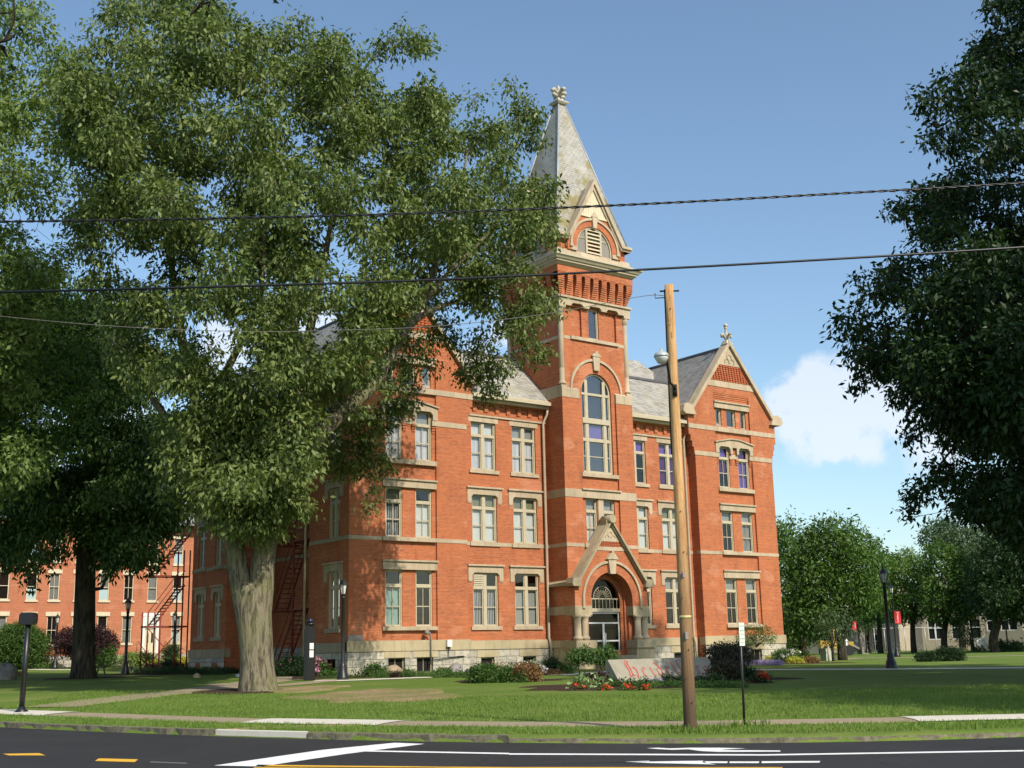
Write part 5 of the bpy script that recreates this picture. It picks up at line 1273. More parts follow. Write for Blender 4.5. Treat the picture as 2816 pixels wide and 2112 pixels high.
m = MB(); m.lathe(hd.x, hd.y, [(.04, hd.z-.135), (.085, hd.z-.13), (.125, hd.z-.05), (.142, hd.z-.01)], 20); m.build('lamp_bowl', MT['lampglass'], UP)
m = MB(); m.lathe(hd.x, hd.y, [(.15, hd.z-.012), (.15, hd.z+.015), (.115, hd.z+.07), (.04, hd.z+.105), (.03, hd.z+.11), (.03, hd.z+.145)], 20); m.build('lamp_hood', MT['silver'], UP)
m = MB(); m.tube([on_pole(.99)-R_*.10, on_pole(.8)-R_*.108, on_pole(.6)-R_*.115], .012, 5); m.tube([on_pole(.985)-R_*.2-B_*.02, on_pole(.985)+R_*.2-B_*.02], .018, 6); m.build('conduit', MT['black'], UP)
for f_, w_, h_ in ((.20, .05, .07), (.33, .04, .05)):
    m = MB(); q = on_pole(f_)-B_*(.128-.036*f_); m.box(q.x-w_, q.x+w_, q.y-.012, q.y+.012, q.z-h_, q.z+h_); m.build('number_plate', MT['greyblock'], UP)
m = MB()
for f_ in (.06, .11, .17, .28, .38, .47, .9, .94):
    q = on_pole(f_)-B_*(.13-.036*f_)+R_*(.05*math.sin(f_*40)); m.tube([q, q-B_*.02], .012, 5)
m.build('bolts', MT['black'], UP)
def cable(label, pts, r, mat='black', sag=0, twist=False):
    P = []; pts = [Vector(p) for p in pts]
    m = MB(); N = 60; L = []
    for i in range(N+1):
        f_ = i/N*(len(pts)-1); k = min(int(f_), len(pts)-2); u = f_-k
        p0 = pts[max(k-1, 0)]; p1 = pts[k]; p2 = pts[k+1]; p3 = pts[min(k+2, len(pts)-1)]
        L.append(.5*((2*p1)+(p2-p0)*u+(2*p0-5*p1+4*p2-p3)*u*u+(3*p1-p0-3*p2+p3)*u**3))
    if twist:
        F2 = []
        N2 = 900
        for i in range(N2+1):
            f_ = i/N2*N; k = min(int(f_), N-1); F2.append(L[k].lerp(L[k+1], f_-k))
        for sgn in (0, PI): m.tube([p+Vector((0, math.cos(i*.42+sgn), math.sin(i*.42+sgn)))*r*.55 for i, p in enumerate(F2)], r*.72, 5, False)
    else: m.tube(L, r, 6, False)
    solid('overhead_cable', m, MT[mat], label, 'cable', 'overhead cables along the street')
sC = 13.0
cable('upper black twisted cable crossing the sky and the spire', [at_s(x, y, sC) for x, y in ((-500, 483), (0, 479), (450, 472), (900, 461), (1320, 444), (1760, 421), (2212, 395), (2700, 362))], .013, 'black', 0, True)
cable('lower black cable crossing the tower below its belfry', [at_s(x, y, sC+.6) for x, y in ((-500, 641), (0, 631), (450, 620), (900, 606), (1320, 586), (1760, 562), (2212, 534), (2700, 500))], .014)
cable('thin grey span wire running left from the top of the wooden pole', [on_pole(.975)-R_*.12]+[at_s(x, y, s) for x, y, s in ((1380, 641, 24.3), (1180, 678, 25.2), (950, 704, 26), (746, 713, 27), (530, 716, 28), (250, 705, 30), (0, 683, 32), (-300, 650, 34))], .007, 'greyblock')
m = MB(); p = Vector(at_s(1415, 634, 24)); solid('wire_clamp', (m.tube([p, p-R_*.0+Vector((0, 0, -.1)), p+R_*.25-Vector((0, 0, .09))], .012, 5), m)[1], MT['black'], 'small black clamp hanging under the span wire by the pole top', 'clamp')

def post_sign():
    x, y, z = gnd(1608, 1568); S_ = thing('street_sign', (x, y, z), 'narrow white street sign on a dark steel post at the verge', 'sign')
    tpv = Vector(at_s(1598, 1345, st(x, y)[0])); bs_ = Vector((x, y, z-.2)); m = MB(); m.tube([bs_, tpv], .026, 8); m.build('post', MT['black'], S_)
    a = tpv; d = (bs_-a).normalized(); wv = (R_*.5+B_*.86).normalized(); nv = wv.cross(Vector((0, 0, 1))).normalized(); m = MB()
    c = [a+wv*k*.15+d*q+nv*.03 for k, q in ((-1, 0), (1, 0), (1, .46), (-1, .46))]; c2 = [p+nv*.006 for p in c]
    m.add(c+c2, [(0, 1, 2, 3), (7, 6, 5, 4), (0, 4, 5, 1), (1, 5, 6, 2), (2, 6, 7, 3), (3, 7, 4, 0)]); sg = m.build('sign_plate', MT['white'], S_)
    m = MB()
    for k, (u0, u1, q0, q1) in enumerate(((-.8, .8, .06, .075), (-.7, .7, .14, .17), (-.6, .6, .22, .24), (-.7, .7, .30, .33), (-.5, .5, .38, .40))):
        for sd in (-.004, .010): m.poly([a+wv*u*.15+d*q+nv*(.03+sd) for u, q in ((u0, q0), (u1, q0), (u1, q1), (u0, q1))])
    m.build('lettering', MT['greenblind'], sg)
post_sign()
def control_box():
    x, y, z = gnd(46, 1540); S_ = thing('signal_box', (x, y, z), 'black rounded box on a dark post at the left end of the pavement', 'signal box')
    tpv = Vector(at_s(61, 1345, st(x, y)[0])); m = MB(); m.lathe(x, y, [(.2, z-.05), (.2, z+.06), (.11, z+.12), (.09, z+.2)], 12); m.tube([(x, y, z+.1), tpv], .085, 12); m.build('post', MT['greyblock'] if False else MT['black'], S_)
    c = tpv+Vector((0, 0, .12)); m = MB(); me_h = .19
    for (w, h_, dd) in ((.24, .19, .15),):
        n = 10
        pts = []
        for i in range(24):
            a = 2*PI*i/24; ca, sa = math.cos(a), math.sin(a); pts.append((w*math.copysign(abs(ca)**.45, ca), h_*math.copysign(abs(sa)**.45, sa)))
        F_ = lambda u, v, d: tuple(c+R_*u+Vector((0, 0, v))+B_*d)
        m.fprism(F_, pts, -dd, dd); m.fprism(F_, [(u*.93, v*.93) for u, v in pts], -dd-.02, -dd)
        m.fprism(F_, [(u*.93, v*.93) for u, v in pts], dd, dd+.02)
    m.build('box', MT['black'], S_)
control_box()
x, y, z = gnd(668, 1470); K = thing('emergency_phone', (x, y, z), 'black emergency call pillar with a dark blue top beside the side wall', 'call pillar')
m = MB(); m.box(x-.2, x+.2, y-.17, y+.17, z-.1, z+2.25); m.box(x-.17, x+.17, y-.14, y+.14, z+2.25, z+2.4); m.lathe(x, y, [(.2, z+2.4), (.22, z+2.44), (.22, z+2.5)], 14); m.build('pillar', MT['black'], K)
m = MB(); m.lathe(x, y, [(.13, z+2.5), (.14, z+2.62), (.10, z+2.69), (.03, z+2.71)], 14); MT['bluelamp'] = plain('dark_blue_lens', (.008, .014, .04), .15, .1, 3, 0, .8); m.build('blue_lamp', MT['bluelamp'], K)
m = MB(); m.box(x-.1, x+.1, y-.19, y-.165, z+1.35, z+1.62); m.box(x-.1, x+.1, y-.185, y-.165, z+1.0, z+1.3); m.build('panel', MT['white'], K)
m = MB(); x, y, z = gnd(1026, 1447); m.box(x-.4, x+.4, y-.35, y+.35, z-.1, z+.98); m.box(x-.43, x+.43, y-.38, y+.38, z+.98, z+1.04); m.box(x-.38, x-.01, y-.37, y-.35, z+.1, z+.92); m.box(x+.01, x+.38, y-.37, y-.35, z+.1, z+.92); solid('utility_cabinet', m, MT['cabinet'], 'pale green steel utility cabinet in the bed before the hall', 'cabinet')
m = MB(); x, y, z = gnd(1785, 1427); m.box(x-.28, x+.28, y-.25, y+.25, z-.1, z+.75); m.box(x-.3, x+.3, y-.27, y+.27, z+.75, z+.8); solid('utility_cabinet', m, MT['cabinet'], 'small grey green utility box on the lawn by a pale post', 'cabinet')
m = MB(); x, y, z = gnd(1791, 1429); m.tube([(x, y, z-.1), (x, y, z+.9)], .07, 8); m.lathe(x, y, [(.08, z+.9), (.1, z+.93), (.02, z+.98)], 8); solid('wooden_post', m, MT['stone'], 'short pale post beside the small utility box', 'post')

# stone slab with the name in red blackletter
bx, by, _ = gnd(1339, 1476); bz = terr(bx, by)
SG = thing('name_stone', (bx+2.5, by, bz), 'long sloping grey stone slab with red blackletter name in the flower bed', 'sign')
W_, DYs, DZ = 5.1, .62, .80
def slab(u, v, d=0): return (bx+u, by+v*DYs-d*.79, bz+.02+v*DZ+d*.61)
m = MB(); m.add([slab(0, 0), slab(W_, 0), slab(W_, 1), slab(0, 1), (bx, by+DYs+.12, bz-.2), (bx+W_, by+DYs+.12, bz-.2), (bx, by, bz-.2), (bx+W_, by, bz-.2), (bx, by+DYs+.12, bz+.8), (bx+W_, by+DYs+.12, bz+.8)],
   [(0, 1, 2, 3), (3, 2, 9, 8), (8, 9, 5, 4), (6, 0, 3, 8, 4), (7, 5, 9, 2, 1), (6, 7, 1, 0)])
MT['slab'] = stone_mat('grey_name_stone', (.36, .335, .265), (.26, .24, .19), 1.75); so = m.build('slab', MT['slab'], SG)
def stroke(m, pts, w, cs):         # broad-nib stroke: pen held at a slant
    P = [(cs(x, y)) for x, y in pts]; nx, ny = w*.80, w*.45
    for (a, b) in zip(P, P[1:]): m.poly([slab(a[0]-nx, a[1]-ny, .006), slab(b[0]-nx, b[1]-ny, .006), slab(b[0]+nx, b[1]+ny, .006), slab(a[0]+nx, a[1]+ny, .006)])
GL = {  # strokes in a unit-high letter box
 'H': ([[(.0, 1.0), (.25, 1.08), (.5, .98)], [(.15, .95), (.22, .45), (.12, .1), (.22, .0), (.34, .08)], [(.34, .95), (.38, .5), (.34, .2)], [(.38, .56), (.6, .66), (.78, .52), (.76, .2), (.62, -.08), (.5, -.16)], [(.0, .62), (.14, .72)], [(.34, .2), (.44, .04), (.56, .1)]], .95),
 'e': ([[(.1, .5), (.06, .2), (.18, .02), (.36, .1)], [(.1, .5), (.24, .62), (.36, .48), (.12, .3)]], .46),
 'i': ([[(.08, .52), (.16, .58), (.16, .12), (.26, .02)], [(.14, .82), (.2, .86)]], .34),
 'd': ([[(.08, .9), (.3, .66), (.4, .4), (.34, .12), (.2, .0), (.08, .14), (.08, .42), (.22, .56), (.36, .48)]], .52),
 'l': ([[(.06, .95), (.14, 1.0), (.14, .14), (.26, .02)]], .32),
 'b': ([[(.06, .95), (.12, 1.0), (.12, .12), (.26, .0), (.4, .16), (.4, .42), (.28, .56), (.14, .46)]], .52),
 'r': ([[(.08, .54), (.14, .56), (.14, .08), (.22, .02)], [(.14, .46), (.28, .58), (.36, .5)]], .42),
 'g': ([[(.24, .56), (.08, .44), (.08, .16), (.22, .02), (.36, .14), (.36, .5), (.24, .56)], [(.36, .5), (.38, -.1), (.26, -.26), (.08, -.2)]], .50)}
m = MB(); x0 = .60; hgt = .66
for k, ch in enumerate('Heidelberg'):
    strokes, adv = GL[ch]
    for S_ in strokes: stroke(m, S_, .040 if ch == 'H' else .034, lambda u, v, x0=x0: (x0+u*.64, .22+v*hgt))
    x0 += adv*.62+.125
m.build('lettering', MT['redletter'], so)
# picnic table
x, y, z = gnd(248, 1456); T1 = thing('picnic_table', (x, y, z), 'dark picnic table in the shade of the left lawn', 'table')
m = MB()
for k in range(5): m.box(x-1.2, x+1.2, y-.36+.145*k, y-.23+.145*k, z+.72, z+.76)
m.build('tabletop', MT['kerb'], T1)
for s_ in (-1, 1):
    m = MB(); m.box(x-1.2, x+1.2, y+s_*.72-.13, y+s_*.72+.13, z+.42, z+.46); m.build('bench', MT['kerb'], T1)
    m = MB(); m.tube([(x+s_*.85, y-.75, z), (x+s_*.85, y-.2, z+.72)], .045, 6); m.tube([(x+s_*.85, y+.75, z), (x+s_*.85, y+.2, z+.72)], .045, 6); m.box(x+s_*.85-.03, x+s_*.85+.03, y-.8, y+.8, z+.34, z+.42); m.build('leg', MT['kerb'], T1)
# steps on the side path
m = MB(); x, y, z = gnd(612, 1444)
for k in range(3): m.box(x-1.1, x+1.5, y+.34*k, y+1.6, z+.16*k-.02, z+.16*(k+1)-.02)
solid('stone_steps', m, MT['stone'], 'three pale stone steps at the end of the side path behind the big tree', 'steps')
# boulders
def boulder(px, py, w, h, mat, label, seed):
    x, y, z = gnd(px, py); sc = (st(x, y)[0])/2592; m = MB(); m.blob((x, y, z+h*sc*.25), (w*sc*.5, w*sc*.4, h*sc*.75), seed, 12, 18, .09); solid('boulder', m, MT[mat], label, 'boulder', 'boulders in the beds')
boulder(851, 1461, 40, 23, 'boulder', 'rounded tan boulder at the foot of the left wing', 1)
boulder(985, 1456, 42, 22, 'boulderg', 'grey brown boulder left of the steel cabinet', 2)
boulder(1720, 1416, 26, 14, 'boulder', 'pale boulder in the bed past the right corner of the hall', 3)
boulder(8, 1469, 60, 33, 'boulderg', 'dark shaded boulder at the left edge of the lawn', 4)
boulder(425, 1464, 17, 9, 'boulder', 'small tan stone at the front of the shaded bed', 5)
boulder(1548, 1421, 30, 9, 'boulder', 'low pale stone behind the name slab', 6)
boulder(515, 1462, 13, 6, 'silver', 'small pale stone at the end of the shaded bed', 7)
# chain-link fence in front of the tan buildings
def link_fence(label, pxs, py, s, h):
    P = [at_s(px, 1390, s) for px in pxs]; F0 = thing('chain_link_fence', (P[0][0], P[0][1], .5), label, 'fence')
    zz = .5
    for p in P:
        m = MB(); m.tube([(p[0], p[1], zz-.1), (p[0], p[1], zz+h)], .05, 6); m.build('post', MT['silver'], F0)
    m = MB(); m.tube([(a[0], a[1], zz+h) for a in P], .04, 5); m.build('top_rail', MT['silver'], F0)
    m = MB()
    for a, b in zip(P, P[1:]):
        L = math.dist(a[:2], b[:2]); n = int(L/.45)
        for k in range(n):
            f0 = k/n; f1 = min(1, (k+h/.45)/n)
            q0 = Vector(a).lerp(Vector(b), f0); q1 = Vector(a).lerp(Vector(b), min(1, f0+h/L)); hh = h*(min(1, f0+h/L)-f0)*L/h
            m.tube([(q0.x, q0.y, zz), (q1.x, q1.y, zz+hh)], .012, 3, False); m.tube([(q1.x, q1.y, zz), (q0.x, q0.y, zz+hh)], .012, 3, False)
    m.build('wire_mesh', MT['silver'], F0)
link_fence('grey chain link fence in front of the tan buildings', (1870, 1890, 1912, 1934, 1956, 1978, 2000, 2022, 2044), 1405, 155, 3.0)
# white arched sign
p = at_s(2123, 1404, 150); x, y = p[0], p[1]; z = terr(x, y); AS = thing('lawn_sign', (x, y, z), 'white arched lawn sign in front of the clipped evergreens', 'sign')
Fs = lambda u, v, d: (x+NT[0]*u+NS[0]*d, y+NT[1]*u+NS[1]*d, z+v)
m = MB(); m.fprism(Fs, [(-.65, .35), (.65, .35), (.65, 1.35)]+[(.65*math.cos(t), 1.35+.28*math.sin(t)) for t in [PI*i/10 for i in range(1, 10)]]+[(-.65, 1.35)], -.05, .05)
sg = m.build('sign_plate', MT['white'], AS); m = MB()
for v, w in ((1.2, .3), (1.0, .45), (.75, .35), (.6, .25)): m.fbox(Fs, -w, w, v, v+.06, -.058, -.05)
m.build('lettering', MT['greyblock'], sg); m = MB()
for u in (-.55, .55): m.fbox(Fs, u-.05, u+.05, -.1, .4, -.03, .03)
m.build('post', MT['white'], AS)
# small wheel loader behind the trees
p = at_s(1806, 1408, 120); x, y = p[0], p[1]; z = terr(x, y); LD = thing('wheel_loader', (x, y, z), 'small yellow loader parked behind the tree trunk past the hall', 'construction vehicle')
Fl = lambda u, v, d: (x+NT[0]*u+NS[0]*d, y+NT[1]*u+NS[1]*d, z+v)
m = MB(); m.fprism(Fl, [(-1.6, .7), (1.5, .6), (1.6, 1.3), (.3, 1.4), (-1.7, 1.5)], -.7, .7); m.build('body', MT['loader'], LD)
m = MB(); m.fbox(Fl, -.3, .9, 1.4, 1.5, -.6, .6); m.fbox(Fl, -.35, .95, 2.4, 2.5, -.65, .65)
for u in (-.28, .82):
    for d in (-.58, .5): m.fbox(Fl, u, u+.08, 1.5, 2.4, d, d+.08)
m.build('cab', MT['loader'], LD)
m = MB(); m.fprism(Fl, [(1.5, .9), (2.4, .4), (2.5, .5), (1.6, 1.1)], -.5, .5); m.fprism(Fl, [(2.3, .1), (3.0, .1), (2.9, .2), (2.5, .25), (2.45, .8), (2.3, .8)], -.9, .9); m.build('bucket', MT['greyblock'], LD)
for u in (-1.0, 1.1):
    for d in (-.85, .6):
        m = MB(); m.tube([Fl(u, .5, d), Fl(u, .5, d+.28)], .5, 16, True, False); m.build('wheel', MT['black'], LD)
# ================================================================ foliage tools
def quads(name, V, mat, parent):       # V: (N, 4, 3) world coordinates
    N = len(V); me = bpy.data.meshes.new(name); off = wloc(parent)
    me.vertices.add(4*N); me.vertices.foreach_set('co', (V-np.array(off)).astype(np.float32).ravel())
    me.loops.add(4*N); me.loops.foreach_set('vertex_index', np.arange(4*N, dtype=np.int32))
    me.polygons.add(N); me.polygons.foreach_set('loop_start', np.arange(0, 4*N, 4, dtype=np.int32)); me.polygons.foreach_set('loop_total', np.full(N, 4, dtype=np.int32))
    me.materials.append(MT[mat]); me.update(calc_edges=True); o = bpy.data.objects.new(name, me); COL.objects.link(o); o.parent = parent; return o
def unit(a): return a/np.maximum(1e-9, np.linalg.norm(a, axis=-1, keepdims=True))
def leaf_quads(C, size, rng, out=None, droop=.5, wr=.42, upb=.5):
    N = len(C); d = rng.normal(size=(N, 3))
    if out is not None: d += out*.9
    d[:, 2] -= droop*1.6; d = unit(d)
    nrm = rng.normal(size=(N, 3)); nrm[:, 2] += upb*2; nrm = unit(nrm-d*np.sum(nrm*d, 1, keepdims=True)); sd = np.cross(d, nrm)
    L = (size*rng.uniform(.65, 1.3, N))[:, None]; w = L*wr*.5
    return np.stack([C, C+d*L*.45+sd*w+nrm*L*.06, C+d*L-nrm*L*.10, C+d*L*.45-sd*w+nrm*L*.06], 1)
def clusters(blobs, per, leaves, size, rng, spread=.28, droop=.5, shell=.35, wr=.42, dens=None):
    """leaf clusters through each blob's volume; returns quads and cluster centres per blob"""
    Q = []; CC = []
    for c, r in blobs:
        r = np.array(r if hasattr(r, '__len__') else (r, r, r*.85)); n = max(3, int(per*(r[0]*r[1]*r[2])**(2/3)*rng.uniform(.7, 1.25)))
        u = unit(rng.normal(size=(n, 3))); rad = rng.uniform(shell, 1, n)**.6*(1+rng.normal(size=n)*.08)
        P = np.array(c)+u*rad[:, None]*r; CC.append(P)
        off = rng.normal(size=(n, leaves, 3))*spread*np.array([1, 1, .7]); K = P[:, None, :]+off
        Q.append(leaf_quads(K.reshape(-1, 3), size, rng, np.repeat(u, leaves, 0), droop, wr))
    return np.concatenate(Q), CC
def skeleton(mb, limbs, blobs, CC, rng, tw=.018, r_scale=.055, ntw=7):
    nodes = []; nr = []
    for pts, rs in limbs:
        for (a, b), (ra, rb) in zip(zip(pts, pts[1:]), zip(rs, rs[1:])):
            for f in np.linspace(0, 1, 5): nodes.append(np.array(a)*(1-f)+np.array(b)*f); nr.append(ra*(1-f)+rb*f)
    order = sorted(range(len(blobs)), key=lambda i: min(np.linalg.norm(np.array(blobs[i][0])-np.array(n)) for n in nodes[::3]))
    for i in order:
        c = np.array(blobs[i][0], float); A = np.array(nodes); dd = np.linalg.norm(A-c, axis=1)+np.maximum(0, A[:, 2]-c[2])*.8; k = int(np.argmin(dd))
        a = A[k]; L = np.linalg.norm(c-a)
        if L < .1: continue
        r0 = min(nr[k]*.62, .03+L*.022+r_scale*.6); mid = (a+c)/2+rng.normal(size=3)*L*.10-np.array([0, 0, L*.05])
        pts = [a, a*.6+mid*.45-c*.05, mid, c] if L > 1 else [a, mid, c]; rs = list(np.linspace(r0, max(.014, r0*.45), len(pts)))
        mb.tube(pts, rs, 5, False)
        for f in (.35, .65, 1):
            nodes.append(a*(1-f)+c*f if f < 1 else c); nr.append(r0*(1-f*.5))
        P = CC[i]
        for j in rng.choice(len(P), min(ntw, len(P)), replace=False):
            q = P[j]; mb.tube([c, (c+q)/2+rng.normal(size=3)*.08, q], [max(.012, r0*.4), tw*.8, tw*.4], 3, False)
def inpoly(P, x, y):
    c = False; n = len(P)
    for i in range(n):
        x1, y1 = P[i]; x2, y2 = P[(i+1) % n]
        if (y1 > y) != (y2 > y) and x < (x2-x1)*(y-y1)/(y2-y1)+x1: c = not c
    return c
def edge_d(P, x, y):
    b = 1e9; n = len(P)
    for i in range(n):
        x1, y1 = P[i]; x2, y2 = P[(i+1) % n]; dx, dy = x2-x1, y2-y1; t = max(0, min(1, ((x-x1)*dx+(y-y1)*dy)/(dx*dx+dy*dy+1e-9))); b = min(b, math.hypot(x-x1-t*dx, y-y1-t*dy))
    return b
def crown_blobs(poly, s0, depth, r0, r1, n, rng, holes=(), mind=.8, shift=None):
    """blobs filling a crown whose outline is given at distance s0; the crown is as deep as it is thick there"""
    xs = [p[0] for p in poly]; ys = [p[1] for p in poly]; out = []; mpp = s0/2592; mx = max(edge_d(poly, rng.uniform(min(xs), max(xs)), rng.uniform(min(ys), max(ys))) for _ in range(300)); tries = 0
    mx = min(mx, depth/mpp)
    while len(out) < n and tries < n*60:
        tries += 1; px, py = rng.uniform(min(xs), max(xs)), rng.uniform(min(ys), max(ys))
        if not inpoly(poly, px, py) or any((px-h[0])**2/h[2]**2+(py-h[1])**2/h[3]**2 < 1 for h in holes): continue
        e = edge_d(poly, px, py); r = rng.uniform(r0, r1); r = min(r, max(.28, e*mpp*1.1)); th = depth*math.sqrt(max(.02, 1-(1-min(1, e/mx))**2)); dz = rng.uniform(-th, th)
        p = np.array(at_s(px, py, s0+dz)) if False else None
        q = at_s(px, py, s0); q = np.array([q[0]+NS[0]*dz, q[1]+NS[1]*dz, q[2]*(1)+0])
        # keep the outline: a point farther away is moved outwards with the view ray
        q = np.array(at_s(px, py, s0+dz+(shift(px, py) if shift else 0)))
        if any(np.linalg.norm(q-o[0]) < mind*(r+o[1])*.5 for o in out): continue
        out.append((q, r))
    return out
def tree(name, label, group, base, limbs, blobs, per, leaves, size, mat, bark, seed, spread=.28, droop=.5, ntw=6, cat='tree', sides=14, wr=.42, shell=.35):
    rng = np.random.default_rng(seed); T = thing(name, base, label, cat, group)
    Q, CC = clusters(blobs, per, leaves, size, rng, spread, droop, shell, wr); quads('crown', Q, mat, T)
    m = MB()
    for k, (pts, rs) in enumerate(limbs):
        # smooth the limb and roughen it a little
        P, R_ = [], []
        for i in range(len(pts)-1):
            p0 = np.array(pts[max(i-1, 0)], float); p1 = np.array(pts[i], float); p2 = np.array(pts[i+1], float); p3 = np.array(pts[min(i+2, len(pts)-1)], float)
            for u in (0, .25, .5, .75): P.append(.5*((2*p1)+(p2-p0)*u+(2*p0-5*p1+4*p2-p3)*u*u+(3*p1-p0-3*p2+p3)*u**3)); R_.append(rs[i]*(1-u)+rs[i+1]*u)
        P.append(np.array(pts[-1], float)); R_.append(rs[-1])
        m.tube(P, R_, sides if k == 0 else max(6, sides-4))
    skeleton(m, limbs, blobs, CC, rng, ntw=ntw)
    m.build('trunk', MT[bark], T); return T
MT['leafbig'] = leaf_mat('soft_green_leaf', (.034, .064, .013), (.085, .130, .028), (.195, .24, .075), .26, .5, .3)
MT['leafdark'] = leaf_mat('dark_shaded_leaf', (.010, .026, .007), (.018, .042, .010), (.034, .068, .018), .16, .5, .3)  # dark leaf; shade on the right edge tree is put into the colour
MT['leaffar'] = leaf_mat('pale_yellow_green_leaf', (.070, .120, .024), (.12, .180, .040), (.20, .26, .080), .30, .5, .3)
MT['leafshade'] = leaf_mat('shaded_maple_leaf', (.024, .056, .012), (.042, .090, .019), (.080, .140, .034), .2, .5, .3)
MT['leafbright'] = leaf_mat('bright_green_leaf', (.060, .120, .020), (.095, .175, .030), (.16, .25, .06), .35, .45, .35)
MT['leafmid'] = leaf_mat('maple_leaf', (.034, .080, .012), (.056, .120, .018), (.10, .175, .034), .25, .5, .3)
MT['leafgrey'] = leaf_mat('grey_green_leaf', (.040, .075, .030), (.060, .105, .042), (.10, .15, .07), .25, .5, .3)
MT['bark'] = bark_mat('furrowed_grey_bark', (.27, .235, .16), (.10, .085, .06), 7)
MT['barkdark'] = bark_mat('dark_bark', (.085, .070, .052), (.03, .026, .02), 8)
def px_limb(s0, pts): # (px, py, dist offset, radius)
    return [tuple(at_s(x, y, s0+d)) for x, y, d, r in pts], [r for x, y, d, r in pts]
# ---- the big tree before the left wing
S1 = 44.0; gx, gy, gz = gnd(560, 1493); S1 = st(gx, gy)[0]
poly = [(140, 150), (190, 40), (300, -60), (430, -40), (490, 10), (560, 62), (650, 30), (705, 62), (790, 118), (830, 62), (895, 42), (948, 95), (962, 150), (1010, 195), (1060, 182), (1125, 155), (1168, 185), (1178, 260), (1196, 330), (1222, 400), (1212, 455), (1222, 500), (1190, 560), (1165, 590), (1196, 660), (1205, 740), (1170, 772), (1120, 770), (1085, 745), (1060, 690), (990, 660), (950, 700), (900, 705), (862, 740), (835, 800), (850, 850), (800, 885), (770, 900), (735, 880), (690, 960), (672, 1060), (650, 1130), (590, 1165), (520, 1185), (440, 1145), (390, 1080), (352, 1000), (330, 900), (240, 800), (190, 640), (150, 500), (165, 380), (110, 260)]
rng = np.random.default_rng(11)
B1 = crown_blobs(poly, S1, 7.0, .6, 1.1, 380, rng, [(700, 712, 40, 26), (1105, 745, 30, 30), (880, 640, 22, 30), (600, 705, 18, 18), (470, 740, 16, 16), (640, 690, 22, 20), (760, 640, 18, 22), (1000, 700, 24, 16), (540, 830, 18, 20), (210, 560, 16, 22), (930, 470, 16, 20), (1050, 560, 20, 16), (740, 460, 14, 18), (330, 330, 16, 20), (260, 470, 14, 18), (1000, 330, 12, 18)], 1.05, lambda x, y: 5.5*sstep(700, 1000, x))
for px, py, r, d in ((1045, 800, .6, 7), (1060, 845, .55, 7), (1030, 770, .7, 7), (1010, 820, .4, 8), (1085, 790, .7, 7), (1050, 730, .7, 8), (1150, 765, .6, 5), (905, 745, .6, 6), (930, 790, .4, 7), (880, 790, .5, 6), (835, 905, .6, 8), (800, 930, .7, 8), (770, 960, .7, 9), (812, 985, .6, 9), (835, 1020, .4, 9), (790, 1010, .6, 9), (805, 1060, .35, 9), (800, 1100, .35, 9), (868, 880, .5, 8), (740, 1000, .8, 10), (760, 900, .8, 8), (720, 960, .8, 9),
                       (850, 830, .5, 5), (790, 700, .8, 7), (822, 655, .8, 7), (860, 618, .8, 8), (905, 596, .8, 8), (755, 765, .8, 8), (730, 830, .8, 8), (700, 900, .8, 8), (875, 805, .4, 8), (905, 838, .35, 9), (850, 872, .5, 8), (884, 868, .35, 9), (812, 690, .7, 9), (935, 722, .5, 8), (965, 705, .6, 8), (985, 740, .5, 8), (1000, 800, .4, 8), (840, 720, .6, 9), (870, 745, .45, 9), (1075, 835, .3, 8), (780, 640, .9, 6), (940, 640, .6, 8), (640, 1090, .7, -3), (560, 1130, .9, -3), (600, 1070, 1, -4), (520, 1100, 1, -3), (470, 1080, 1, -3.5), (460, 1000, 1.1, -4), (560, 1020, 1.1, -4.5), (640, 1010, .9, -4), (430, 930, 1.1, -4), (540, 940, 1.2, -5), (640, 930, 1, -5), (380, 1040, .8, -3), (700, 880, 1, -4), (600, 860, 1.1, -5)):
    B1.append((np.array(at_s(px, py, S1+(d if d > 0 else d*.35))), r))
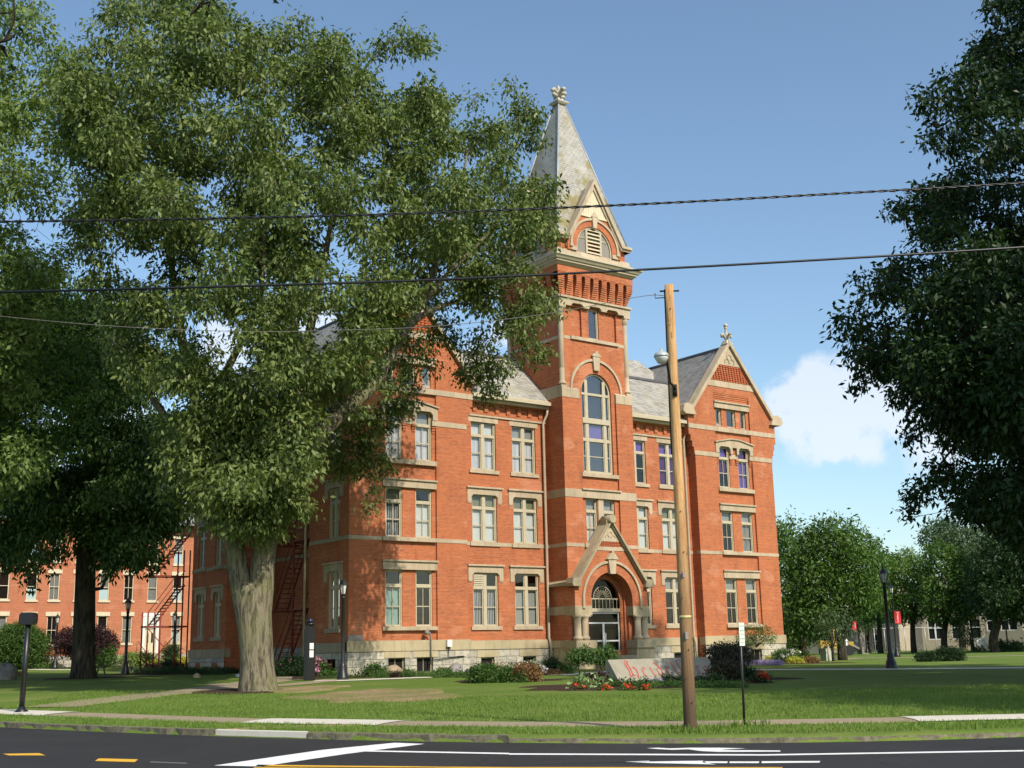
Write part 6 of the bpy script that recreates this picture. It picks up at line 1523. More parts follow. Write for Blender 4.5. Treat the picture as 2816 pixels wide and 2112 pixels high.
L1 = [px_limb(S1, [(558, 1499, 0, .92), (557, 1487, 0, .73), (555, 1430, 0, .61), (551, 1360, 0, .63), (546, 1310, 0, .68), (544, 1275, 0, .66), (543, 1258, 0, .40)]),
      px_limb(S1, [(536, 1350, 0, .40), (522, 1270, 0, .41), (510, 1200, 0, .38), (498, 1110, .3, .34), (472, 1000, .8, .32), (432, 905, 1.4, .28), (418, 830, 1.8, .24), (398, 760, 2.2, .2), (380, 640, 2.8, .15), (360, 480, 3, .09), (350, 320, 3, .05)]),
      px_limb(S1, [(558, 1350, 0, .44), (565, 1270, 0, .46), (571, 1190, 0, .43), (598, 1080, .2, .40), (636, 1000, .5, .36), (690, 940, 1.0, .32), (745, 885, 1.6, .29), (800, 838, 2.2, .27), (838, 775, 3, .24), (880, 700, 4, .21), (915, 640, 4.6, .18), (945, 560, 5, .14), (985, 450, 5.5, .08), (1010, 330, 6, .04)]),
      px_limb(S1, [(855, 745, 3.3, .17), (900, 690, 4, .14), (960, 660, 5, .10), (1030, 640, 6, .07), (1100, 650, 7, .04)]),
      px_limb(S1, [(800, 838, 2.2, .17), (822, 740, 2.6, .14), (835, 640, 3, .12), (840, 540, 3, .09), (850, 420, 3, .05)]),
      px_limb(S1, [(560, 1180, .6, .38), (600, 1060, 1.6, .34), (640, 900, 2.6, .28), (655, 780, 3, .22), (690, 620, 3, .15), (720, 450, 3, .09), (740, 300, 3, .05)]),
      px_limb(S1, [(505, 1150, .4, .30), (470, 1060, 2, .25), (400, 960, 3, .2), (330, 860, 3.5, .14), (260, 740, 4, .09)]),
      px_limb(S1, [(432, 905, 1.4, .2), (500, 780, 1, .15), (560, 640, .5, .11), (570, 480, 0, .08), (560, 300, 0, .04)]),
      px_limb(S1, [(880, 700, 4, .15), (960, 600, 4.5, .11), (1040, 520, 5, .08), (1110, 440, 6, .04)])]
def _pxy(p):
    v = np.array(p)-CP; k = CAM['f']/(v@CF)/1.27306; return 1106+k*(v@CR), 829.6-k*(v@CU), v[0]*NS[0]+v[1]*NS[1]
def _near(x, y, path, w):
    return any(math.hypot(x-a[0]-(b[0]-a[0])*t, y-a[1]-(b[1]-a[1])*t) < w for a, b in zip(path, path[1:]) for t in (0, .25, .5, .75, 1))
LIMBP = [(690, 945), (745, 885), (800, 838), (838, 775), (880, 700), (915, 640), (945, 560)]      # nothing hangs in front of the long right limb
B1 = [(p, r) for p, r in B1 if not (_near(*_pxy(p)[:2], LIMBP, 8+r*30) and _pxy(p)[2] < S1+4.5)]
tree('broad_shade_tree', 'huge spreading shade tree with forked furrowed trunk hiding the left wing', None, (gx, gy, gz), L1, B1, 62, 13, .245, 'leafbig', 'bark', 21, .26, .8, 6, sides=22)
# ---- second tree, dark, behind it at the left
gx, gy, gz = gnd(180, 1466); S2 = st(gx, gy)[0]; rng = np.random.default_rng(12)
poly = [(30, 620), (100, 560), (180, 600), (260, 640), (320, 760), (370, 880), (420, 1000), (410, 1090), (430, 1130), (360, 1160), (340, 1250), (270, 1215), (235, 1262), (170, 1200), (100, 1215), (62, 1275), (20, 1225), (-40, 1240), (-80, 1000), (-60, 760)]
B2 = crown_blobs(poly, S2, 8, .9, 1.5, 200, rng, [(120, 1010, 28, 30), (345, 1020, 25, 45), (230, 900, 22, 28), (320, 900, 20, 40), (90, 870, 26, 26)], 1.0)
L2 = [px_limb(S2, [(180, 1471, 0, .78), (180, 1440, 0, .62), (182, 1350, 0, .56), (186, 1200, 0, .50), (192, 1080, 0, .42), (200, 960, 0, .34), (205, 820, 0, .22), (200, 680, 0, .1)]),
      px_limb(S2, [(190, 1130, 0, .24), (150, 1060, -1, .18), (90, 1010, -2, .12), (20, 990, -3, .07)]), px_limb(S2, [(193, 1080, 0, .22), (250, 1010, -1, .17), (320, 970, -2, .11), (390, 950, -2, .05)]), px_limb(S2, [(200, 960, 0, .2), (140, 860, 2, .14), (90, 740, 3, .08)])]
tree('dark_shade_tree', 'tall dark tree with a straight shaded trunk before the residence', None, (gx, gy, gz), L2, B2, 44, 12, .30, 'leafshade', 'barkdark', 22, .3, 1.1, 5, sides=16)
# ---- bright green tree filling the left edge
S3 = 52.0; p = at_s(-150, 1470, S3); rng = np.random.default_rng(13)
poly = [(-260, -80), (40, -80), (120, 60), (205, 130), (175, 260), (200, 340), (130, 430), (175, 540), (120, 640), (150, 760), (100, 900), (130, 1000), (60, 1090), (-120, 1130), (-300, 900), (-350, 300)]
B3 = crown_blobs(poly, S3, 6, .8, 1.25, 150, rng, [(60, 480, 44, 60), (130, 730, 26, 30), (90, 300, 24, 36), (40, 800, 26, 34), (30, 150, 24, 26), (150, 380, 22, 26), (70, 640, 22, 26)], 1.2)
L3 = [px_limb(S3, [(-150, 1475, 0, .6), (-148, 1350, 0, .5), (-135, 1150, 0, .42), (-100, 1000, 0, .34), (-40, 880, 0, .26), (30, 780, 0, .2), (50, 660, 0, .12), (40, 560, 0, .05)]), px_limb(S3, [(-100, 1000, 0, .28), (-130, 800, 0, .2), (-120, 500, 0, .12), (-100, 200, 0, .06)])]
tree('bright_green_tree', 'light bright green tree filling the upper left edge of the view', None, (p[0], p[1], terr(p[0], p[1])), L3, B3, 46, 11, .28, 'leaffar', 'barkdark', 23, .3, .5, 5)
# trees beyond, behind the big one: show pale through its gaps
rng = np.random.default_rng(14); S4 = 62; p = at_s(60, 1470, S4)
poly = [(-20, 560), (60, 500), (140, 560), (170, 700), (230, 800), (200, 960), (100, 1010), (0, 980), (-60, 800)]
B4 = crown_blobs(poly, 56, 5, .9, 1.4, 60, rng, [], 1.1)
L4 = [px_limb(56, [(-70, 1440, 0, .35), (-60, 1200, 0, .3), (0, 1000, 0, .16), (60, 800, 0, .15), (70, 620, 0, .06)])]
gx, gy, gz = gnd(-70, 1445); L4[0][0][0] = (gx, gy, gz-.1)
tree('green_tree', 'mid green tree at the left edge between the bright one and the dark one', None, (gx, gy, gz), L4, B4, 34, 12, .2, 'leafmid', 'barkdark', 24, .3, .6, 5)
# ---- the near tree at the right edge, its shade put into the leaf colour
S5 = 42.0; p = at_s(2470, 1480, S5); rng = np.random.default_rng(15)
poly = [(2120, -120), (2128, 60), (2105, 92), (2060, 88), (2038, 150), (2000, 165), (1972, 215), (1978, 262), (2010, 290), (1955, 340), (1945, 420), (1900, 455), (1898, 500), (1920, 560), (1872, 592), (1795, 612), (1802, 690), (1812, 760), (1850, 790), (1832, 855), (1900, 845), (1925, 880), (1968, 880), (1975, 925), (1925, 945), (1990, 985), (2000, 1020), (1950, 1050), (1968, 1125), (2040, 1112), (2080, 1130), (2160, 1150), (2230, 1250), (2330, 1290), (2500, 1280), (2700, 1100), (2850, 700), (2800, 200), (2650, -200), (2400, -260)]
B5 = crown_blobs(poly, S5, 8.5, .8, 1.35, 380, rng, [], .95, lambda x, y: 3*(1-sstep(1800, 2050, x)))
L5 = [([(p[0], p[1], terr(p[0], p[1])-.1)]+[tuple(at_s(2470, y, S5)) for y in (1300, 1150, 1000, 820, 600, 350, 100)], [.6, .52, .48, .44, .38, .3, .18, .06]),
      px_limb(S5, [(2470, 1150, 0, .26), (2330, 1040, -1, .2), (2160, 960, -2, .13), (2020, 900, -3, .05)]), px_limb(S5, [(2470, 900, 0, .24), (2280, 760, -1, .17), (2080, 680, -2, .1), (1880, 640, -2, .04)]), px_limb(S5, [(2470, 820, 0, .22), (2600, 640, 0, .14), (2700, 400, 0, .07)]), px_limb(S5, [(2470, 600, 0, .2), (2290, 420, 1, .13), (2120, 260, 1, .05)])]
tree('dark_tree', 'dark large-leaved tree towering at the right edge over the lawn', None, (p[0], p[1], terr(p[0], p[1])), L5, B5, 60, 13, .26, 'leafdark', 'barkdark', 25, .22, .55, 5)
# a tree added outside the view to shade it, between it and the sun
B6 = []; rng = np.random.default_rng(16); q0 = xy(22, 26)
for k in range(150):
    u = unit(rng.normal(size=3)); r = rng.uniform(.3, 1)**.5; B6.append((np.array([q0[0], q0[1], 14.])+u*r*np.array([8.5, 8.5, 9.5]), 1.5))
tree('dark_tree', 'unseen tree added nearer the street to shade the one at the right edge', None, (q0[0], q0[1], terr(*q0)), [([(q0[0], q0[1], 0), (q0[0], q0[1], 5), (q0[0], q0[1], 12), (q0[0], q0[1], 20)], [.5, .42, .3, .1])], B6, 16, 8, .42, 'leafdark', 'barkdark', 26, .45, .5, 2)
# ---- trees beyond the lawns at the right
def far_tree(label, trunk, s, poly, n, r, mat, per, seed, tr=.3, size=.3, name='lawn_tree', fork=None):
    rng = np.random.default_rng(seed); per *= 1.6; B = crown_blobs(poly, s, max(2.5, (max(p[0] for p in poly)-min(p[0] for p in poly))*s/2592*.42), r*.75, r*1.2, n, rng, [], 1.0)
    x, y = at_s(trunk[0], trunk[1], s)[:2]; z = terr(x, y); xs = [p[0] for p in poly]; ys = [p[1] for p in poly]; cx = (min(xs)+max(xs))/2; cy = (min(ys)+max(ys))/2
    mid = at_s(trunk[0]*.7+cx*.3, max(ys)-.2*(max(ys)-min(ys)), s); top = at_s(cx, cy-(max(ys)-min(ys))*.25, s)
    limbs = [([(x, y, z-.1), (x, y, z+1.5), tuple(mid), tuple(top)], [tr*1.25, tr, tr*.8, tr*.2])]
    for k in (-1, 1): e = at_s(cx+k*(max(xs)-min(xs))*.28, cy+(max(ys)-min(ys))*.1, s); b_ = at_s(trunk[0], max(ys)+2, s); limbs.append(([tuple(b_), tuple((np.array(mid)+np.array(e))/2), tuple(e)], [tr*.6, tr*.4, tr*.15]))
    return tree(name, label, 'trees beyond the lawns at the right', (x, y, z), limbs, B, per, 9, size, mat, 'barkdark', seed+100, .36, .35, 3, sides=9, shell=.5)
far_tree('narrow tree against the right corner of the hall, topmost of the far trees', (1735, 1405), 95, [(1672, 1140), (1690, 1102), (1712, 1112), (1730, 1150), (1745, 1230), (1750, 1340), (1740, 1400), (1690, 1405), (1650, 1380), (1650, 1200)], 70, 1.3, 'leafmid', 18, 41)
far_tree('broad round tree with a pale trunk just past the right corner of the hall', (1820, 1421), 84, [(1738, 1160), (1765, 1128), (1800, 1122), (1840, 1118), (1858, 1150), (1880, 1160), (1893, 1210), (1900, 1260), (1905, 1295), (1882, 1318), (1850, 1330), (1800, 1330), (1760, 1370), (1725, 1390), (1712, 1300), (1722, 1210)], 150, 1.25, 'leafmid', 22, 42, .28)
far_tree('small olive coloured tree beside the little utility box', (1800, 1425), 80, [(1762, 1345), (1790, 1320), (1830, 1330), (1832, 1370), (1810, 1395), (1770, 1390)], 26, .7, 'leafgrey', 20, 43, .08, .2)
far_tree('mid distance tree left of the two banner posts', (1902, 1402), 140, [(1880, 1200), (1895, 1165), (1912, 1195), (1930, 1230), (1925, 1310), (1905, 1345), (1860, 1350), (1850, 1290)], 46, 1.9, 'leafmid', 12, 44, .3, .4)
far_tree('bright green maple behind the nearest lawn lantern', (1975, 1411), 135, [(1905, 1215), (1935, 1190), (1975, 1190), (2005, 1220), (2015, 1280), (2005, 1330), (1960, 1345), (1915, 1340), (1895, 1290)], 80, 1.8, 'leafbright', 13, 45, .3, .38)
far_tree('broad green maple with an open trunk fork before the tan building', (2042, 1406), 130, [(1990, 1190), (2030, 1170), (2075, 1190), (2105, 1215), (2125, 1270), (2115, 1325), (2060, 1345), (2010, 1340), (1990, 1290)], 100, 1.8, 'leafmid', 13, 46, .32, .38)
far_tree('tall grey green airy tree rising behind the maples', (2080, 1400), 160, [(1985, 1160), (2010, 1130), (2045, 1118), (2085, 1130), (2130, 1150), (2160, 1200), (2160, 1290), (2100, 1300), (2050, 1220), (2000, 1190)], 90, 2.0, 'leafgrey', 11, 47, .4, .45)
far_tree('dark maple with a stout forked trunk right of the white arched sign', (2150, 1411), 118, [(2100, 1200), (2150, 1150), (2250, 1130), (2340, 1200), (2350, 1320), (2260, 1345), (2180, 1335), (2130, 1340), (2095, 1300)], 120, 1.9, 'leafdark', 15, 48, .42, .4)
far_tree('small airy tree in front of the tan building beside the arched sign', (2100, 1408), 140, [(2060, 1340), (2085, 1325), (2115, 1335), (2120, 1380), (2090, 1395), (2065, 1385)], 22, 1.0, 'leafgrey', 12, 49, .1, .3)
far_tree('thin young tree left of the left banner post', (1880, 1407), 150, [(1845, 1330), (1880, 1320), (1900, 1345), (1885, 1365), (1850, 1365)], 20, 1.3, 'leafmid', 12, 50, .15, .35)
far_tree('dark wide tree far behind the narrow one past the hall', (1780, 1402), 150, [(1660, 1330), (1700, 1290), (1780, 1300), (1830, 1320), (1840, 1370), (1790, 1385), (1700, 1395), (1655, 1390)], 50, 2.0, 'leafdark', 12, 51, .3, .4)
far_tree('green tree half hidden at the far right behind the dark one', (2260, 1408), 140, [(2200, 1230), (2300, 1180), (2450, 1200), (2500, 1320), (2350, 1350), (2220, 1350)], 90, 2.2, 'leafmid', 11, 52, .4, .45)
far_tree('tall dark tree closing the far right background under the dark one', (2230, 1409), 128, [(2120, 1150), (2180, 1080), (2300, 1050), (2450, 1100), (2450, 1330), (2300, 1350), (2180, 1345), (2135, 1280)], 120, 2.0, 'leafdark', 14, 53, .4, .42)
# ---- overhanging twigs of a street tree at the top left
rng = np.random.default_rng(17); S7 = 9.0
B7 = [(np.array(at_s(x, y, S7+d)), r) for x, y, d, r in ((-20, 30, 0, .22), (5, 100, .1, .16), (-30, 90, 0, .2), (420, -20, .3, .17), (440, 8, .3, .09), (400, -40, .2, .2), (590, -12, .4, .05))]
q1 = at_s(-900, 1700, 7.0); q1 = (q1[0], q1[1], .05)
L7 = [([q1, (q1[0], q1[1], 3.0), tuple(at_s(-500, 200, 8.5)), tuple(at_s(-200, 60, 8.8)), tuple(at_s(-60, 90, S7)), tuple(at_s(10, 88, S7)), tuple(at_s(36, 70, S7))], [.2, .17, .09, .04, .018, .014, .006]),
      ([tuple(at_s(10, 88, S7)), tuple(at_s(30, 40, S7)), tuple(at_s(28, -10, S7))], [.012, .010, .006]), ([tuple(at_s(-500, 200, 8.5)), tuple(at_s(0, -260, 9)), tuple(at_s(400, -60, 9.3)), tuple(at_s(590, -30, 9.4))], [.05, .03, .012, .004])]
tree('street_tree', 'near dark twigs of a street tree hanging in at the top left corner', None, q1, L7, B7, 160, 6, .07, 'leafdark', 'barkdark', 27, .05, .6, 2, sides=8)

# ================================================================ shrubs and flowers
for n_, c_ in dict(sh_green=((.030, .070, .014), (.050, .11, .020), (.095, .165, .038)), sh_dark=((.010, .026, .010), (.018, .042, .014), (.035, .07, .022)), sh_lime=((.12, .19, .03), (.17, .26, .05), (.28, .36, .10)),
                   sh_yellow=((.26, .28, .02), (.38, .38, .04), (.5, .48, .08)), sh_purple=((.022, .012, .016), (.040, .018, .024), (.075, .035, .035)), sh_shaded_purple=((.024, .030, .018), (.046, .046, .028), (.095, .080, .048)), sh_brown=((.11, .06, .025), (.19, .10, .045), (.28, .16, .07)),  # dusky purple leaf: the shade over it is put into the colour
                   sh_hosta=((.14, .24, .06), (.24, .34, .12), (.42, .50, .26)), sh_conifer=((.020, .050, .016), (.036, .075, .022), (.06, .11, .035)), fl_red=((.62, .02, .01), (.75, .04, .02), (.8, .10, .05)),
                   fl_white=((.62, .62, .58), (.75, .75, .72), (.82, .82, .8)), fl_lilac=((.20, .15, .40), (.32, .25, .50), (.45, .38, .6)), fl_pink=((.42, .12, .22), (.55, .20, .32), (.6, .32, .42)), fl_pale=((.55, .48, .55), (.66, .6, .66), (.75, .72, .76)), fl_orange=((.75, .25, .02), (.8, .35, .03), (.85, .45, .06))).items():
    MT[n_] = leaf_mat(n_.replace('sh_', 'shrub_leaf_').replace('fl_', 'petal_'), *c_, .18, .55, .25)
SHN = 0
def shrub(px, py, w, h, mat, label, name='shrub', cat='shrub', group=None, lumps=5, size=.09, leaves=10, per=None, fl=None, nfl=0, flr=.05, droop=.2, stemh=0, flat=1.0, wr=.5, depth=.8):
    """w, h in photo pixels at its distance; fl adds flower heads as a part"""
    global SHN; SHN += 1; rng = np.random.default_rng(500+SHN); x, y, z = gnd(px, py); sc = st(x, y)[0]/2592; W = w*sc; H_ = h*sc
    T = thing(name, (x, y, z), label, cat, group); B = []; r = min(W, H_*1.3)*.36
    for k in range(lumps):
        u = (k+.5)/lumps-.5 if lumps > 1 else 0; a = rng.uniform(-.5, .5)*depth
        rr = r*rng.uniform(.8, 1.15)*(.72 if stemh else 1); zz = z+stemh*H_+rr*.6+max(0, (H_*(1-stemh)-rr*1.7))*rng.uniform(.2, 1.0)*(1-abs(u)*.9)
        B.append((np.array([x+NT[0]*u*(W-rr*1.2)+NS[0]*a*W*.4, y+NT[1]*u*(W-rr*1.2)+NS[1]*a*W*.4, zz]), (rr, rr, rr*.9*flat)))
    if stemh == 0: B.append((np.array([x, y, z+H_*.28]), (W*.46, W*.40*depth+.05, H_*.34)))
    Q, CC = clusters(B, (per*6 if per else 620)/max(.5, size/.09)**2*1.0, leaves, size, rng, size*1.1, droop, .55, wr); 
    Q = Q[Q[:, :, 2].min(1) > z-.03] if len(Q) else Q
    quads('foliage', Q, mat, T)
    m = MB(); n = max(2, lumps//2)
    for k in range(n if stemh == 0 else 1):
        q = B[(k*2) % len(B)][0]; m.tube([(x+(k-n/2)*.05, y, z-.05), (x*.5+q[0]*.5, y*.5+q[1]*.5, z+H_*.3), tuple(q)], [.03+.02*(stemh > 0), .02, .01], 5, False)
    if stemh:
        for q, _ in B: m.tube([(x, y, z+stemh*H_), tuple(q)], [.02, .008], 4, False)
    m.build('stem', MT['barkdark'], T)
    if fl:
        P = []
        for k in range(nfl):
            b = B[rng.integers(len(B))]; u = unit(rng.normal(size=3)+np.array([-NS[0]*.7, -NS[1]*.7, 1.0])); P.append(b[0]+u*np.array(b[1])*rng.uniform(.9, 1.12))
        C = np.concatenate([p+rng.normal(size=(14, 3))*flr*.45 for p in P]); quads('blossom', leaf_quads(C, flr*.9, rng, None, -.3, .9, .6), fl, T)
    return T
GS = 'shrubs in the beds along the hall'
shrub(1048, 1475, 62, 42, 'sh_green', 'spreading dark green shrub at the left end of the bed before the hall', group=GS, lumps=7)
shrub(1072, 1467, 30, 48, 'sh_brown', 'tall rusty seed-headed grass tuft behind the spreading shrub', name='ornamental_grass', cat='grass tuft', lumps=3, size=.12, wr=.15)
shrub(1096, 1474, 42, 38, 'sh_green', 'bright green shrub in the middle of the bed before the hall', group=GS, lumps=5)
shrub(1138, 1473, 50, 44, 'sh_brown', 'coppery brown shrub at the right end of the lawn bed', group=GS, lumps=6)
shrub(1125, 1474, 26, 26, 'sh_green', 'low green shrub tucked before the coppery one', group=GS, lumps=3)
shrub(1146, 1458, 40, 34, 'sh_green', 'white daisy clump by the basement window behind the coppery shrub', name='daisy_clump', cat='flowers', lumps=4, fl='fl_white', nfl=24, flr=.09)
shrub(1192, 1452, 38, 34, 'sh_dark', 'rounded dark green shrub at the foot of the downpipe', group=GS, lumps=5)
shrub(1170, 1457, 26, 16, 'sh_dark', 'pale mophead hydrangea left of the rounded dark shrub', name='hydrangea', cat='flowers', lumps=3, fl='fl_pale', nfl=20, flr=.13)
shrub(1198, 1458, 36, 12, 'sh_brown', 'low bronze leaved plants under the rounded dark shrub', name='bronze_plants', cat='plants', lumps=4, size=.08)
shrub(1222, 1457, 30, 26, 'sh_green', 'leafy green plant between the downpipe and the porch plinth', lumps=4, group=GS)
shrub(1150, 1462, 26, 12, 'sh_lime', 'small lime green plant below the daisies', lumps=3, group=GS)
# the bed by the name stone
shrub(1258, 1467, 54, 76, 'sh_green', 'small weeping tree with a green mop head left of the porch steps', name='weeping_tree', cat='tree', lumps=7, droop=1.2, stemh=.45, size=.09)
shrub(1308, 1469, 54, 78, 'sh_green', 'second small weeping tree overhanging the left end of the name stone', name='weeping_tree', cat='tree', lumps=8, droop=1.4, stemh=.40, size=.09)
shrub(1292, 1480, 34, 28, 'sh_purple', 'nearly black leaved bush below the weeping trees', lumps=5, group='shrubs round the name stone')
shrub(1262, 1480, 36, 16, 'sh_dark', 'low dark tuft behind the pale hosta', lumps=4, group='shrubs round the name stone')
shrub(1267, 1488, 46, 22, 'sh_hosta', 'pale variegated hosta in the pointed bed', name='hosta', cat='plant', lumps=5, size=.2, leaves=6, wr=.6)
for px, lab in ((1255, 'red geranium before the pale hosta'), (1308, 'red geranium below the black leaved bush'), (1354, 'red geranium under the first letter of the name stone'), (1390, 'red geranium beside the lilac flowers')):
    shrub(px, 1491, 25, 13, 'sh_green', lab, name='geranium', cat='flowers', group='red geraniums in the bed', lumps=3, size=.08, fl='fl_red', nfl=4, flr=.085)
shrub(1318, 1485, 28, 19, 'sh_green', 'feathery green shrub at the left foot of the name stone', lumps=4, group='shrubs round the name stone')
shrub(1357, 1484, 38, 16, 'sh_green', 'clipped green mound covering the first letter foot', lumps=4, group='shrubs round the name stone')
shrub(1389, 1482, 25, 15, 'sh_dark', 'smaller dark mound right of the clipped green one', lumps=3, group='shrubs round the name stone')
shrub(1414, 1479, 40, 7, 'sh_dark', 'strip of lilac flowers below the middle of the name stone', name='lilac_flowers', cat='flowers', lumps=5, size=.07, fl='fl_lilac', nfl=34, flr=.08, depth=.3)
for px, w, lab in ((1443, 30, 'first dark ball shrub in front of the name stone'), (1470, 26, 'second dark ball shrub, just left of the utility pole'), (1517, 32, 'dark ball shrub just right of the utility pole'), (1545, 28, 'dark ball shrub at the right end of the name stone')):
    shrub(px, 1477, w-3, 18, 'sh_dark', lab, lumps=4, group='ball shrubs before the name stone')
shrub(1575, 1470, 76, 44, 'sh_shaded_purple', 'low purple leaved bush right of the name stone', lumps=8, group='shrubs round the name stone')
shrub(1578, 1462, 96, 76, 'sh_shaded_purple', 'large weeping purple leaved tree right of the name stone', name='weeping_purple_tree', cat='tree', lumps=15, droop=1.6, stemh=.40, per=40)
shrub(1620, 1470, 32, 32, 'sh_dark', 'dark shrub between the weeping purple tree and the red flowers', lumps=4, group='shrubs round the name stone')
shrub(1646, 1475, 40, 20, 'sh_dark', 'clump of bright red flowers at the right end of the shaded bed', name='red_flowers', cat='flowers', lumps=4, fl='fl_red', nfl=12, flr=.10)
def cover(name, px0, px1, py, h, mat, label, n=900, depth=1.2, size=.07, cat='ground cover'):
    rng = np.random.default_rng(int(px0)); C = []
    for k in range(n):
        a = rng.uniform(0, 1); x, y, z = gnd(px0+(px1-px0)*a, py); b = rng.uniform(-1, 1)*depth; x += NS[0]*b; y += NS[1]*b; C.append((x, y, terr(x, y)+rng.uniform(0, 1)*h*(1-abs(b/depth)**2)))
    C = np.array(C); c = C.mean(0); T = thing(name, (c[0], c[1], terr(c[0], c[1])), label, cat); C = np.repeat(C, 7, 0)+rng.normal(size=(len(C)*7, 3))*.05; o = quads('foliage', leaf_quads(C, size, rng, None, .1, .5), mat, T); T['kind'] = 'stuff'; o['kind'] = 'stuff'
cover('ground_cover', 1398, 1606, 1483, .10, 'sh_green', 'low green ground cover along the front of the name stone bed', 2400, .9)
cover('ground_cover', 310, 505, 1455, .35, 'sh_dark', 'dark ground cover in the shaded bed left of the path', 3000, 2.6)
cover('ground_cover', 1605, 1690, 1437, .28, 'fl_lilac', 'strip of lilac flowers in the bed at the right wing', 900, .5)
cover('ground_cover', 800, 1010, 1463, .25, 'sh_green', 'low leafy plants along the foot of the left wing', 1500, .7)
# hedge behind the name stone
for k, (px, w, h, c, lab) in enumerate(((1375, 60, 27, 'sh_green', 'bright green low hedge shrub right of the porch steps'), (1405, 46, 34, 'sh_green', 'dark green hedge shrub behind the name stone, first from the porch'), (1440, 50, 36, 'sh_green', 'dark green hedge shrub behind the name stone, by the thin conifer tip'), (1475, 50, 34, 'sh_dark', 'dark hedge shrub behind the utility pole'), (1530, 40, 26, 'sh_dark', 'dark low shrub at the inner corner of the right wing'))):
    shrub(px, 1434, w, h, c, lab, lumps=6, group='hedge shrubs before the right side of the hall')
shrub(1452, 1432, 10, 52, 'sh_conifer', 'thin upright conifer tip above the hedge', name='slim_conifer', cat='shrub', lumps=4, size=.07)
# right corner bed
shrub(1604, 1432, 40, 32, 'sh_dark', 'dark shrub by the basement window of the right wing', group='shrubs at the right wing', lumps=5)
T = shrub(1637, 1433, 84, 96, 'sh_green', 'slender young tree with sparse leaves before the right wing', name='young_tree', cat='tree', lumps=14, stemh=.34, per=12, size=.10, leaves=7, droop=.9)
shrub(1668, 1432, 30, 18, 'sh_yellow', 'yellow shrub at the foot of the right wing', group='shrubs at the right wing', lumps=4)
shrub(1664, 1428, 40, 26, 'sh_green', 'green shrub behind the yellow one at the right wing', group='shrubs at the right wing', lumps=4)
shrub(1700, 1432, 52, 34, 'sh_green', 'white daisies before the right corner of the hall', name='daisy_clump', cat='flowers', lumps=6, fl='fl_white', nfl=20, flr=.11)
shrub(1718, 1434, 34, 15, 'sh_yellow', 'yellow green plants before the pale boulder', group='shrubs at the right wing', lumps=4)
shrub(1733, 1428, 28, 24, 'sh_green', 'green shrub with a yellow bloom right of the boulder', group='shrubs at the right wing', lumps=4, fl='sh_yellow', nfl=3, flr=.14)
shrub(1752, 1433, 38, 15, 'sh_brown', 'bronze leaved plants at the right end of the bed', name='bronze_plants', cat='plants', lumps=4)
shrub(2010, 1429, 66, 24, 'sh_dark', 'low dark bush on the lawn, left of the taller one', lumps=7, group='dark bushes on the open lawn')
shrub(2052, 1428, 56, 36, 'sh_dark', 'taller dark bush on the open lawn before the maple', lumps=7, group='dark bushes on the open lawn')
for px, h, lab in ((2156, 34, 'clipped cone evergreen, first in the row by the tan wing'), (2170, 24, 'short evergreen second in the row by the tan wing'), (2184, 32, 'clipped cone evergreen, third in the row by the tan wing'), (2197, 35, 'clipped cone evergreen, fourth in the row by the tan wing'), (2206, 26, 'round evergreen ending the row by the tan wing'), (2122, 12, 'low green hedge under the white arched sign')):
    shrub(px, 1408, 18 if px != 2122 else 34, h, 'sh_conifer', lab, name='evergreen' if px != 2122 else 'hedge', lumps=4, size=.22, leaves=8, group='evergreens by the tan wing')
# foot of the left wing and side wall
shrub(908, 1452, 40, 34, 'sh_dark', 'ball shaped dark shrub between the two boulders', group=GS, lumps=5)
shrub(880, 1459, 26, 16, 'sh_green', 'small fresh green plant left of the ball shrub', group=GS, lumps=3)
shrub(958, 1459, 28, 20, 'sh_green', 'small fresh green plant left of the grey brown boulder', group=GS, lumps=3)
shrub(996, 1461, 36, 14, 'sh_dark', 'pale pink hydrangea in front of the grey brown boulder', name='hydrangea', cat='flowers', lumps=4, fl='fl_pale', nfl=22, flr=.11)
shrub(808, 1462, 44, 30, 'sh_green', 'leafy plant with white blooms left of the tan boulder', group=GS, lumps=5, fl='fl_white', nfl=10, flr=.09)
shrub(848, 1446, 34, 34, 'sh_green', 'tall green plant below the basement window behind the tan boulder', group=GS, lumps=4)
shrub(770, 1464, 26, 26, 'sh_dark', 'dark spiky plant at the left front corner of the hall', name='spiky_plant', cat='plant', lumps=3, size=.2, wr=.15)
shrub(690, 1460, 40, 42, 'sh_green', 'pink plumed astilbe beside the emergency call pillar', name='astilbe', cat='flowers', lumps=4, fl='fl_pink', nfl=12, flr=.16)
shrub(712, 1464, 34, 16, 'sh_green', 'low green plant between call pillar and corner lantern', group=GS, lumps=3)
shrub(630, 1462, 72, 46, 'sh_dark', 'dark shrubs at the foot of the fire escape', group=GS, lumps=8, fl='fl_pink', nfl=5, flr=.07)
shrub(856, 1464, 22, 12, 'sh_purple', 'tiny purple plant before the tan boulder', group=GS, lumps=3)
# left lawn
shrub(36, 1424, 110, 118, 'sh_green', 'large loose evergreen bush at the left edge before the residence', name='evergreen_bush', lumps=12, size=.15, group='shrubs before the residence')
shrub(182, 1420, 120, 100, 'sh_purple', 'small purple leaved tree behind the dark straight trunk', name='purple_tree', cat='tree', lumps=12, stemh=.25, size=.16, per=70)
shrub(222, 1434, 52, 64, 'sh_green', 'tall rounded green bush right of the dark straight trunk', lumps=7, size=.14, group='shrubs before the residence')
shrub(294, 1431, 70, 34, 'sh_lime', 'broad light green hedge left of the residence door', name='hedge', lumps=8, size=.14, group='shrubs before the residence')
shrub(315, 1424, 30, 40, 'sh_dark', 'dark rounded shrub beside the residence door', lumps=4, size=.14, group='shrubs before the residence')
shrub(336, 1430, 26, 18, 'sh_yellow', 'yellow green shrub by the residence steps', lumps=3, size=.14, group='shrubs before the residence')
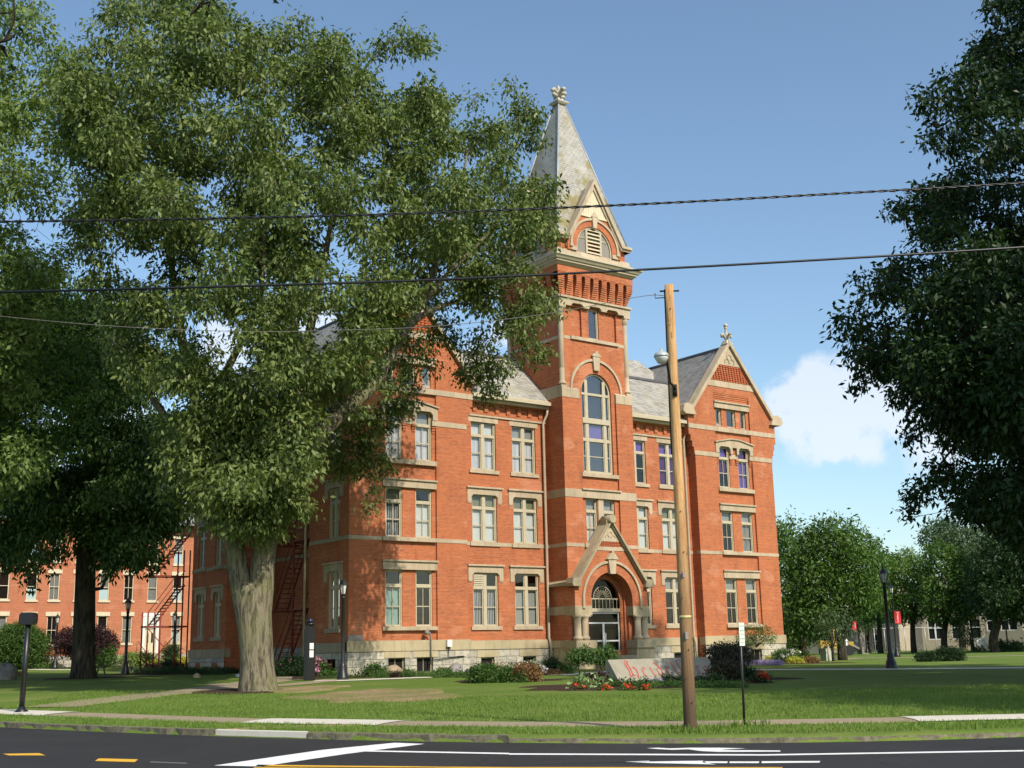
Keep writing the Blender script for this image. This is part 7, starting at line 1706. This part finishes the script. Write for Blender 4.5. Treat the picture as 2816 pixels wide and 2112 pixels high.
shrub(369, 1430, 34, 56, 'sh_conifer', 'dark conical shrub right of the residence steps', lumps=5, size=.14, group='shrubs before the residence')
shrub(395, 1432, 30, 22, 'sh_yellow', 'yellow shrub under the rust coloured iron stair', lumps=4, size=.12, group='shrubs before the residence')
shrub(100, 1434, 60, 14, 'sh_green', 'low plants along the foot of the residence', lumps=6, size=.14, group='shrubs before the residence')
shrub(44, 1461, 18, 10, 'sh_green', 'orange flowers beside the dark boulder', name='orange_flowers', cat='flowers', lumps=3, fl='fl_orange', nfl=8, flr=.1)
for k, (px, py, w, h, lab) in enumerate(((330, 1452, 40, 20, 'purple tinged shrub at the left of the shaded bed'), (370, 1448, 50, 24, 'dark shrub in the middle of the shaded bed'), (430, 1446, 60, 28, 'dark shrub in the shaded bed below the rear wing'), (485, 1446, 40, 30, 'dark shrub at the right of the shaded bed by the steps'))):
    shrub(px, py, w, h, 'sh_dark' if k else 'sh_purple', lab, lumps=5, group='shrubs in the shaded bed')

# ================================================================ grass blades near the street
rng = np.random.default_rng(77); C = []
N = 90000; tt = rng.uniform(-17, 15, N); oo = rng.uniform(.14, 1, N)**1.7*14
vals = []
for t, o_ in zip(tt, oo):
    vals.append((t, kerb_s(t)+o_))
SWP = [gnd(*p)[:2] for p in SW]; SWs = [st(*p) for p in SWP]; sw_t = [a[1] for a in SWs]; sw_s = [a[0] for a in SWs]
for t, s in vals:
    if abs(s-np.interp(t, sw_t, sw_s)) < .72: continue
    x, y = xy(s, t); C.append((x, y, terr(x, y)))
C = np.array(C); N = len(C); sN = (C[:, :2]-CP[:2])@NS; ll = rng.uniform(.03, .075, N)*(1+.9*(np.abs(sN-np.interp((C[:, :2]-CP[:2])@NT, _ts, _ks)) < .5))
# longer tufts round the foot of the pole and the sign post
for (qx, qy) in ((ux, uy), gnd(1608, 1568)[:2]):
    ll = np.where(np.hypot(C[:, 0]-qx, C[:, 1]-qy) < .55, ll*2.2, ll)
a = rng.uniform(0, 2*PI, N); w = .006+ll*.06; dx = np.cos(a)*w; dy = np.sin(a)*w; lx = rng.normal(size=N)*ll*.4; ly = rng.normal(size=N)*ll*.4
b0 = C+np.stack([-dx, -dy, -.01+0*dx], 1); b1 = C+np.stack([dx, dy, -.01+0*dx], 1); t1 = C+np.stack([lx+dx*.2, ly+dy*.2, ll], 1); t0 = C+np.stack([lx-dx*.2, ly-dy*.2, ll], 1)
V = np.stack([b0, b1, t1, t0], 1); MT['blade'] = leaf_mat('grass_blade', (.08, .14, .02), (.12, .20, .03), (.19, .27, .06), .3, .6, .2)
me = bpy.data.meshes.new('grass'); me.vertices.add(4*N); me.vertices.foreach_set('co', V.astype(np.float32).ravel()); me.loops.add(4*N); me.loops.foreach_set('vertex_index', np.arange(4*N, dtype=np.int32)); me.polygons.add(N)
me.polygons.foreach_set('loop_start', np.arange(0, 4*N, 4, dtype=np.int32)); me.polygons.foreach_set('loop_total', np.full(N, 4, dtype=np.int32)); me.materials.append(MT['blade']); me.update(calc_edges=True)
go = bpy.data.objects.new('grass', me); COL.objects.link(go); tag(go, 'short green grass blades on the verge and the near lawn', 'grass', kind='stuff')

# ---- a person walking far off past the hall
def person():
    p = at_s(1829, 1410, 110); x, y = p[0], p[1]; z = terr(x, y)
    J = {'pelvis': (0, 0, .95), 'chest': (0, 0, 1.3), 'neck': (0, 0, 1.5), 'head': (0, 0, 1.62), 'top': (0, 0, 1.76), 'hl': (-.1, 0, .9), 'kl': (-.11, -.08, .5), 'fl': (-.11, -.02, .06), 'tl': (-.11, -.16, .03), 'hr': (.1, 0, .9), 'kr': (.11, .1, .5), 'fr': (.11, .2, .08), 'tr': (.11, .08, .03),
         'sl': (-.18, 0, 1.42), 'el': (-.23, .03, 1.14), 'wl': (-.22, -.08, .9), 'sr': (.18, 0, 1.42), 'er': (.23, -.02, 1.14), 'wr': (.22, -.1, .92)}
    R = dict(pelvis=.14, chest=.15, neck=.06, head=.1, top=.06, hl=.1, kl=.06, fl=.045, tl=.04, hr=.1, kr=.06, fr=.045, tr=.04, sl=.07, el=.045, wl=.035, sr=.07, er=.045, wr=.035)
    E_ = [('pelvis', 'chest'), ('chest', 'neck'), ('neck', 'head'), ('head', 'top'), ('pelvis', 'hl'), ('hl', 'kl'), ('kl', 'fl'), ('fl', 'tl'), ('pelvis', 'hr'), ('hr', 'kr'), ('kr', 'fr'), ('fr', 'tr'), ('chest', 'sl'), ('sl', 'el'), ('el', 'wl'), ('chest', 'sr'), ('sr', 'er'), ('er', 'wr')]
    ks = list(J); me = bpy.data.meshes.new('person'); me.from_pydata([J[k] for k in ks], [(ks.index(a), ks.index(b)) for a, b in E_], []); o = bpy.data.objects.new('person', me); COL.objects.link(o); o.location = (x, y, z)
    md = o.modifiers.new('skin', 'SKIN'); sv = me.skin_vertices[0].data
    for i, k in enumerate(ks): sv[i].radius = (R[k], R[k])
    sv[0].use_root = True; o.modifiers.new('sub', 'SUBSURF').levels = 1
    a = NT_('person_clothing'); oz = a.n('ShaderNodeSeparateXYZ'); a.l(a.obj(), oz.inputs[0]); mr = a.n('ShaderNodeMapRange'); mr.inputs[2].default_value = 1.8; a.l(oz.outputs[2], mr.inputs[0])
    r = a.n('ShaderNodeValToRGB'); r.color_ramp.interpolation = 'CONSTANT'; e = r.color_ramp.elements; e[0].color = (.03, .03, .05, 1); e[1].position = .53; e[1].color = (.6, .62, .66, 1); n_ = e.new(.83); n_.color = (.45, .28, .2, 1); n_ = e.new(.93); n_.color = (.05, .03, .02, 1)
    a.l(mr.outputs[0], r.inputs[0]); a.bsdf(r.outputs[0], .8); me.materials.append(a.m)
    tag(o, 'person in a pale top walking beside the tree trunk past the hall', 'person')
person()
